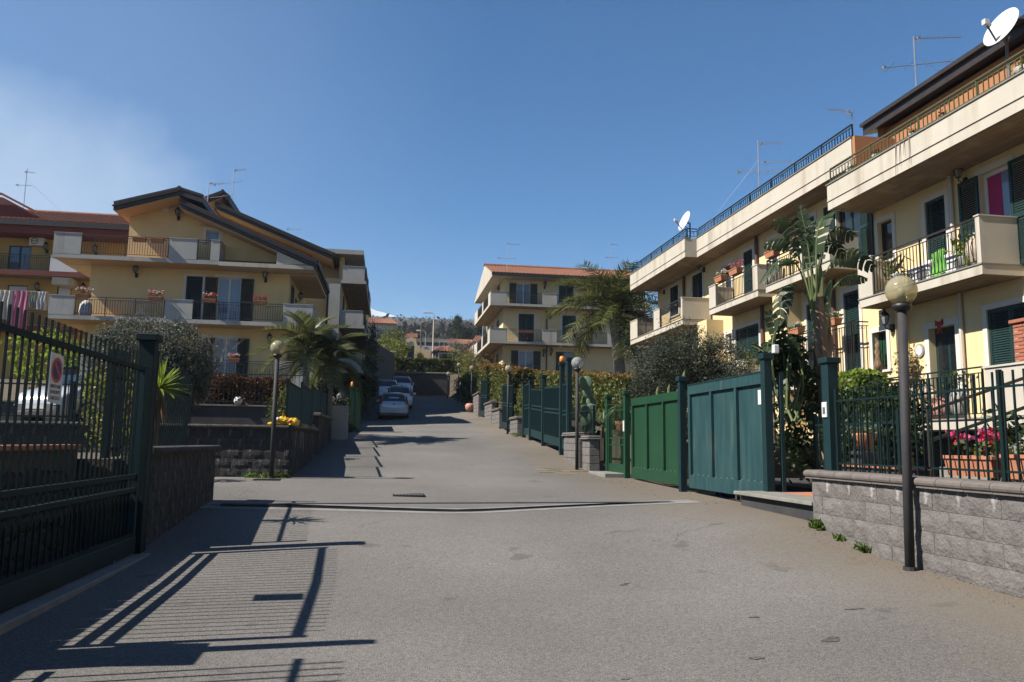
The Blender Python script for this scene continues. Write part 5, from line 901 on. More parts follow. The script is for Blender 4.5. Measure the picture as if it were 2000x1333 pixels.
# ------------------------------------------------------------------ foliage
def unit(n): v = rng.normal(size=(n, 3)); return v/np.linalg.norm(v, axis=1)[:, None]
def leaves(c, l, w, up=0.0, jit=.3):                               # rhombic leaves at the points c
    n = len(c); a = unit(n); a[:, 2] += up; a /= np.linalg.norm(a, axis=1)[:, None]; s = np.cross(a, unit(n)); s /= np.linalg.norm(s, axis=1)[:, None]+1e-9
    k = (1 + jit*rng.uniform(-1, 1, n))[:, None]; v = np.stack([c-a*l*k/2, c+s*w*k/2, c+a*l*k/2, c-s*w*k/2], 1).reshape(-1, 3); f = np.arange(4*n).reshape(-1, 4); return v, f
def fast_mesh(name, v, f, m, parent=None, kind=None):
    org = np.asarray(ORG[parent.name]) if parent else np.zeros(3); me = bpy.data.meshes.new(name); v = np.asarray(v, np.float32)-org; n = len(f); k = f.shape[1]
    me.vertices.add(len(v)); me.vertices.foreach_set('co', v.astype(np.float32).ravel()); me.loops.add(n*k); me.loops.foreach_set('vertex_index', f.astype(np.int32).ravel()); me.polygons.add(n); me.polygons.foreach_set('loop_start', np.arange(0, n*k, k, dtype=np.int32)); me.update(calc_edges=True); me.validate()
    me.materials.append(m); o = bpy.data.objects.new(name, me); SC.collection.objects.link(o)
    if parent: o.parent = parent; ORG[o.name] = tuple(org)
    if kind: o['kind'] = kind
    return o
def clump_pts(ells, K, per, sig, shell=.75, flat=1.0):             # clumps of points through and over ellipsoids (centre, radii)
    out = []; vol = np.array([r[0]*r[1]*r[2] for _, r in ells])**.7; vol = vol/vol.sum()
    for (c, r), q in zip(ells, vol):
        k = max(3, int(K*q)); d = unit(k); rad = (shell + (1-shell)*rng.random(k)**.6)*np.where(rng.random(k) < .8, 1, rng.random(k)); cc = np.asarray(c) + d*np.asarray(r)*rad[:, None]
        p = np.repeat(cc, per, 0) + rng.normal(size=(k*per, 3))*sig*np.array([1, 1, flat])*rng.uniform(.6, 1.4, (k, 1)).repeat(per, 0); out.append(p)
    return np.concatenate(out)
def shrub(name, label, cat, base, ells, K, per, sig, l, w, m, trunk=None, group=None, up=.1, tips=None, bark='bark'):
    t = thing(name, label, cat, base, group); p = clump_pts(ells, K, per, sig); v, f = leaves(p, l, w, up); fast_mesh('crown' if 'tree' in cat else 'foliage', v, f, M[m], t)
    if tips:
        p = clump_pts(ells, int(K*tips[1]), max(3, per//3), sig*.7, .98); v, f = leaves(p, l*1.1, w, .4); fast_mesh('tips', v, f, M[tips[0]], t, 'stuff')
    if trunk is not None:
        b = MB(); x, y, z = base
        for i in range(trunk[0]):
            c, r = ells[i % len(ells)]; d = np.asarray(c)+rng.normal(size=3)*np.asarray(r)*.35; b.path([(x+rng.uniform(-.1, .1), y+rng.uniform(-.1, .1), z-.1), tuple((np.array([x, y, z])*.5+d*.5)+rng.normal(size=3)*.12), tuple(d)], [trunk[1], trunk[1]*.65, trunk[1]*.25], 6)
        b.build('trunk' if 'tree' in cat else 'stems', M[bark], t)
    return t
def hedge(label, x0, x1, y0, y1, z0, z1, n, l, w, m, tip=None, group=None, bulge=.12, z0b=None, z1b=None, core='hedge_dark'):
    # a clipped hedge: leaves through a skin round its box; ends at y1 (or x1) may stand higher
    t = thing('hedge', label, 'hedge', ((x0+x1)/2, (y0+y1)/2, z0), group); z0b = z0 if z0b is None else z0b; z1b = z1 if z1b is None else z1b
    u = rng.random((n, 3)); face = rng.random(n); dx, dy = x1-x0, y1-y0; P = u.copy(); A = np.array([dy*(z1-z0), dx*(z1-z0)*1.5, dx*dy*1.5]); A = A/A.sum(); d = rng.exponential(.09, n)
    long_y = dy > dx
    for i, (axis) in enumerate((0, 1, 2)):
        lo = A[:axis].sum(); hi = lo + A[axis]; k = (face >= lo) & (face < hi); size = (dx, dy, z1-z0)[axis]; side = (rng.random(n) < (.6 if axis < 2 else .0)); off = np.clip(d/size, 0, .6); P[k, axis] = np.where(side[k], off[k], 1-off[k])
    s = P[:, 1] if long_y else P[:, 0]; zb = z0+(z0b-z0)*s; zt = z1+(z1b-z1)*s
    pts = np.stack([x0+dx*P[:, 0], y0+dy*P[:, 1], zb+(zt-zb)*P[:, 2]], 1); q = pts*1.0
    lump = (vnoise(q[:, 0]*1.0+q[:, 2]*.7, q[:, 1]+q[:, 2]*1.3, .55, 8)-.5)*2*bulge; pts += unit(n)*.04; pts[:, 2] += lump*P[:, 2]; pts[:, 0] += lump*np.where(P[:, 0] < .5, -1, 1)*.8; pts[:, 1] += lump*np.where(P[:, 1] < .5, -1, 1)*.8
    v, f = leaves(pts, l, w, .15)
    if tip:
        top = (P[:, 2] > .90) | ((P[:, 2] > .74) & (rng.random(n) < .35)); top &= rng.random(n) < tip[1]; ft = np.where(top)[0]; fo = np.where(~top)[0]; fast_mesh('foliage', v.reshape(-1, 4, 3)[fo].reshape(-1, 3), np.arange(4*len(fo)).reshape(-1, 4), M[m], t); vt = v.reshape(-1, 4, 3)[ft]; vt[:, :, 2] += .06; fast_mesh('tips', vt.reshape(-1, 3), np.arange(4*len(ft)).reshape(-1, 4), M[tip[0]], t)
    else: fast_mesh('foliage', v, f, M[m], t)
    b = MB(); e = .16; b.hexa([(x0+e, y0+e, z0), (x1-e, y0+e, z0), (x1-e, y1-e, z0b), (x0+e, y1-e, z0b), (x0+e, y0+e, z1-e), (x1-e, y0+e, (z1 if long_y else z1b)-e), (x1-e, y1-e, z1b-e), (x0+e, y1-e, (z1b if long_y else z1)-e)]); b.build('inner_growth', M[core], t); return t

# left garden
shrub('silvery_shrub', 'large clipped silvery grey shrub rising behind the gate post', 'shrub', (-5.6, 19.6, 1.45), [((-5.0, 19.5, 3.0), (.85, .8, .95)), ((-5.9, 19.6, 3.05), (.95, .9, 1.0)), ((-6.5, 19.7, 2.9), (.55, .7, .85)), ((-4.75, 19.4, 2.6), (.5, .6, .7))], 1150, 46, .085, .066, .025, 'grey_shrub', (7, .06))
shrub('leafy_shrub', 'sunlit yellow green shrub seen through the bars of the sliding gate', 'shrub', (-5.2, 16.0, .5), [((-5.2, 16, 2.0), (.45, .4, .75)), ((-5.0, 15.8, 1.4), (.35, .3, .5))], 110, 16, .08, .11, .05, 'lime', (6, .03))
shrub('leafy_shrub', 'small yellow green plant low behind the left end of the gate', 'shrub', (-3.75, 7.2, 1.1), [((-3.7, 6.6, 1.28), (.2, .25, .25))], 26, 10, .05, .09, .04, 'lime', (4, .012))
shrub('leafy_shrub', 'bright green bush behind the silver car under the far left house', 'shrub', (-12.5, 31, 2.5), [((-12.5, 31, 4.2), (1.3, 1, .9)), ((-10.8, 31, 3.8), (1.2, 1, .7))], 120, 16, .14, .2, .09, 'bright', (4, .05))
shrub('dark_tree', 'dark bushy tree at the left edge behind the gate', 'tree', (-14.2, 27, 2.2), [((-14.2, 27, 4.2), (1.3, 1.2, 1.5)), ((-15.2, 27, 3.4), (1.2, 1.2, 1.2))], 200, 20, .16, .13, .06, 'hedge_dark', (5, .09))
shrub('dry_bush', 'dry reddish brown bush left of the silver car', 'shrub', (-12.3, 21, 1.45), [((-12.2, 21, 2.6), (.8, .6, .7))], 90, 18, .10, .10, .04, 'dry', (6, .025))
hedge('brown leaved hedge along the garden terrace of the gabled house', -6.2, -3.3, 26.4, 27.2, 2.2, 3.25, 9000, .09, .05, 'dry', bulge=.1)
shrub('dry_bush', 'rounded brown bush at the left end of the brown hedge', 'shrub', (-5.9, 26.2, 2.2), [((-5.8, 26.2, 2.85), (.55, .5, .6))], 80, 20, .08, .09, .04, 'dry', (4, .03))
shrub('leafy_shrub', 'small dark green shrub with white flowers left of the mesh fence', 'shrub', (-2.9, 22, 1.45), [((-2.85, 22, 2.1), (.32, .35, .55))], 60, 18, .07, .08, .04, 'hedge', (4, .02))
def bare_tree(label, base, h, n, m='twig', seed=3, r0=.05, spread=.7):
    t = thing('bare_tree', label, 'tree', base); r = random.Random(seed); b = MB(); tw = MB()
    def grow(mb, p, d, L, rad, dep):
        q = p + d*L; mid = p+d*L*.5+Vector((r.uniform(-1, 1), r.uniform(-1, 1), r.uniform(-.3, .6)))*L*.08; mb.path([p, mid, q], [rad, rad*.85, rad*.65], 5 if dep > 2 else 4)
        if dep == 0: return
        for i in range(r.choice((2, 3, 3))):
            e = (d + Vector((r.uniform(-1, 1), r.uniform(-1, 1), r.uniform(-.2, .7)))*spread).normalized(); grow(tw if dep < n else mb, p.lerp(q, r.uniform(.55, 1)) , e, L*r.uniform(.6, .85), rad*.55, dep-1)
    grow(b, Vector(base), Vector((.05, 0, 1)), h*.33, r0, n); b.build('trunk', M[m], t); tw.build('crown', M[m], t); return t
bare_tree('bare branched young tree in front of the ground floor window', (-6.45, 30, 2.4), 3.6, 5, seed=5); bare_tree('small bare shrub behind the bars near the yellow green shrub', (-4.6, 14.4, .4), 2.2, 4, seed=9, r0=.03)
def weeds(label, x0, x1, y0, y1, n, h, zf=None, m='weed', l=.10, w=.035):
    k = n; x = rng.uniform(x0, x1, k); y = rng.uniform(y0, y1, k); z = np.array([gz(a, c) for a, c in zip(x, y)]) + rng.random(k)*h; v, f = leaves(np.stack([x, y, z], 1), l, w, .8); o = fast_mesh('weeds', v, f, M[m]); o['label'] = label; o['category'] = 'weeds'; return o
weeds('green weeds growing round the foot of the left lamp post', -2.9, -1.98, 17.0, 17.18, 260, .09, l=.09, w=.028); 
for x, y, n, s, lab in ((4.98, 8.66, 110, .10, 'largest weed tuft at the foot of the grey wall by the threshold'), (4.98, 8.2, 30, .05, 'tiny weed tuft between two others along the grey wall'), (4.97, 7.78, 45, .09, 'broad leaved weed at the foot of the grey wall near the lamp post')): weeds(lab, x-.05, x+.05, y-.08, y+.08, n, s*.9, l=.085, w=.026)
weeds('small weed at the foot of the wall beside the far dark gates', 4.85, 5.1, 30.2, 30.8, 90, .12)
# yucca
def spiky(label, base, th, n, L, w, m, name='yucca', cat='yucca', droop=.25, dead=0, lean=(0, 0)):
    t = thing(name, label, cat, base); x, y, z = base; top = Vector((x+lean[0], y+lean[1], z+th)); b = MB(); b.path([(x, y, z-.05), (x+lean[0]*.4, y+lean[1]*.4, z+th*.5), top], [.035, .03, .04], 7); b.build('trunk', M['bark'], t)
    for i in range(n+dead):
        a = rng.uniform(0, 2*pi); e = rng.uniform(-.2, 1.35) if i < n else rng.uniform(-1.5, -1.1); d = Vector((cos(a)*cos(e), sin(a)*cos(e), sin(e))); Lk = L*rng.uniform(.7, 1.05); s = d.cross(Vector((0, 0, 1))).normalized(); up = s.cross(d); b = MB(); P = [top + d*Lk*q - Vector((0, 0, droop*Lk*q*q*(1-max(0, sin(e))))) for q in (0, .35, .7, 1)]; W = [w*.5, w, w*.75, .002]
        b.v = [tuple(p+s*k*wd+up*(abs(k)*wd*.5)) for p, wd in zip(P, W) for k in (-1, 0, 1)]; b.f = [(j*3+k, j*3+k+1, j*3+k+4, j*3+k+3) for j in range(3) for k in (0, 1)]; b.m = [0]*6; b.build('leaf', M[m if i < n else 'husk'], t)
    return t
spiky('spiky yucca with pale bare stem behind the short dark wall', (-2.93, 10.75, 1.04), .84, 50, .42, .020, 'bright', dead=18)
spiky('spiky rosette of pale blue green agave leaves above the weathered gate', (7.2, 13.9, 1.2), 1.45, 26, .5, .035, 'aloe', 'agave', 'agave', droop=.1)
# palms
def frond_mesh(L, n, ll, droop, m, w=.035, vee=.5, plume=0, seed=1):
    r = np.random.default_rng(seed); b = MB(); P = lambda s: Vector((L*s*(1-.12*droop*s), 0, L*(.42*s-droop*s*s)))
    b.path([P(s) for s in np.linspace(0, 1, 7)], [.035*(1-.8*s) for s in np.linspace(0, 1, 7)], 5); 
    for i in range(n):
        s = .14+.86*(i+.5)/n; c = P(s); tn = (P(min(1, s+.02))-P(s-.02)).normalized(); k = ll*(1-abs(s-.5)*.9)*r.uniform(.85, 1.1)
        for sg in (-1, 1):
            sd = Vector((0, sg, 0)); up = tn.cross(sd)*sg; up = up if up.z > 0 else -up; d = (sd*1.0 + tn*.75 + up*(vee + plume*r.uniform(-1, 1))).normalized(); e = c+d*k; g = Vector((0, 0, -1))*k*r.uniform(.2, .45); q = tn*w*.5
            b._add([c-q, c+q, c+d*k*.55+q*1.3+g*.25, c+d*k*.55-q*1.3+g*.25, e+g], [(0, 1, 2, 3), (3, 2, 4)])
    return b.mesh('frond', [M[m]])
def palm(label, base, th, r0, r1, n, L, ll, m, seed, droop=.8, trunkm='palmtrunk', plume=0, up=(-.5, 1.2), name='palm_tree', nl=44, vee=.5, bend=(0, 0), w=.035):
    t = thing(name, label, 'palm tree', base); x, y, z = base; top = Vector((x+bend[0], y+bend[1], z+th)); b = MB(); k = int(th/.16); b.path([(x+bend[0]*(i/k)**2, y+bend[1]*(i/k)**2, z-.2+(th+.2)*i/k) for i in range(k+1)], [(r0+(r1-r0)*i/k)*(1+.05*(i % 2)) for i in range(k+1)], 10); b.build('trunk', M[trunkm], t)
    b = MB(); b.lathe(top.x, top.y, [(r1*.95, top.z-.15), (r1*1.25, top.z+.1), (r1*.7, top.z+.6), (.02, top.z+.9)], 9); b.build('crownshaft', M['stalk'], t); r = random.Random(seed)
    ms = [frond_mesh(L*q, nl, ll, droop*dq, m, w, vee, plume, seed+i) for i, (q, dq) in enumerate(((1, 1), (.92, 1.2), (1.05, .8), (.85, 1.0)))]
    for i in range(n):
        a = 2.4*i + r.uniform(-.2, .2); e = up[0]+(up[1]-up[0])*((i+.5)/n); piece('frond', r.choice(ms), t, (top.x, top.y, top.z+.35*(i/n)), (r.uniform(-.3, .3), -e, a))
    return t
palm('left of the two feather palms in front of the gabled house', (-2.85, 28, 1.9), 2.25, .13, .09, 17, 1.8, .75, 'palm', 2, .9, up=(-.4, 1.35), nl=40, w=.035); palm('right of the two feather palms in front of the gabled house', (-2.05, 28.6, 1.9), 2.0, .12, .09, 15, 1.7, .7, 'palm', 6, .95, up=(-.4, 1.3), nl=40, w=.035)
palm('tall plumed queen palm beside the right terraced houses', (12.15, 40, 3.0), 4.9, .33, .26, 25, 3.5, .95, 'queen', 11, .9, plume=.75, up=(-.3, 1.45), nl=80, vee=.25, w=.045, bend=(-.4, 0))
# olive, cacti, prickly pear on the right
shrub('olive_bush', 'wide grey green olive bush above the bright green gate', 'shrub', (7.4, 19.2, 1.5), [((6.9, 19.2, 3.1), (.75, .8, .85)), ((7.6, 19.3, 3.3), (.9, .8, .95)), ((8.4, 19.0, 3.15), (.75, .8, .85)), ((7.2, 19.2, 2.5), (1.1, .8, .8)), ((8.3, 19, 2.6), (.8, .8, .8))], 1500, 46, .095, .066, .019, 'olive', (8, .06), up=.3)
shrub('olive_bush', 'loose thin twigs of olive rising above the bush', 'shrub', (7.5, 19.6, 2.5), [((7.4, 19.7, 4.1), (.45, .4, .5)), ((8.0, 19.7, 4.2), (.5, .4, .5))], 40, 14, .08, .07, .018, 'olive', (10, .012), up=.5)
shrub('flowering_shrub', 'loose shrub with small pink flowers right of the olive bush', 'shrub', (9.0, 18, 1.5), [((8.9, 18, 2.9), (.55, .5, .7))], 110, 14, .09, .07, .03, 'hedge', (6, .02), tips=('flower_pink', .05))
t = thing('column_cactus', 'group of green column cactus stems above the bright green gate', 'cactus', (6.6, 17.6, 1.2)); 
for x, h in ((6.22, 2.6), (6.50, 2.66), (6.72, 2.6), (6.88, 3.0), (6.64, 2.5)): b = MB(); b.path([(x-.02, 17.6, 1.2), (x, 17.6, h-.1), (x+.02, 17.6, h)], [.036, .038, .012], 8); b.build('stem', M['cactus'], t)
t = thing('prickly_pear', 'tall prickly pear cactus behind the clear globe lamp', 'cactus', (5.4, 21.2, 1.5)); r = random.Random(4); pads = [(Vector((5.42, 21.2, 1.5)), 0)]
pm = MB(); pm.ball((0, 0, .17), .15, 10, 7, 1.25); pm.v = [(x*1.0, y*.22, z) for x, y, z in pm.v]; pm = pm.mesh('pad', M['prickly'])
for i in range(15):
    p, d = pads[r.randrange(max(0, len(pads)-7), len(pads))]; a = r.uniform(-.7, .7); piece('pad', pm, t, p, (r.uniform(-.2, .2), a, r.uniform(-.8, .8)), (r.uniform(.8, 1.2),)*3); q = p + Vector((sin(a)*.27, r.uniform(-.08, .08), cos(a)*.27))
    if q.z < 3.3: pads.append((q, d+1))
for i, (x, y, z, lab) in enumerate(((5.55, 19.9, 1.45, 'spiky aloe plant spilling over the bar fence by the green garden gate'), (5.7, 18.7, 1.9, 'aloe leaves trailing behind the narrow green gate'))): spiky(lab, (x, y, z), .25, 34, .55, .02, 'aloe', 'aloe_plant', 'aloe', droop=.9)
# strelitzias
def big_leaf(t, pts, w, side, torn=11, gap=.22, droop=.35, seed=0, curl=.3):
    r = random.Random(seed); P = [Vector(p) for p in pts]
    def at(s): 
        k = s*(len(P)-1); i = min(int(k), len(P)-2); f = k-i; a0 = P[max(i-1, 0)]; a1 = P[i]; a2 = P[i+1]; a3 = P[min(i+2, len(P)-1)]; return .5*((2*a1)+(a2-a0)*f+(2*a0-5*a1+4*a2-a3)*f*f+(3*a1-a0-3*a2+a3)*f**3)
    b = MB(); side = Vector(side).normalized(); st = .38; b.path([at(s) for s in np.linspace(0, 1, 12)], [.021*(1-.85*s) for s in np.linspace(0, 1, 12)], 6); b.mi = 1
    for sg in (-1, 1):
        n = torn
        for i in range(n):
            s0 = st+(1-st)*i/n; s1 = st+(1-st)*(i+1-gap*r.uniform(.2, 1.4))/n; tn = (at(min(1, s1))-at(s0)).normalized(); sd = (side-tn*side.dot(tn)).normalized()*sg; nn = tn.cross(sd); nn = nn if nn.z > 0 else -nn
            def wd(s): q = (s-st)/(1-st); return w*(max(0, sin(pi*min(1, .12+.88*q)))**.6)
            tilt = r.uniform(-.15, .25)+droop; vs = []
            for q in (0, .35, .7, 1):
                for s in (s0, s1): vs.append(at(s) + sd*(wd((s0+s1)/2 if q == 1 else s)*q*cos(tilt*q)) + nn*(curl*w*q*.5*(1-q)) - Vector((0, 0, 1))*(wd(s)*q*q*sin(tilt)) + tn*(w*.25*q))
            b._add(vs, [(0, 1, 3, 2), (2, 3, 5, 4), (4, 5, 7, 6)])
    return b.build('leaf', [M['stalk'], M['strel']], t)
sx = lambda x, y, dy=0: ((x-755)/1532*(12.5+dy)*1.0+.43, 12.5+dy, 1.25+(862-y)/1532*(12.5+dy)*1.0+.16)
st = thing('strelitzia_tree', 'tall banana like strelitzia with torn leaves in front of the right house', 'tree', (7.4, 12.5, .5))
b = MB(); b.path([(7.45, 12.5, .45), (7.43, 12.5, 1.6), (7.42, 12.5, 2.7), (7.38, 12.5, 3.5), (7.36, 12.5, 3.95)], [.12, .115, .115, .12, .08], 12); b.build('trunk', M['husk'], st)
for i in range(16):
    a = 2.39*i; z = 2.2+i*.11; b = MB(); d = Vector((cos(a), sin(a)*.6, 0)); b.path([Vector((7.42, 12.5, z))+d*.08, Vector((7.42, 12.5, z+.3))+d*.14, Vector((7.42, 12.5, z+.55))+d*(.20 if i > 8 else .14)], [.06, .05, .015], 6); b.build('leaf_base', M['husk' if i < 9 else 'stalk'], st)
LV = [([(1594, 585), (1590, 500), (1582, 430), (1570, 362)], .13, (.8, -.5, .1), -.2, .05), ([(1600, 590), (1602, 520), (1606, 430), (1622, 388), (1655, 372)], .26, (.35, -.9, .25), -.3, .1), ([(1592, 590), (1582, 500), (1568, 440), (1545, 402), (1508, 400)], .22, (.1, -.6, .6), -.1, .45), ([(1590, 585), (1572, 505), (1556, 455), (1530, 440), (1490, 452)], .20, (0, -.7, .5), .2, .45),
      ([(1588, 590), (1568, 515), (1545, 486), (1510, 492), (1478, 535)], .24, (.3, -.9, .1), -.3, .35), ([(1604, 585), (1612, 500), (1630, 435), (1660, 412), (1692, 422)], .22, (0, -.5, .7), -.2, .5), ([(1606, 590), (1620, 520), (1655, 470), (1700, 462), (1740, 492)], .22, (0, -.6, .6), .1, .5), ([(1600, 590), (1604, 520), (1618, 455), (1640, 440), (1668, 470)], .2, (.2, -.9, .2), -.3, .4),
      ([(1606, 580), (1640, 543), (1668, 518), (1692, 512), (1722, 516)], .13, (0, -.4, .8), .3, .9), ([(1588, 580), (1570, 548), (1540, 540), (1520, 575), (1516, 640)], .2, (.7, -.7, .1), -.1, .5), ([(1598, 585), (1596, 520), (1592, 470), (1590, 440), (1596, 405)], .15, (.7, -.6, 0), .3, .1)]
for i, (pp, w, sd, dy, dr) in enumerate(LV): big_leaf(st, [sx(x, y, dy*min(1, k/1.5)) for k, (x, y) in enumerate(pp)], w, sd, 10, .25, dr, i)
st2 = thing('strelitzia_clump', 'lower clump of broad strelitzia leaves left of the tall one', 'shrub', (6.75, 12.9, .6))
LW = [([(1525, 800), (1522, 700), (1512, 640), (1490, 600)], .18, .05), ([(1530, 800), (1535, 720), (1545, 660), (1565, 640)], .2, .1), ([(1520, 810), (1505, 740), (1480, 690), (1450, 672)], .17, .4), ([(1535, 820), (1560, 740), (1580, 720), (1592, 760)], .18, .5), ([(1520, 820), (1500, 770), (1475, 752), (1450, 765)], .15, .5), ([(1530, 820), (1528, 750), (1535, 690), (1530, 650)], .2, .1), ([(1540, 830), (1565, 780), (1580, 790), (1585, 840)], .2, .5), ([(1524, 800), (1530, 700), (1548, 665), (1572, 690)], .2, .4), ([(1530, 830), (1550, 770), (1570, 750), (1600, 770)], .17, .4), ([(1515, 820), (1495, 720), (1500, 650), (1520, 620)], .2, .1), ([(1525, 830), (1510, 790), (1490, 800), (1478, 840)], .15, .6)]
LW += [([(1520+r.uniform(-25, 35), 830), (1520+r.uniform(-40, 60), 740), (1500+60*q+r.uniform(-20, 20), 680+r.uniform(-20, 40)), (1465+130*q+r.uniform(-10, 10), 690+r.uniform(-40, 90))], r.uniform(.15, .22), r.uniform(.2, .6)) for q in (0, .15, .3, .45, .6, .75, .9, 1.0, .5, .2)]
for i, (pp, w, dr) in enumerate(LW): big_leaf(st2, [sx(x, y, rng.uniform(-.3, .5)) for x, y in pp], w, (rng.uniform(-.5, .8), -.8, rng.uniform(0, .5)), 7, .18, dr, 30+i)
# hedges up the right side, end hedge and far greenery
hedge('tall photinia hedge with red tips on the right of the street', 5.35, 6.6, 35.7, 41.3, 2.4, 4.6, 17000, .13, .07, 'hedge', ('hedge_red', .6), z0b=3.0, z1b=5.15); hedge('narrow hedge block between dark gates on the right', 5.3, 6.1, 30.5, 32.4, 2.2, 3.5, 4500, .12, .065, 'hedge', ('hedge_red', .3)); hedge('farther hedge block beyond the last dark gate', 5.4, 6.6, 44.2, 48.5, 3.6, 5.55, 8000, .14, .075, 'hedge', ('hedge_red', .7), z1b=6.0)
hedge('long dark hedge with red top behind the dark gates', 6.7, 7.8, 22, 41, 1.8, 3.15, 22000, .13, .07, 'hedge', ('hedge_red', .35), z0b=3.0, z1b=5.0); hedge('brown topped hedge in the shade left of the queen palm', 8.8, 15.5, 44, 45.2, 3.0, 5.1, 12000, .14, .07, 'hedge_dark', ('hedge_red', .35))
hedge('dark clipped hedge on top of the wall at the end of the street', .5, 6.6, 70.3, 71.5, 7.2, 8.65, 9000, .17, .09, 'hedge', None); hedge('round clipped hedge block by the far end lamps', 5.1, 6.0, 52.5, 56, 4.0, 6.0, 3500, .15, .08, 'lime', None)
shrub('dark_shrub', 'dark green shrub leaning over the street by the far lamp post', 'shrub', (5.1, 50.5, 3.7), [((5.0, 50.5, 4.7), (.75, .9, .9))], 90, 20, .14, .13, .06, 'hedge_dark', (4, .04))
shrub('leafy_shrub', 'dark bush with white flowers by the left garden gates', 'shrub', (-2.6, 30, 2.0), [((-2.3, 30, 2.9), (.55, .6, .7)), ((-1.75, 31, 2.4), (.4, .5, .6))], 120, 20, .11, .10, .05, 'hedge_dark', (5, .03), tips=('flower_white', .06))
shrub('ivy_column', 'ivy clad column with orange flowers at the near end of the retaining wall', 'shrub', (-1.15, 47.8, 2.6), [((-1.2, 48, 5.4), (.5, .5, .75)), ((-1.0, 48.5, 7.0), (.28, .3, 1.4)), ((-1.2, 48.2, 4.4), (.45, .5, .7))], 160, 20, .12, .14, .07, 'hedge_dark', (3, .04), tips=('hedge_red', .12))
shrub('leafy_shrub', 'yellow green bushes above the retaining wall', 'shrub', (-.6, 74, 8), [((-1.6, 66, 8.9), (.8, 1.5, .9)), ((-.2, 76, 10.0), (1.0, 1.2, 1.2)), ((1.0, 80, 10.2), (1.0, 1.2, 1.2))], 200, 18, .2, .22, .1, 'lime', (5, .05))
shrub('leafy_shrub', 'yellow green tree tops left of the arched gateway', 'shrub', (.6, 96, 10.8), [((.2, 96, 13.4), (1.2, 1.2, 1.5)), ((1.2, 97, 12.8), (.8, .8, 1.2)), ((-1.5, 96, 12.4), (1.2, 1, 1.4))], 170, 18, .24, .28, .12, 'lime', (5, .06)); shrub('leafy_shrub', 'small round bush in front of the arched gateway', 'shrub', (3.6, 97, 10.5), [((3.6, 97, 11.5), (.5, .5, .6))], 40, 14, .13, .16, .08, 'hedge', (3, .03))
def pine(label, x, Y, z0, h, rad, n, seed):
    t = thing('pine_tree', label, 'tree', (x, Y, z0)); b = MB(); b.path([(x, Y, z0-.5), (x+.1, Y, z0+h*.95)], [.3, .05], 7); b.build('trunk', M['bark'], t); r = np.random.default_rng(seed); P = []
    for i in range(n): s = r.random()**.8; a = r.uniform(0, 2*pi); rr = rad*(1-s)**.7*r.uniform(.45, 1.1)*(1+.3*sin(3*a+i % 5)); P.append((x+cos(a)*rr, Y+sin(a)*rr, z0+h*(.12+.88*s)-rr*.12))
    P = np.repeat(np.array(P), 14, 0) + r.normal(size=(n*14, 3))*rad*.10; v, f = leaves(P, .55, .14, .2); fast_mesh('crown', v, f, M['pine'], t)
pine('large dark pine on the slope beyond the street end', 15.4, 180, 24.5, 5.5, 2.6, 170, 1); pine('second lower pine right of the large one', 18.6, 182, 24.2, 3.6, 2.0, 120, 2); pine('third pine half hidden by the balcony house', 20.2, 178, 24, 4.2, 1.9, 110, 3)
for lab, x, Y, z, rx, rz, mm in (('brown winter bushes left of the balcony house', 9.8, 88, 9.6, 1.3, 1.6, 'dry'), ('olive green bushes below the pines', 8.3, 90, 9.9, 1.2, 1.5, 'hedge'), ('brown thicket on the bank above the far end lamps', 8.6, 72, 7.6, 1.8, 1.3, 'dry'), ('yellow green scrub beside the end hedge', 7.6, 68, 7.2, 1.3, .9, 'lime'), ('bare brown scrub behind the far hedge block', 7.8, 58, 4.8, 1.4, 1.6, 'dry')):
    shrub('scrub', lab, 'shrub', (x, Y, z), [((x-.5*rx, Y, z+rz*.9), (rx*.8, 1, rz)), ((x+.6*rx, Y, z+rz*.7), (rx*.8, 1, rz*.8))], 130, 18, .2, .22, .06, mm, (8, .035), up=.6)
# the wooded slope far behind: one mass
k = 5200; yy = 240*np.exp(rng.random(k)*1.7); xx = (rng.random(k)-.45)*yy*1.3; keep = vnoise(xx, yy, 60, 9) > .42; xx, yy = xx[keep], yy[keep]; zz = hill_z(xx, yy); rr = rng.uniform(1.2, 3.2, len(xx)); P = np.repeat(np.stack([xx, yy, zz+rr*.6], 1), 7, 0) + rng.normal(size=(len(xx)*7, 3))*np.repeat(rr, 7)[:, None]*.55; M['winter_wood'] = leafmat('winter woodland', (.03, .032, .022), (.085, .07, .055), .1, .0); v, f = leaves(P, 2.6, 1.6, .1); fast_mesh('far_wood', v, f, M['winter_wood'], None, 'stuff')
# bright clipped shrub on the terrace rail and small climbers
hedge('bright yellow green clipped shrub beside the terrace steps', 10.8, 11.4, 16.5, 18.2, 2.0, 2.98, 5200, .12, .07, 'bright', None, core='hedge'); shrub('climbing_plant', 'thin climber with leaves at the foot of the tall strelitzia', 'shrub', (8.2, 13.6, .9), [((8.2, 13.6, 2.0), (.5, .4, .8)), ((8.7, 14.0, 1.5), (.5, .4, .6))], 90, 14, .10, .09, .045, 'hedge', (5, .015)); shrub('leafy_shrub', 'dark leafy shrubs in the passage behind the small bar gate', 'shrub', (7.4, 11.4, .6), [((7.3, 11.6, 1.3), (.5, .5, .6)), ((8.1, 12.0, 1.6), (.5, .5, .7)), ((8.9, 13.2, 1.7), (.8, .7, .8)), ((9.8, 14.6, 1.7), (.8, .7, .8)), ((7.6, 13.0, 1.5), (.7, .6, .8))], 420, 18, .10, .12, .055, 'hedge_dark', (5, .02))
shrub('leafy_shrub', 'dark shrubs in the shade below the terrace behind the bar fence', 'shrub', (7.6, 8.5, .6), [((7.4, 8.0, 1.2), (.5, .7, .55)), ((6.9, 6.9, 1.15), (.4, .6, .5))], 90, 16, .1, .11, .05, 'hedge_dark', (5, .02))
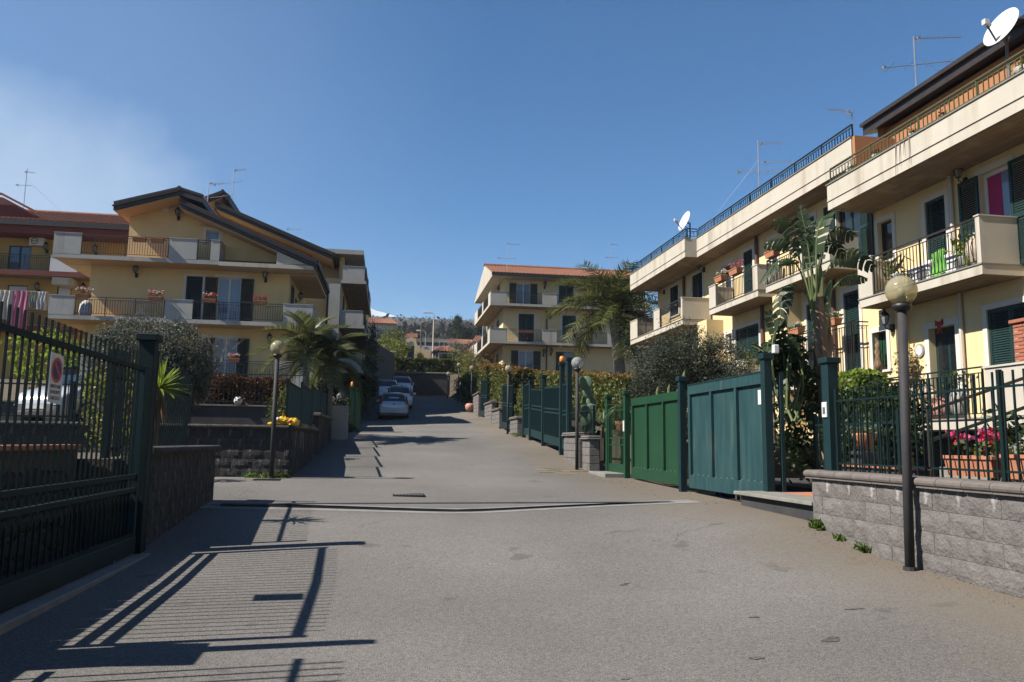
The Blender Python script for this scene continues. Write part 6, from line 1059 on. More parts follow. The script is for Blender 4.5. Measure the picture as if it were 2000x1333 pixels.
# ------------------------------------------------------------------ globe lamps
def globe_lamp(label, x, y, z0, zc, r, glass, post='bluegrey', base=True, tilt=(0, 0), cat='street lamp', name='globe_lamp'):
    t = thing(name, label, cat, (x, y, z0), 'globe lamps along the street'); tx, ty = x+tilt[0], y+tilt[1]; b = MB(); zt = zc-r*.98; b.path([(x, y, z0-.1), (tx, ty, zt-.02)], r*.30, 12); b.build('post', M[post], t, True)
    b = MB(); b.lathe(tx, ty, [(r*.36, zt-.06), (r*.62, zt-.03), (r*.62, zt+.005), (r*.4, zt+.02)], 16); b.build('collar', M['iron'], t, True); b = MB(); b.ball((tx, ty, zc), r, 24, 16); b.build('globe', M[glass], t, True)
    b = MB(); b.lathe(tx, ty, [(r*.28, zt+.02), (r*.28, zt+r*.55)], 10); b.build('socket', M['gp'], t); b = MB(); b.ball((tx, ty, zc-.02), r*.26, 10, 8, 1.3); b.build('bulb', M['bulb'], t, True)
    if base: b = MB(); b.tube((x, y, z0-.02), (x, y, z0+.03), r*.42, 10); b.build('foot', M[post], t)
    return t
globe_lamp('nearest amber globe lamp on a dark post against the grey block wall', 4.93, 6.95, .11, 2.79, .148, 'amber', tilt=(.02, -.05)); globe_lamp('clear globe lamp on a slim post before the stained wall uphill of the green gates', 4.93, 20.2, .55, 3.38, .16, 'clear', base=False)
globe_lamp('amber globe lamp left of the street before the dark garden wall', -2.33, 17.0, .46, 3.17, .155, 'amber'); globe_lamp('amber globe lamp between the dark gates and the tall hedge', 4.98, 32.6, 1.6, 4.35, .15, 'amber'); globe_lamp('smaller amber globe lamp by the shaded shrub farther uphill', 5.0, 47.5, 3.25, 5.75, .15, 'amber')
globe_lamp('amber globe lamp in front of the far hedge block', 4.95, 56, 4.2, 6.75, .16, 'amber'); globe_lamp('farthest small globe lamp at the right end of the end wall', 4.7, 62.5, 4.7, 6.65, .16, 'amber')
t = globe_lamp('small clear globe lamp on the left gate pillar', -1.68, 29, 2.5, 2.82, .16, 'clear', base=False); b = MB(); b.cbox(-1.97, -1.4, 28.8, 29.2, 1.0, 2.5, .02); o = b.build('gate_pillar', M['grey_render']); o['label'] = 'low grey gate pillar carrying the small clear globe lamp'; o['category'] = 'pillar'
for y, x, z, zt, fl, lab in ((32.9, -1.45, 1.5, 3.45, 1, 'green gate post with orange flasher on the left of the street'), (33.3, -1.2, 1.5, 3.4, 0, 'green gate post next to the flasher post on the left')):
    gp = thing('gate_post', lab, 'post', (x, y, z)); b = MB(); b.cbox(x-.09, x+.09, y-.09, y+.09, z, zt-.08, .005); b.build('shaft', M['green'], gp); b = MB(); b.cbox(x-.12, x+.12, y-.12, y+.12, zt-.08, zt, .006); b.build('cap', M['green'], gp)
    if fl: b = MB(); b.lathe(x, y, [(.07, zt), (.085, zt+.06), (.08, zt+.18), (.03, zt+.22)], 12); b.build('flasher', M['orange'], gp, True)
dark_gate('dark green gate on the left by the parked cars', 33.5, 37.0, -1.35, 1.7, 3.3, .2)
# green mesh fence panels on the left street wall
t = thing('panel_fence', 'dark green slatted fence stepping uphill on the left street wall', 'fence', (-2.12, 17.3, 1.55)); n = 5
for k in range(n):
    y0 = 17.3+k*2.75; y1 = y0+2.7; z0 = 1.56+k*.06; z1 = 2.5+k*.13; b = MB(); b.box(-2.15, -2.09, y0-.03, y0+.03, z0-.05, z1+.05); b.build('post', M['teal_bar'], t); b = MB(); b.box(-2.135, -2.105, y0+.03, y1, z1-.04, z1); b.box(-2.135, -2.105, y0+.03, y1, z0+.05, z0+.09); b.build('rail', M['teal_bar'], t)
    b = MB()
    for i in range(24): y = y0+.06+i*.11; b.box(-2.13, -2.11, y, y+.018, z0+.091, z1-.041)
    stuff(b.build('slats', M['teal'], t))
railing_fence = fence('bar_fence', 'low dark bar fence on the wall by the brown hedge', 'fence', (-6.2, 25.3), (-2.5, 25.3), 2.3, 3.4, 'iron', .13, .014, (.1, .95))

# ------------------------------------------------------------------ cars
def car_mesh(name, label, body, L=4.0, Wd=1.69, H=1.48, kind='hatch'):
    t = thing(name, label, 'car', (0, 0, 0)); hw = Wd/2
    # stations: y (rear 0 -> front L), bottom, belt, top, half width at the belt, half width of the roof
    S = [(0.00, .42, .70, .78, hw*.86, hw*.78), (.05, .30, .80, .92, hw*.93, hw*.80), (.14, .24, .90, 1.02, hw*.965, hw*.80), (.30, .22, .93, 1.24, hw*.985, hw*.76), (.50, .21, .93, H-.08, hw, hw*.71), (.80, .2, .93, H-.01, hw, hw*.71), (1.35, .2, .92, H, hw, hw*.72), (2.0, .2, .90, H-.02, hw, hw*.72), (2.45, .2, .89, H-.10, hw, hw*.70), (2.85, .2, .89, H-.35, hw*.99, hw*.72), (3.15, .2, .88, 1.00, hw*.98, hw*.80), (3.5, .21, .82, .92, hw*.95, hw*.80), (3.8, .23, .74, .82, hw*.88, hw*.72), (3.95, .28, .62, .70, hw*.76, hw*.6), (L, .36, .52, .60, hw*.62, hw*.5)]
    S = [(y*L/4.0, *q) for y, *q in S]; b = MB(); K = []
    for y, z0, zb, zt, wb, wr in S:
        pr = [(wb*.90, z0), (wb*.97, z0+.12), (wb, (z0+zb)/2+.05), (wb*.985, zb-.06), (wb*.95, zb), (wb*.93 if zt-zb < .15 else wr+(wb*.95-wr)*.45, zb+(zt-zb)*.5), (wr, zt-.07 if zt-zb > .2 else zt-.02), (wr*.8, zt-.015), (wr*.4, zt), ]
        row = [(x, y, z) for x, z in pr] + [(-x, y, z) for x, z in pr[::-1]]; K.append(row)
    n = len(K[0]); b.v = [p for r_ in K for p in r_]; b.f = [(i*n+j, i*n+(j+1) % n, (i+1)*n+(j+1) % n, (i+1)*n+j) for i in range(len(K)-1) for j in range(n)] + [tuple(range(n))[::-1], tuple((len(K)-1)*n+j for j in range(n))]; b.m = [0]*len(b.f); bd = b.build('body', M[body], t, True)
    e = .012
    def gl(name_, pts, m, off): b = MB(); b.prism(pts, off); return b.build(name_, M[m], t)
    ys = L/4.0
    gl('rear_window', [(-hw*.76, .17*ys-.02, 1.0), (hw*.76, .17*ys-.02, 1.0), (hw*.68, .43*ys-.02, H-.15), (-hw*.68, .43*ys-.02, H-.15)], 'pane_dark', (0, -.02, .015)); gl('windscreen', [(-hw*.74, 3.12*ys+.02, 1.01), (hw*.74, 3.12*ys+.02, 1.01), (hw*.66, 2.5*ys+.02, H-.12), (-hw*.66, 2.5*ys+.02, H-.12)], 'pane_dark', (0, .02, .02))
    for s in (-1, 1):
        gl('side_window', [(s*hw*.955, .55*ys, .97), (s*hw*.955, 1.5*ys, .96), (s*hw*.745, 1.5*ys, H-.10), (s*hw*.74, .66*ys, H-.12)], 'pane_dark', (s*.012, 0, .004)); gl('side_window', [(s*hw*.955, 1.56*ys, .96), (s*hw*.95, 2.85*ys, .94), (s*hw*.745, 2.38*ys, H-.16), (s*hw*.75, 1.56*ys, H-.10)], 'pane_dark', (s*.012, 0, .004))
        b = MB(); b.hexa([(s*hw*.78, -.005, .86), (s*hw*.985, .10, .86), (s*hw*.985, .26, .86), (s*hw*.80, .2, .86), (s*hw*.77, .16, 1.30), (s*hw*.86, .24, 1.30), (s*hw*.86, .4, 1.30), (s*hw*.77, .36, 1.30)]); b.build('tail_light', M['red_lens'], t)
        b = MB(); b.hexa([(s*hw*.58, L-.10, .60), (s*hw*.86, L-.24, .60), (s*hw*.90, L-.5, .66), (s*hw*.62, L-.4, .66), (s*hw*.58, L-.16, .74), (s*hw*.84, L-.30, .76), (s*hw*.88, L-.6, .84), (s*hw*.62, L-.5, .82)]); b.build('headlight', M['lens'], t)
        b = MB(); b.obox((s*(hw+.10), 2.72*ys, .98), .19, .1, .13); b.build('door_mirror', M[body], t)
        for yw in (.72*ys, 3.22*ys):
            b = MB(); b.path([(s*(hw*.72), yw, .30), (s*(hw*.985), yw, .30)], .30, 18); w = b.build('wheel', M['tyre'], t); b = MB(); b.path([(s*(hw*.98), yw, .30), (s*(hw*1.0), yw, .30)], .19, 12); b.build('rim', M['alu'], w)
    b = MB(); b.cbox(-hw*.9, hw*.9, -.05, .08, .34, .62, .03); b.build('rear_bumper', M[body], t); b = MB(); b.box(-.26, .26, -.062, -.051, .44, .55); b.build('number_plate', M['plate'], t); b = MB(); b.box(-hw*.7, hw*.7, -.04, .2, .22, .339); b.build('bumper_skirt', M['gp'], t)
    b = MB(); b.ball((0, .03, .86), .05, 10, 6); b.build('badge', M['gp'], t); b = MB(); b.cbox(-hw*.66, hw*.66, .34, .62, H-.05, H-.015, .012); b.build('spoiler', M[body], t); b = MB(); b.tube((0, .46, H-.12), (.24, .22, 1.04), .012, 4); b.build('wiper', M['gp'], t)
    b = MB(); b.box(-hw*.55, hw*.55, L-.03, L+.01, .36, .52); b.build('grille', M['gp'], t); b = MB(); b.box(-.26, .26, L+.011, L+.02, .40, .51); b.build('number_plate', M['plate'], t); return t
c1 = car_mesh('parked_car', 'silver hatchback parked nearest in the row on the left of the street', 'silver', 4.03, 1.70, 1.49); C1 = (.31, 44.8, gz(.3, 45))
c2 = car_mesh('parked_car', 'white hatchback parked just beyond and right of the silver one', 'carwhite', 3.8, 1.66, 1.50)
pitch = 0.06
def place(c, x, y, rz=0, s=1.0, pit=.07): c.location = (x, y, gz(x, y+.5)); c.rotation_euler = (pit, 0, rz); c.scale = (s,)*3
d3 = dup(c2, (0, 0, 0), 0, 'pale hatchback half hidden behind the nearest silver one'); d4 = dup(c2, (0, 0, 0), 0, 'large white car parked farthest up the street'); 
place(c1, .33, 44.9, -.02); place(c2, .72, 50.0, -.03); place(d3, -.05, 55.2, 0); place(d4, 1.0, 60.5, .03, 1.08)
for o in (c1, c2, d3, d4): o['group'] = 'cars parked along the street'
c5 = car_mesh('parked_car', 'silver car parked in the raised yard behind the sliding gate', 'silver', 4.0, 1.72, 1.46); c5.location = (-7.2, 24.7, 1.52); c5.rotation_euler = (0, 0, R(160)); c5['group'] = 'cars parked in the yards'
# ------------------------------------------------------------------ antennas and dishes
def antenna(label, x, y, z0, h, booms, r=.022, stay=None):
    t = thing('tv_antenna', label, 'antenna', (x, y, z0)); b = MB(); b.tube((x, y, z0-.3), (x, y, z0+h), r, 6); b.build('mast', M['galv'], t)
    for (zf, a, L, back, n, el, tilt) in booms:
        z = z0+h*zf; d = Vector((cos(a), sin(a), tilt)).normalized(); s = Vector((-sin(a), cos(a), 0)); b = MB(); p0 = Vector((x, y, z))-d*back; p1 = p0+d*L; b.tube(p0, p1, r*.6, 5)
        for i in range(n): c = p0+d*(L*(i+.5)/n); e = el*(1.15-.5*i/n)/2; b.tube(c-s*e, c+s*e, r*.35, 4); 
        c = p0+d*.12; b.obox(c, .07, .07, .09); bm = b.build('boom', M['galv'], t)
    if stay:
        b = MB(); b.tube((x, y, z0+h*.75), stay, .004, 3); b.build('stay_wire', M['galv'], t)
    return t
antenna('tall antenna with two booms on the nearest right roof', 14.2, 18.7, 10.6, 2.1, ((.97, -.2, 1.3, 0, 12, .25, .02), (.60, -.15, 2.2, 1.0, 4, .5, .12)), stay=(15.5, 18, 10.6)); antenna('short antenna at the far end of the nearest right roof', 14.3, 21.9, 10.2, 1.7, ((.97, pi+.1, .9, 0, 9, .3, 0), (.35, -.1, 1.2, .2, 5, .3, .15)))
antenna('antenna with long thin boom standing on the higher terrace roof', 13.1, 25.9, 9.4, 3.0, ((.95, -.2, .9, 0, 8, .35, .05), (.6, -.1, 2.0, .9, 4, .5, .05), (.72, -.1, 1.6, -.1, 6, .2, .03)), stay=(11.9, 28, 9.6)); antenna('left of the twin antennas on the gabled house', -9.6, 41.5, 12.6, 1.9, ((.97, -.1, .85, 0, 9, .3, .02), (.55, .05, 1.8, .45, 5, .5, .22)), .02)
antenna('right of the twin antennas behind the gabled house', -9.6, 47.5, 15.2, 2.1, ((.97, .2, .7, 0, 7, .5, .25), (.62, .05, 1.7, 1.2, 5, .5, .22)), .022); antenna('thin antenna above the far left red roof', -21.9, 49.5, 14.6, 2.6, ((.92, .3, .6, .15, 6, .4, .05), (.6, .1, .9, .55, 5, .4, .05)), .02, stay=(-19, 49.5, 14))
antenna('antenna on the red roof of the balcony house', 9.5, 64, 15.6, 2.4, ((.97, .05, 1.3, .1, 10, .3, 0), (.45, 0, 1.7, .85, 5, .5, .02)), .026); antenna('small faint antenna right of the balcony house roof', 19.2, 66, 16.4, 2.6, ((.97, .05, .7, .1, 6, .4, 0), (.5, 0, 1.2, .6, 5, .4, .02)), .024); antenna('small antenna low behind the second gable', -6.9, 52, 14.2, .9, ((.9, .1, 1.0, .1, 6, .4, .05),), .02)
def dish(label, c, r, az, el, foot):
    t = thing('satellite_dish', label, 'satellite dish', foot); c = Vector(c); n = Vector((cos(az)*cos(el), sin(az)*cos(el), sin(el))); u = n.cross(Vector((0, 0, 1))).normalized(); v = u.cross(n); b = MB(); K = 7; J = 28
    b.v = [tuple(c + (u*cos(2*pi*j/J)+v*1.08*sin(2*pi*j/J))*r*i/K + n*(.16*r*(i/K)**2)) for i in range(K+1) for j in range(J)] + [tuple(c + (u*cos(2*pi*j/J)+v*1.08*sin(2*pi*j/J))*r*i/K + n*(.16*r*(i/K)**2-.015)) for i in range(K+1) for j in range(J)]
    m = (K+1)*J; b.f = [(o+i*J+j, o+i*J+(j+1) % J, o+(i+1)*J+(j+1) % J, o+(i+1)*J+j) for o in (0, m) for i in range(K) for j in range(J)] + [(K*J+j, K*J+(j+1) % J, m+K*J+(j+1) % J, m+K*J+j) for j in range(J)]; b.m = [0]*len(b.f); b.build('reflector', M['dish'], t, True)
    L = c + n*r*1.05 - v*r*.35; b = MB(); b.path([c-v*r*1.0-n*.02, L], .022, 6); b.build('arm', M['gp'], t); b = MB(); b.path([L-n*.02, L-n*.12], .05, 8); b.obox(L+Vector((0, 0, .02)), .10, .10, .11); b.build('lnb', M['wp'], t)
    f = Vector(foot); b = MB(); b.path([f, Vector((f.x, f.y, c.z-.02))], .035, 7); b.path([Vector((f.x, f.y, c.z-.05)), c-n*.01], .04, 6); b.path([Vector((f.x, f.y, c.z-.3)), c-v*r*.5], .02, 5); b.build('bracket', M['gp'], t); return t
dish('large white satellite dish above the roof terrace rail at top right', (12.62, 13.85, 10.12), .41, pi+.12, .42, (12.78, 13.95, 8.7)); dish('smaller white satellite dish at the corner of the higher terrace roof', (12.35, 31.2, 10.78), .42, pi+.1, .36, (12.6, 31.3, 9.6))

# ------------------------------------------------------------------ pots, flowers and balcony things
def flowers(parent, x0, x1, y0, y1, z, h, n, cols, leafm='hedge', ln=90, ls=.09):
    p = np.stack([rng.uniform(x0, x1, ln), rng.uniform(y0, y1, ln), z+h*.7*rng.random(ln)], 1); v, f = leaves(p, ls, ls*.55, .3); fast_mesh('foliage', v, f, M[leafm], parent)
    for cm in cols:
        c = np.stack([rng.uniform(x0, x1, n), rng.uniform(y0, y1, n), z+h*(.6+.5*rng.random(n))], 1); p = np.repeat(c, 9, 0)+rng.normal(size=(n*9, 3))*.022; v, f = leaves(p, .055, .045, .2); fast_mesh('flowers', v, f, M[cm], parent, 'stuff')
def flower_box(label, x0, x1, y0, y1, z, h=.18, cols=('flower_red',), n=10, m='terracotta', hh=.2, leafm='hedge', ls=.09, ln=90, taper=.03, group=None):
    t = thing('flower_box', label, 'flower box', ((x0+x1)/2, (y0+y1)/2, z), group); b = MB(); e = taper
    b.hexa([(x0+e, y0+e, z), (x1-e, y0+e, z), (x1-e, y1-e, z), (x0+e, y1-e, z), (x0, y0, z+h-.03), (x1, y0, z+h-.03), (x1, y1, z+h-.03), (x0, y1, z+h-.03)]); b.box(x0-.015, x1+.015, y0-.015, y1+.015, z+h-.03, z+h); b.build('box', M[m], t); flowers(t, x0, x1, y0, y1, z+h, hh, n, cols, leafm, ln, ls); return t
flower_box('terracotta trough with crimson cyclamen behind the bars on the grey wall', 5.34, 5.58, 6.32, 6.95, 1.0, .19, ('flower_red', 'flower_pink'), 6, hh=.20, ls=.075, ln=55); flower_box('second terracotta trough at the right edge on the grey wall', 5.33, 5.60, 5.55, 6.22, 1.0, .21, ('flower_white',), 3, hh=.12, ls=.07, ln=30)
for x, lab, cc in ((-13.75, 'pale flowers in a dark pot at the left end of the lower balcony', ('flower_pink', 'flower_white')), (-10.65, 'red and white flower box on the lower balcony above the white rack', ('flower_red', 'flower_white')), (-8.3, 'red and white flower box left of the blue french window', ('flower_red', 'flower_white')), (-6.05, 'red flower box right of the blue french window', ('flower_red',))):
    flower_box(lab, x-.3, x+.3, 37.35, 37.6, 7.48, .17, cc, 12, hh=.26)
for x, lab in ((-11.55, 'brown empty planter on the left part of the upper balcony rail'), (-10.75, 'brown empty planter right of the other on the upper balcony rail')): flower_box(lab, x-.28, x+.28, 37.35, 37.58, 10.18, .2, (), 0, ln=4)
flower_box('white flower box below the ground floor french window', -7.3, -6.8, 37.3, 37.55, 4.75, .17, ('flower_white', 'flower_pink'), 10, hh=.2); flower_box('red flowers beside the bare tree on the ground floor rail', -8.9, -8.5, 37.3, 37.55, 4.75, .17, ('flower_red',), 8, hh=.3)
flower_box('trailing dry flower box on the upper french window of the balcony house', 10.0, 11.3, 60.85, 61.1, 9.95, .18, ('flower_pink',), 4, leafm='dry', ln=160, hh=-.9); flower_box('second trailing dry plant box right of the shutters on the balcony house', 14.0, 14.9, 60.85, 61.1, 9.95, .18, (), 0, leafm='dry', ln=130, hh=-.9)
RX = 11.98
for y0, y1, z, cc, lab in ((26.55, 27.15, 7.25, ('flower_white',), 'twin terracotta flower boxes at the far end of the third balcony'), (25.25, 25.9, 7.25, ('flower_pink',), 'terracotta box with magenta flowers on the third balcony rail'), (22.6, 23.2, 7.25, ('flower_white',), 'terracotta box at the far corner of the middle balcony rail'), (20.95, 21.55, 7.25, ('flower_pink',), 'terracotta box near the tall strelitzia on the middle balcony rail')): flower_box(lab, RX-.14, RX+.12, y0, y1, z, .2, cc, 9, hh=.2, ls=.07, ln=60)
for y0, y1, lab in ((20.0, 20.7, 'terracotta box with spiky trailing plants on the lower rail near the bright shrub'), (22.0, 22.6, 'terracotta box with pale trailing plants on the lower rail behind the strelitzia')): flower_box(lab, 12.25, 12.5, y0, y1, 4.66, .2, ('flower_white',), 5, leafm='aloe', hh=.2, ls=.16, ln=70)
# roof terrace pots
for i, (y, s, lab, mm) in enumerate(((12.65, .2, 'round cactus in a bowl under the large dish', 'bright'), (14.9, .13, 'small potted plant in the middle of the roof terrace rail', 'dry'), (15.9, .15, 'trailing brown plant hanging over the roof terrace edge', 'dry'), (17.3, .16, 'small grey pot farther along the roof terrace', 'hedge'), (18.4, .16, 'round green potted plant at the far end of the roof terrace', 'bright'))):
    x = 11.95; t = thing('potted_plant', lab, 'potted plant', (x, y, 8.4)); b = MB(); b.lathe(x, y, [(s*.7, 8.40), (s*.95, 8.40+s*.4), (s, 8.40+s*.9), (s*.85, 8.40+s*.9)], 14); b.build('pot', M['vase_grey'], t, True); p = np.array([x, y, 8.40+s*1.2])+rng.normal(size=(80, 3))*np.array([s*.45, s*.45, s*.35]); v, f = leaves(p, .09, .03, .2); fast_mesh('foliage', v, f, M[mm], t)
    if i == 2: b = MB(); [b.path([(x-.1, y+q, 8.5), (x-.28, y+q*1.5, 8.35), (x-.30, y+q*1.6, 8.0-abs(q)*2)], [.012, .012, .004], 4) for q in (-.12, 0, .1, .2)]; b.build('runners', M['husk'], t)
b = MB(); b.cbox(11.9, 12.05, 12.15, 12.42, 8.55, 8.85, .02); b.tube((11.97, 12.3, 8.4), (11.97, 12.3, 8.55), .03, 6); o = b.build('floodlight', M['wp']); o['label'] = 'small white floodlight behind the roof terrace rail below the dish'; o['category'] = 'lamp'
# first floor balcony of the nearest house
z = 5.09
cloth('green_towel', 'bright lime green towel hung inside the balcony rail of the nearest house', 'towel', 0, .44, 0, 4.98, 5.62, 'towel', .015, fold=2); o = bpy.data.objects['green_towel']; o.rotation_euler = (0, 0, pi/2); o.location = (12.12, 15.32, 0.05)
def potlathe(name, label, cat, x, y, z, prof, m, foliage=None, n=18, handles=False):
    t = thing(name, label, cat, (x, y, z)); b = MB(); b.lathe(x, y, [(r_, z+h) for r_, h in prof], n); b.build('body', M[m], t, True)
    if handles:
        for s in (-1, 1): hm_ = max(h for _, h in prof); rm = max(r_ for r_, _ in prof); b = MB(); b.path([(x, y+s*rm*.5, z+hm_*.92), (x, y+s*rm*1.25, z+hm_*.8), (x, y+s*rm*.95, z+hm_*.55)], .022, 6); b.build('handle', M[m], t)
    if foliage:
        fm, k, h, sp, l, w = foliage; top = max(hh for _, hh in prof); p = np.array([x, y, z+top+h*.5])+rng.normal(size=(k, 3))*np.array([sp, sp, h*.35]); v, f = leaves(p, l, w, .5); fast_mesh('foliage', v, f, M[fm], t)
    return t
AMPH = [(.06, 0), (.12, .1), (.19, .28), (.21, .4), (.17, .55), (.09, .63), (.08, .70), (.11, .74)]
potlathe('amphora', 'tall beige amphora at the near end of the nearest balcony', 'amphora', 12.3, 14.62, z, AMPH, 'lion', None, handles=True); potlathe('potted_plant', 'broad leaved potted plant beside the beige amphora', 'potted plant', 12.35, 15.0, z, [(.12, 0), (.15, .3), (.16, .32)], 'vase_grey', ('bright', 40, .5, .16, .32, .10))
potlathe('potted_plant', 'potted palm on a white pedestal at the far end of the nearest balcony', 'potted plant', 12.3, 17.25, z, [(.14, 0), (.12, .05), (.10, .3), (.15, .36), (.16, .42)], 'wp', ('hedge', 60, .35, .2, .42, .05))
for y, lab in ((15.55, 'white air conditioner with round fan beside the green towel'), (16.85, 'small white air conditioner left of the green towel')):
    t = thing('air_conditioner', lab, 'air conditioner', (12.75, y, z)); b = MB(); b.cbox(12.55, 12.85, y-.4, y+.4, z+.08, z+.55, .02); b.build('casing', M['wp'], t); b = MB(); b.path([(12.56, y-.15, z+.31), (12.54, y-.15, z+.31)], .19, 18); b.build('fan', M['gp'], t)
# ground terrace pots
z = 1.90
potlathe('vase', 'round pink clay vase on the terrace in front of the door', 'vase', 12.1, 15.75, z, [(.09, 0), (.18, .08), (.22, .2), (.18, .32), (.08, .38), (.08, .44), (.13, .48)], 'vase_pink', handles=True); potlathe('vase', 'tall grey vase with leafy plant on the terrace', 'vase', 12.15, 15.2, z, [(.08, 0), (.16, .15), (.20, .38), (.16, .55), (.12, .6), (.15, .64)], 'vase_grey', ('hedge', 80, .4, .13, .12, .06), handles=True)
potlathe('bowl', 'wide shallow grey bowl on the terrace floor', 'bowl', 12.15, 16.55, z, [(.12, 0), (.3, .1), (.36, .17), (.33, .17), (.1, .06)], 'vase_grey'); potlathe('planter', 'square yellowish planter with plant at the far end of the terrace', 'planter', 12.2, 17.1, z, [(.2, 0), (.22, .4), (.22, .42)], 'white', ('bright', 50, .2, .15, .12, .05), n=4)
potlathe('statue', 'pale stone bust standing at the far end of the terrace', 'statue', 12.2, 16.85, z, [(.12, 0), (.10, .15), (.14, .3), (.16, .42), (.08, .5), (.11, .58), (.10, .7), (.02, .76)], 'lion')
t = thing('lion_statue', 'weathered stone lion head ornament on the terrace beside the door', 'statue', (12.1, 16.1, z)); b = MB(); b.lathe(12.1, 16.1, [(.15, z), (.18, z+.2), (.16, z+.38), (.10, z+.45)], 12); b.build('body', M['lion'], t, True); b = MB(); b.ball((12.05, 16.1, z+.58), .17, 14, 9, 1.05); b.ball((11.90, 16.1, z+.53), .08, 10, 7); [b.ball((12.08, 16.1+s*.12, z+.74), .05, 8, 6) for s in (-1, 1)]; b.build('head', M['lion'], t, True)
b = MB(); [b.ball((12.12+.03*cos(a), 16.1+.19*cos(a), z+.56+.19*sin(a)), .075, 8, 6) for a in np.linspace(0, 2*pi, 12)]; b.build('mane', M['lion'], t, True)
t = thing('plaque', 'round blue and white ceramic plaque on the wall left of the door', 'plaque', (13, 17.5, 3.66)); b = MB(); b.path([(12.995, 17.5, 3.66), (12.96, 17.5, 3.66)], .17, 20); b.build('rim', M['vase_grey'], t); b = MB(); b.path([(12.959, 17.5, 3.66), (12.95, 17.5, 3.66)], .13, 20); b.build('face', M['cloth_b'], t)
t = thing('dried_wreath', 'bushy dried yellow wall basket beside the small window', 'wreath', (12.9, 17.72, 3.0)); p = np.array([12.72, 17.72, 3.35])+rng.normal(size=(420, 3))*np.array([.09, .13, .22]); v, f = leaves(p, .10, .06, 0); M['straw'] = leafmat('dried flower', (.26, .20, .08), (.55, .48, .28), .2, .05); fast_mesh('foliage', v, f, M['straw'], t); b = MB(); b.lathe(12.85, 17.72, [(.1, 2.95), (.14, 3.15)], 10); b.build('basket', M['husk'], t)
t = thing('red_bow', 'red ribbon bow hung above the terrace door', 'bow', (12.96, 16.72, 4.2)); b = MB(); M['bow'] = mat('red ribbon', (.38, .03, .02), (.5, .05, .03), 6, .6)
for s in (-1, 1): b.prism([(12.93, 16.72, 4.24), (12.93, 16.72+s*.13, 4.31), (12.93, 16.72+s*.12, 4.17)], (.03, 0, 0)); b.prism([(12.93, 16.70, 4.18), (12.93, 16.76, 4.18), (12.93, 16.73+s*.07, 3.98), (12.93, 16.68+s*.07, 3.98)], (.02, 0, 0))
b.build('ribbon', M['bow'], t); b = MB(); b.ball((12.93, 16.72, 4.2), .06, 8, 6); b.build('knot', M['bow'], t)
t = thing('figurine', 'dark carved figure standing on the small window sill', 'figurine', (12.5, 18.5, 3.25)); b = MB(); b.lathe(12.52, 18.5, [(.10, 3.25), (.11, 3.4), (.06, 3.62), (.09, 3.72), (.05, 3.82), (.07, 3.9), (.01, 3.98)], 10); b.build('body', M['husk'], t, True)
# brick pillar of the barbecue on the terrace parapet
t = thing('brick_pillar', 'square red brick pillar rising behind the white terrace parapet', 'pillar', (12.3, 13.25, 2.9)); b = MB(); b.box(12.06, 12.54, 13.01, 13.49, 2.6, 3.55); b.build('mortar', M['mortar'], t); bm1 = MB().cbox(-.0555, .0555, -.118, .118, -.030, .030, .004).mesh('brick', M['brick'])
for k in range(11):
    zz = 2.93+k*.072; off = (k % 2)
    for s in (-1, 1):
        for q in (-1, 1):
            piece('brick', bm1, t, (12.3+s*.20, 13.25+q*.125+(-.0 if off else 0), zz)) if not off else piece('brick', bm1, t, (12.3+q*.125, 13.25+s*.20, zz), (0, 0, pi/2))
    if not off: [piece('brick', bm1, t, (12.3, 13.25+s*.20, zz), (0, 0, pi/2), (1, 1.2, 1)) for s in (-1, 1)]
    else: [piece('brick', bm1, t, (12.3+s*.20, 13.25, zz), (0, 0, 0), (1, 1.2, 1)) for s in (-1, 1)]
b = MB(); b.cbox(12.0, 12.6, 12.95, 13.55, 3.70, 3.77, .008); b.build('cap', M['brick'], t)
# garden steps behind the small gate, railing up them
t = thing('garden_steps', 'pale steps climbing to the terrace behind the bar fence', 'steps', (8.5, 10.5, .5))
for k in range(7): b = MB(); b.cbox(7.2+k*.55, 7.2+k*.55+.6, 9.6, 10.9, .3, .62+k*.18, .01); b.build('step', M['slab'], t)
b = MB(); [b.beam((7.2, 9.62, zz), (11.2, 9.62, zz+1.3), .04, .04) for zz in (1.35, 1.75)]; [b.tube((7.2+k*1.0, 9.62, .6+k*.32), (7.2+k*1.0, 9.62, 1.78+k*.32), .02, 5) for k in range(5)]; b.build('handrail', M['iron'], t)
potlathe('terracotta_pot', 'terracotta pot with spiky plant hanging behind the small bar gate', 'plant pot', 6.9, 10.6, 1.22, [(.10, 0), (.16, .2), (.17, .24)], 'terracotta', ('aloe', 60, .12, .13, .26, .03)); t = thing('planter_wall', 'low dark wall with terracotta coping behind the small bar gate', 'wall', (6.5, 10, .5)); b = MB(); b.box(6.45, 6.62, 8.86, 10.95, .2, .98); b.build('body', M['blackstone'], t)
for i in range(7): b = MB(); b.cbox(6.41, 6.66, 8.87+i*.3, 9.16+i*.3, .98, 1.02, .006); b.build('coping_tile', M['terracotta'], t)
b = MB(); b.box(6.7, 12.9, 8.9, 15.5, -.2, .6); struct(b.build('garden_ground', M['blackstone']))
b = MB(); b.cbox(6.75, 7.05, 10.45, 10.75, .5, 1.2, .01); o = b.build('plant_stand', M['blackstone']); o['label'] = 'dark stand under the terracotta pot by the garden steps'; o['category'] = 'stand'
potlathe('terracotta_pot', 'large terracotta pot under the aloe by the narrow green gate', 'plant pot', 5.75, 18.75, 1.45, [(.13, 0), (.2, .3), (.22, .36)], 'terracotta')
potlathe('terracotta_pot', 'pale pinkish round pot at the foot of the far lamp post', 'plant pot', 4.85, 46.9, gz(4.85, 46.9), [(.12, 0), (.26, .2), (.28, .38), (.2, .5), (.12, .52)], 'vase_pink')
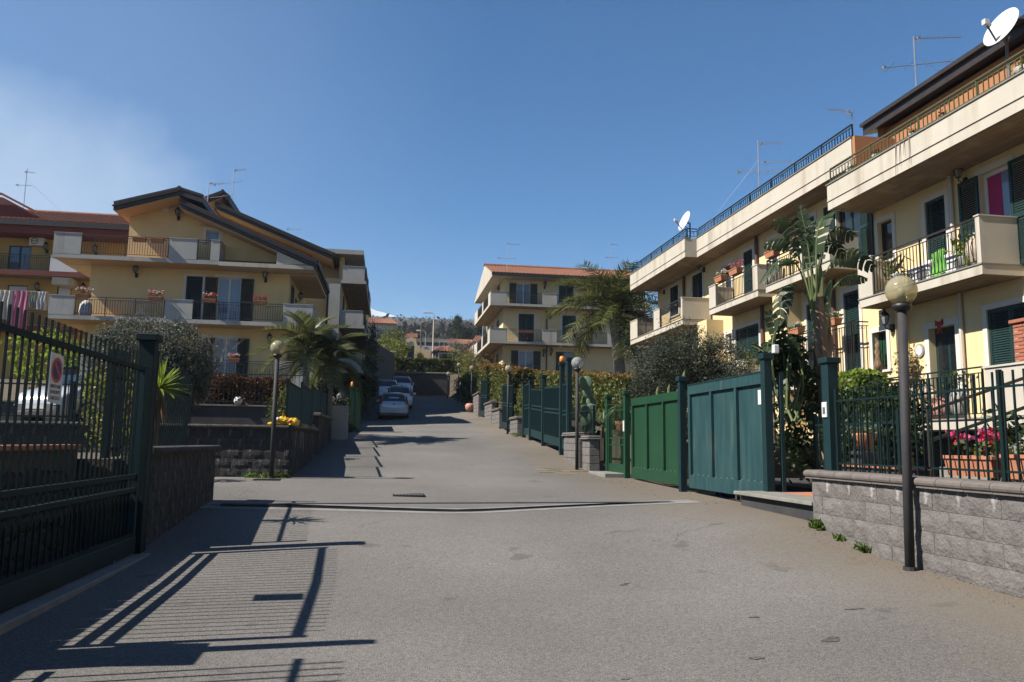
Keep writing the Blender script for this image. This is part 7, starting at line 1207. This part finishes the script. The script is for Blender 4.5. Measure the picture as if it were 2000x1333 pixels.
# left odds and ends
t = thing('yellow_bag', 'crumpled bright yellow bag lying on the dark wall by the left lamp post', 'bag', (-2.05, 17.3, 1.56)); r = random.Random(2); M['bag_red'] = mat('red print', (.5, .03, .03), None, rough=.4)
b = MB(); b.ball((-1.98, 17.28, 1.62), .15, 16, 10, .55); b.ball((-2.18, 17.28, 1.66), .12, 14, 9, .7); b.ball((-2.38, 17.28, 1.585), .11, 12, 8, .35); b.v = [(x+r.uniform(-.02, .02), y+r.uniform(-.02, .02), max(1.552, z+r.uniform(-.02, .02))) for x, y, z in b.v]; b.build('bag', M['yellow_bag'], t)
b = MB(); b.path([(-2.2, 17.28, 1.72), (-2.19, 17.26, 1.82), (-2.15, 17.28, 1.74)], .015, 5); b.build('handle', M['yellow_bag'], t); b = MB(); b.ball((-2.28, 17.2, 1.68), .04, 8, 6); b.build('bottle', M['wp'], t); b = MB(); b.ball((-2.02, 17.15, 1.64), .05, 8, 6, .6); b.build('print', M['bag_red'], t)
t = thing('football', 'white and black football lying on the wall below the brown hedge', 'ball', (-4.55, 25.1, 2.3)); b = MB(); b.ball((-4.55, 25.2, 2.42), .13, 16, 10); b.build('ball', M['wp'], t, True); b = MB(); [b.path([Vector((-4.55, 25.2, 2.42))+Vector(d).normalized()*.118, Vector((-4.55, 25.2, 2.42))+Vector(d).normalized()*.133], .035, 5) for d in ((.3, -1, .2), (-.6, -.8, .5), (.8, -.6, .6), (0, -.6, 1), (-.5, -1, -.4))]; stuff(b.build('patches', M['ink'], t))
t = thing('drying_rack', 'white folding drying rack on the lower balcony of the gabled house', 'drying rack', (-11.3, 38.1, 6.7)); b = MB()
for y in (37.9, 38.3): b.tube((-11.75, y, 6.7), (-11.0, y, 7.45), .02, 5); b.tube((-11.0, y, 6.7), (-11.75, y, 7.45), .02, 5)
b.build('legs', M['wp'], t); b = MB(); [b.tube((-11.95, 37.8+.06*i, 7.45), (-10.75, 37.8+.06*i, 7.45), .009, 4) for i in range(10)]; b.build('rods', M['wp'], t)
potlathe('covered_pot', 'bagged whitish bundle at the left end of the lower balcony', 'bundle', -13.75, 37.9, 6.7, [(.22, 0), (.28, .2), (.24, .55), (.1, .72)], 'cloth_b')
b = MB(); b.cbox(-6.2, -5.2, 26.2, 26.35, 1.9, 2.2, .01)
t = thing('wheelie_bin', 'dark bin with green and blue lids beyond the silver car', 'bin', (-10.8, 28.5, 1.9)); b = MB(); b.hexa([(-11.1, 28.2, 2.0), (-10.5, 28.2, 2.0), (-10.5, 28.8, 2.0), (-11.1, 28.8, 2.0), (-11.15, 28.15, 3.5), (-10.45, 28.15, 3.5), (-10.45, 28.85, 3.5), (-11.15, 28.85, 3.5)]); b.build('body', M['gp'], t); b = MB(); b.cbox(-11.2, -10.4, 28.1, 28.9, 3.5, 3.6, .03); b.build('lid', M['green'], t)
t = thing('garden_screen', 'pale grey panel wall behind the silver car', 'screen', (-8.4, 27.5, 2)); b = MB(); b.box(-10.0, -7.4, 27.5, 27.6, 1.9, 4.2); b.build('panel', M['grey_render'], t); b = MB(); b.box(-7.0, -6.5, 27.6, 27.7, 2, 4.7); b.build('post', M['ochre'], t)
b = MB(); r = random.Random(8); 
for k in range(16): x, y = r.uniform(3.7, 4.8), r.uniform(18.6, 20.6); a = r.uniform(-.4, .4); L = r.uniform(.06, .4); zz = gz(x, y)+.012; b.path([(x, y, zz), (x+L*cos(a), y+L*sin(a), zz+.004)], .008, 4)
o = b.build('palm_litter', M['straw']); o['label'] = 'dry palm straw scattered on the road below the clear globe lamp'; o['category'] = 'litter'; o['kind'] = 'stuff'
def pebbles(name, label, n, x0, x1, y0, y1, m, s0=.006, s1=.018):
    x = rng.uniform(x0, x1, n); y = rng.uniform(y0, y1, n); V = []; Fc = []
    for i in range(n):
        s = rng.uniform(s0, s1); z = gz(x[i], y[i]); o = len(V); V += [(x[i]-s, y[i], z), (x[i], y[i]-s, z), (x[i]+s*.9, y[i], z), (x[i], y[i]+s*1.1, z), (x[i], y[i], z+s*.9)]; Fc += [(o, o+1, o+4), (o+1, o+2, o+4), (o+2, o+3, o+4), (o+3, o, o+4)]
    b = MB(); b.v = V; b.f = Fc; b.m = [0]*len(Fc); o = stuff(b.build(name, M[m])); return o
pebbles('gravel', '', 900, 4.7, 5.04, 2, 8.8, 'soil', .003, .009); pebbles('gravel', '', 500, 4.6, 5.5, 11.1, 20, 'soil', .004, .012); pebbles('gravel', '', 260, -2.5, -2.2, 9.2, 17, 'soil', .004, .010)

# ------------------------------------------------------------------ the air
b = MB(); b.box(-3000, 3000, -3000, 3000, -12, 355); hz = b.build('haze', newmat('haze_air')[0]); hz['kind'] = 'stuff'
m = hz.data.materials[0]; t = m.node_tree; t.nodes.clear(); o = t.nodes.new('ShaderNodeOutputMaterial'); v = t.nodes.new('ShaderNodeVolumePrincipled'); v.inputs['Color'].default_value = (.72, .82, .95, 1); v.inputs['Density'].default_value = 2.0e-4; v.inputs['Anisotropy'].default_value = .0
t.links.new(v.outputs[0], o.inputs['Volume'])

for o in SC.objects:
    c = o.get('category')
    g = {'antenna': 'television antennas on the roofs', 'flower box': 'flower boxes on balconies and walls', 'satellite dish': 'satellite dishes on the roof terraces', 'air conditioner': 'air conditioners on the house walls', 'laundry': 'laundry on the clothes line', 'hedge': 'hedges along the street', 'post': 'capped gate posts', 'potted plant': 'potted plants on the right houses', 'palm tree': 'palm trees in the gardens'}.get(c)
    if g and not o.get('group'): o['group'] = g
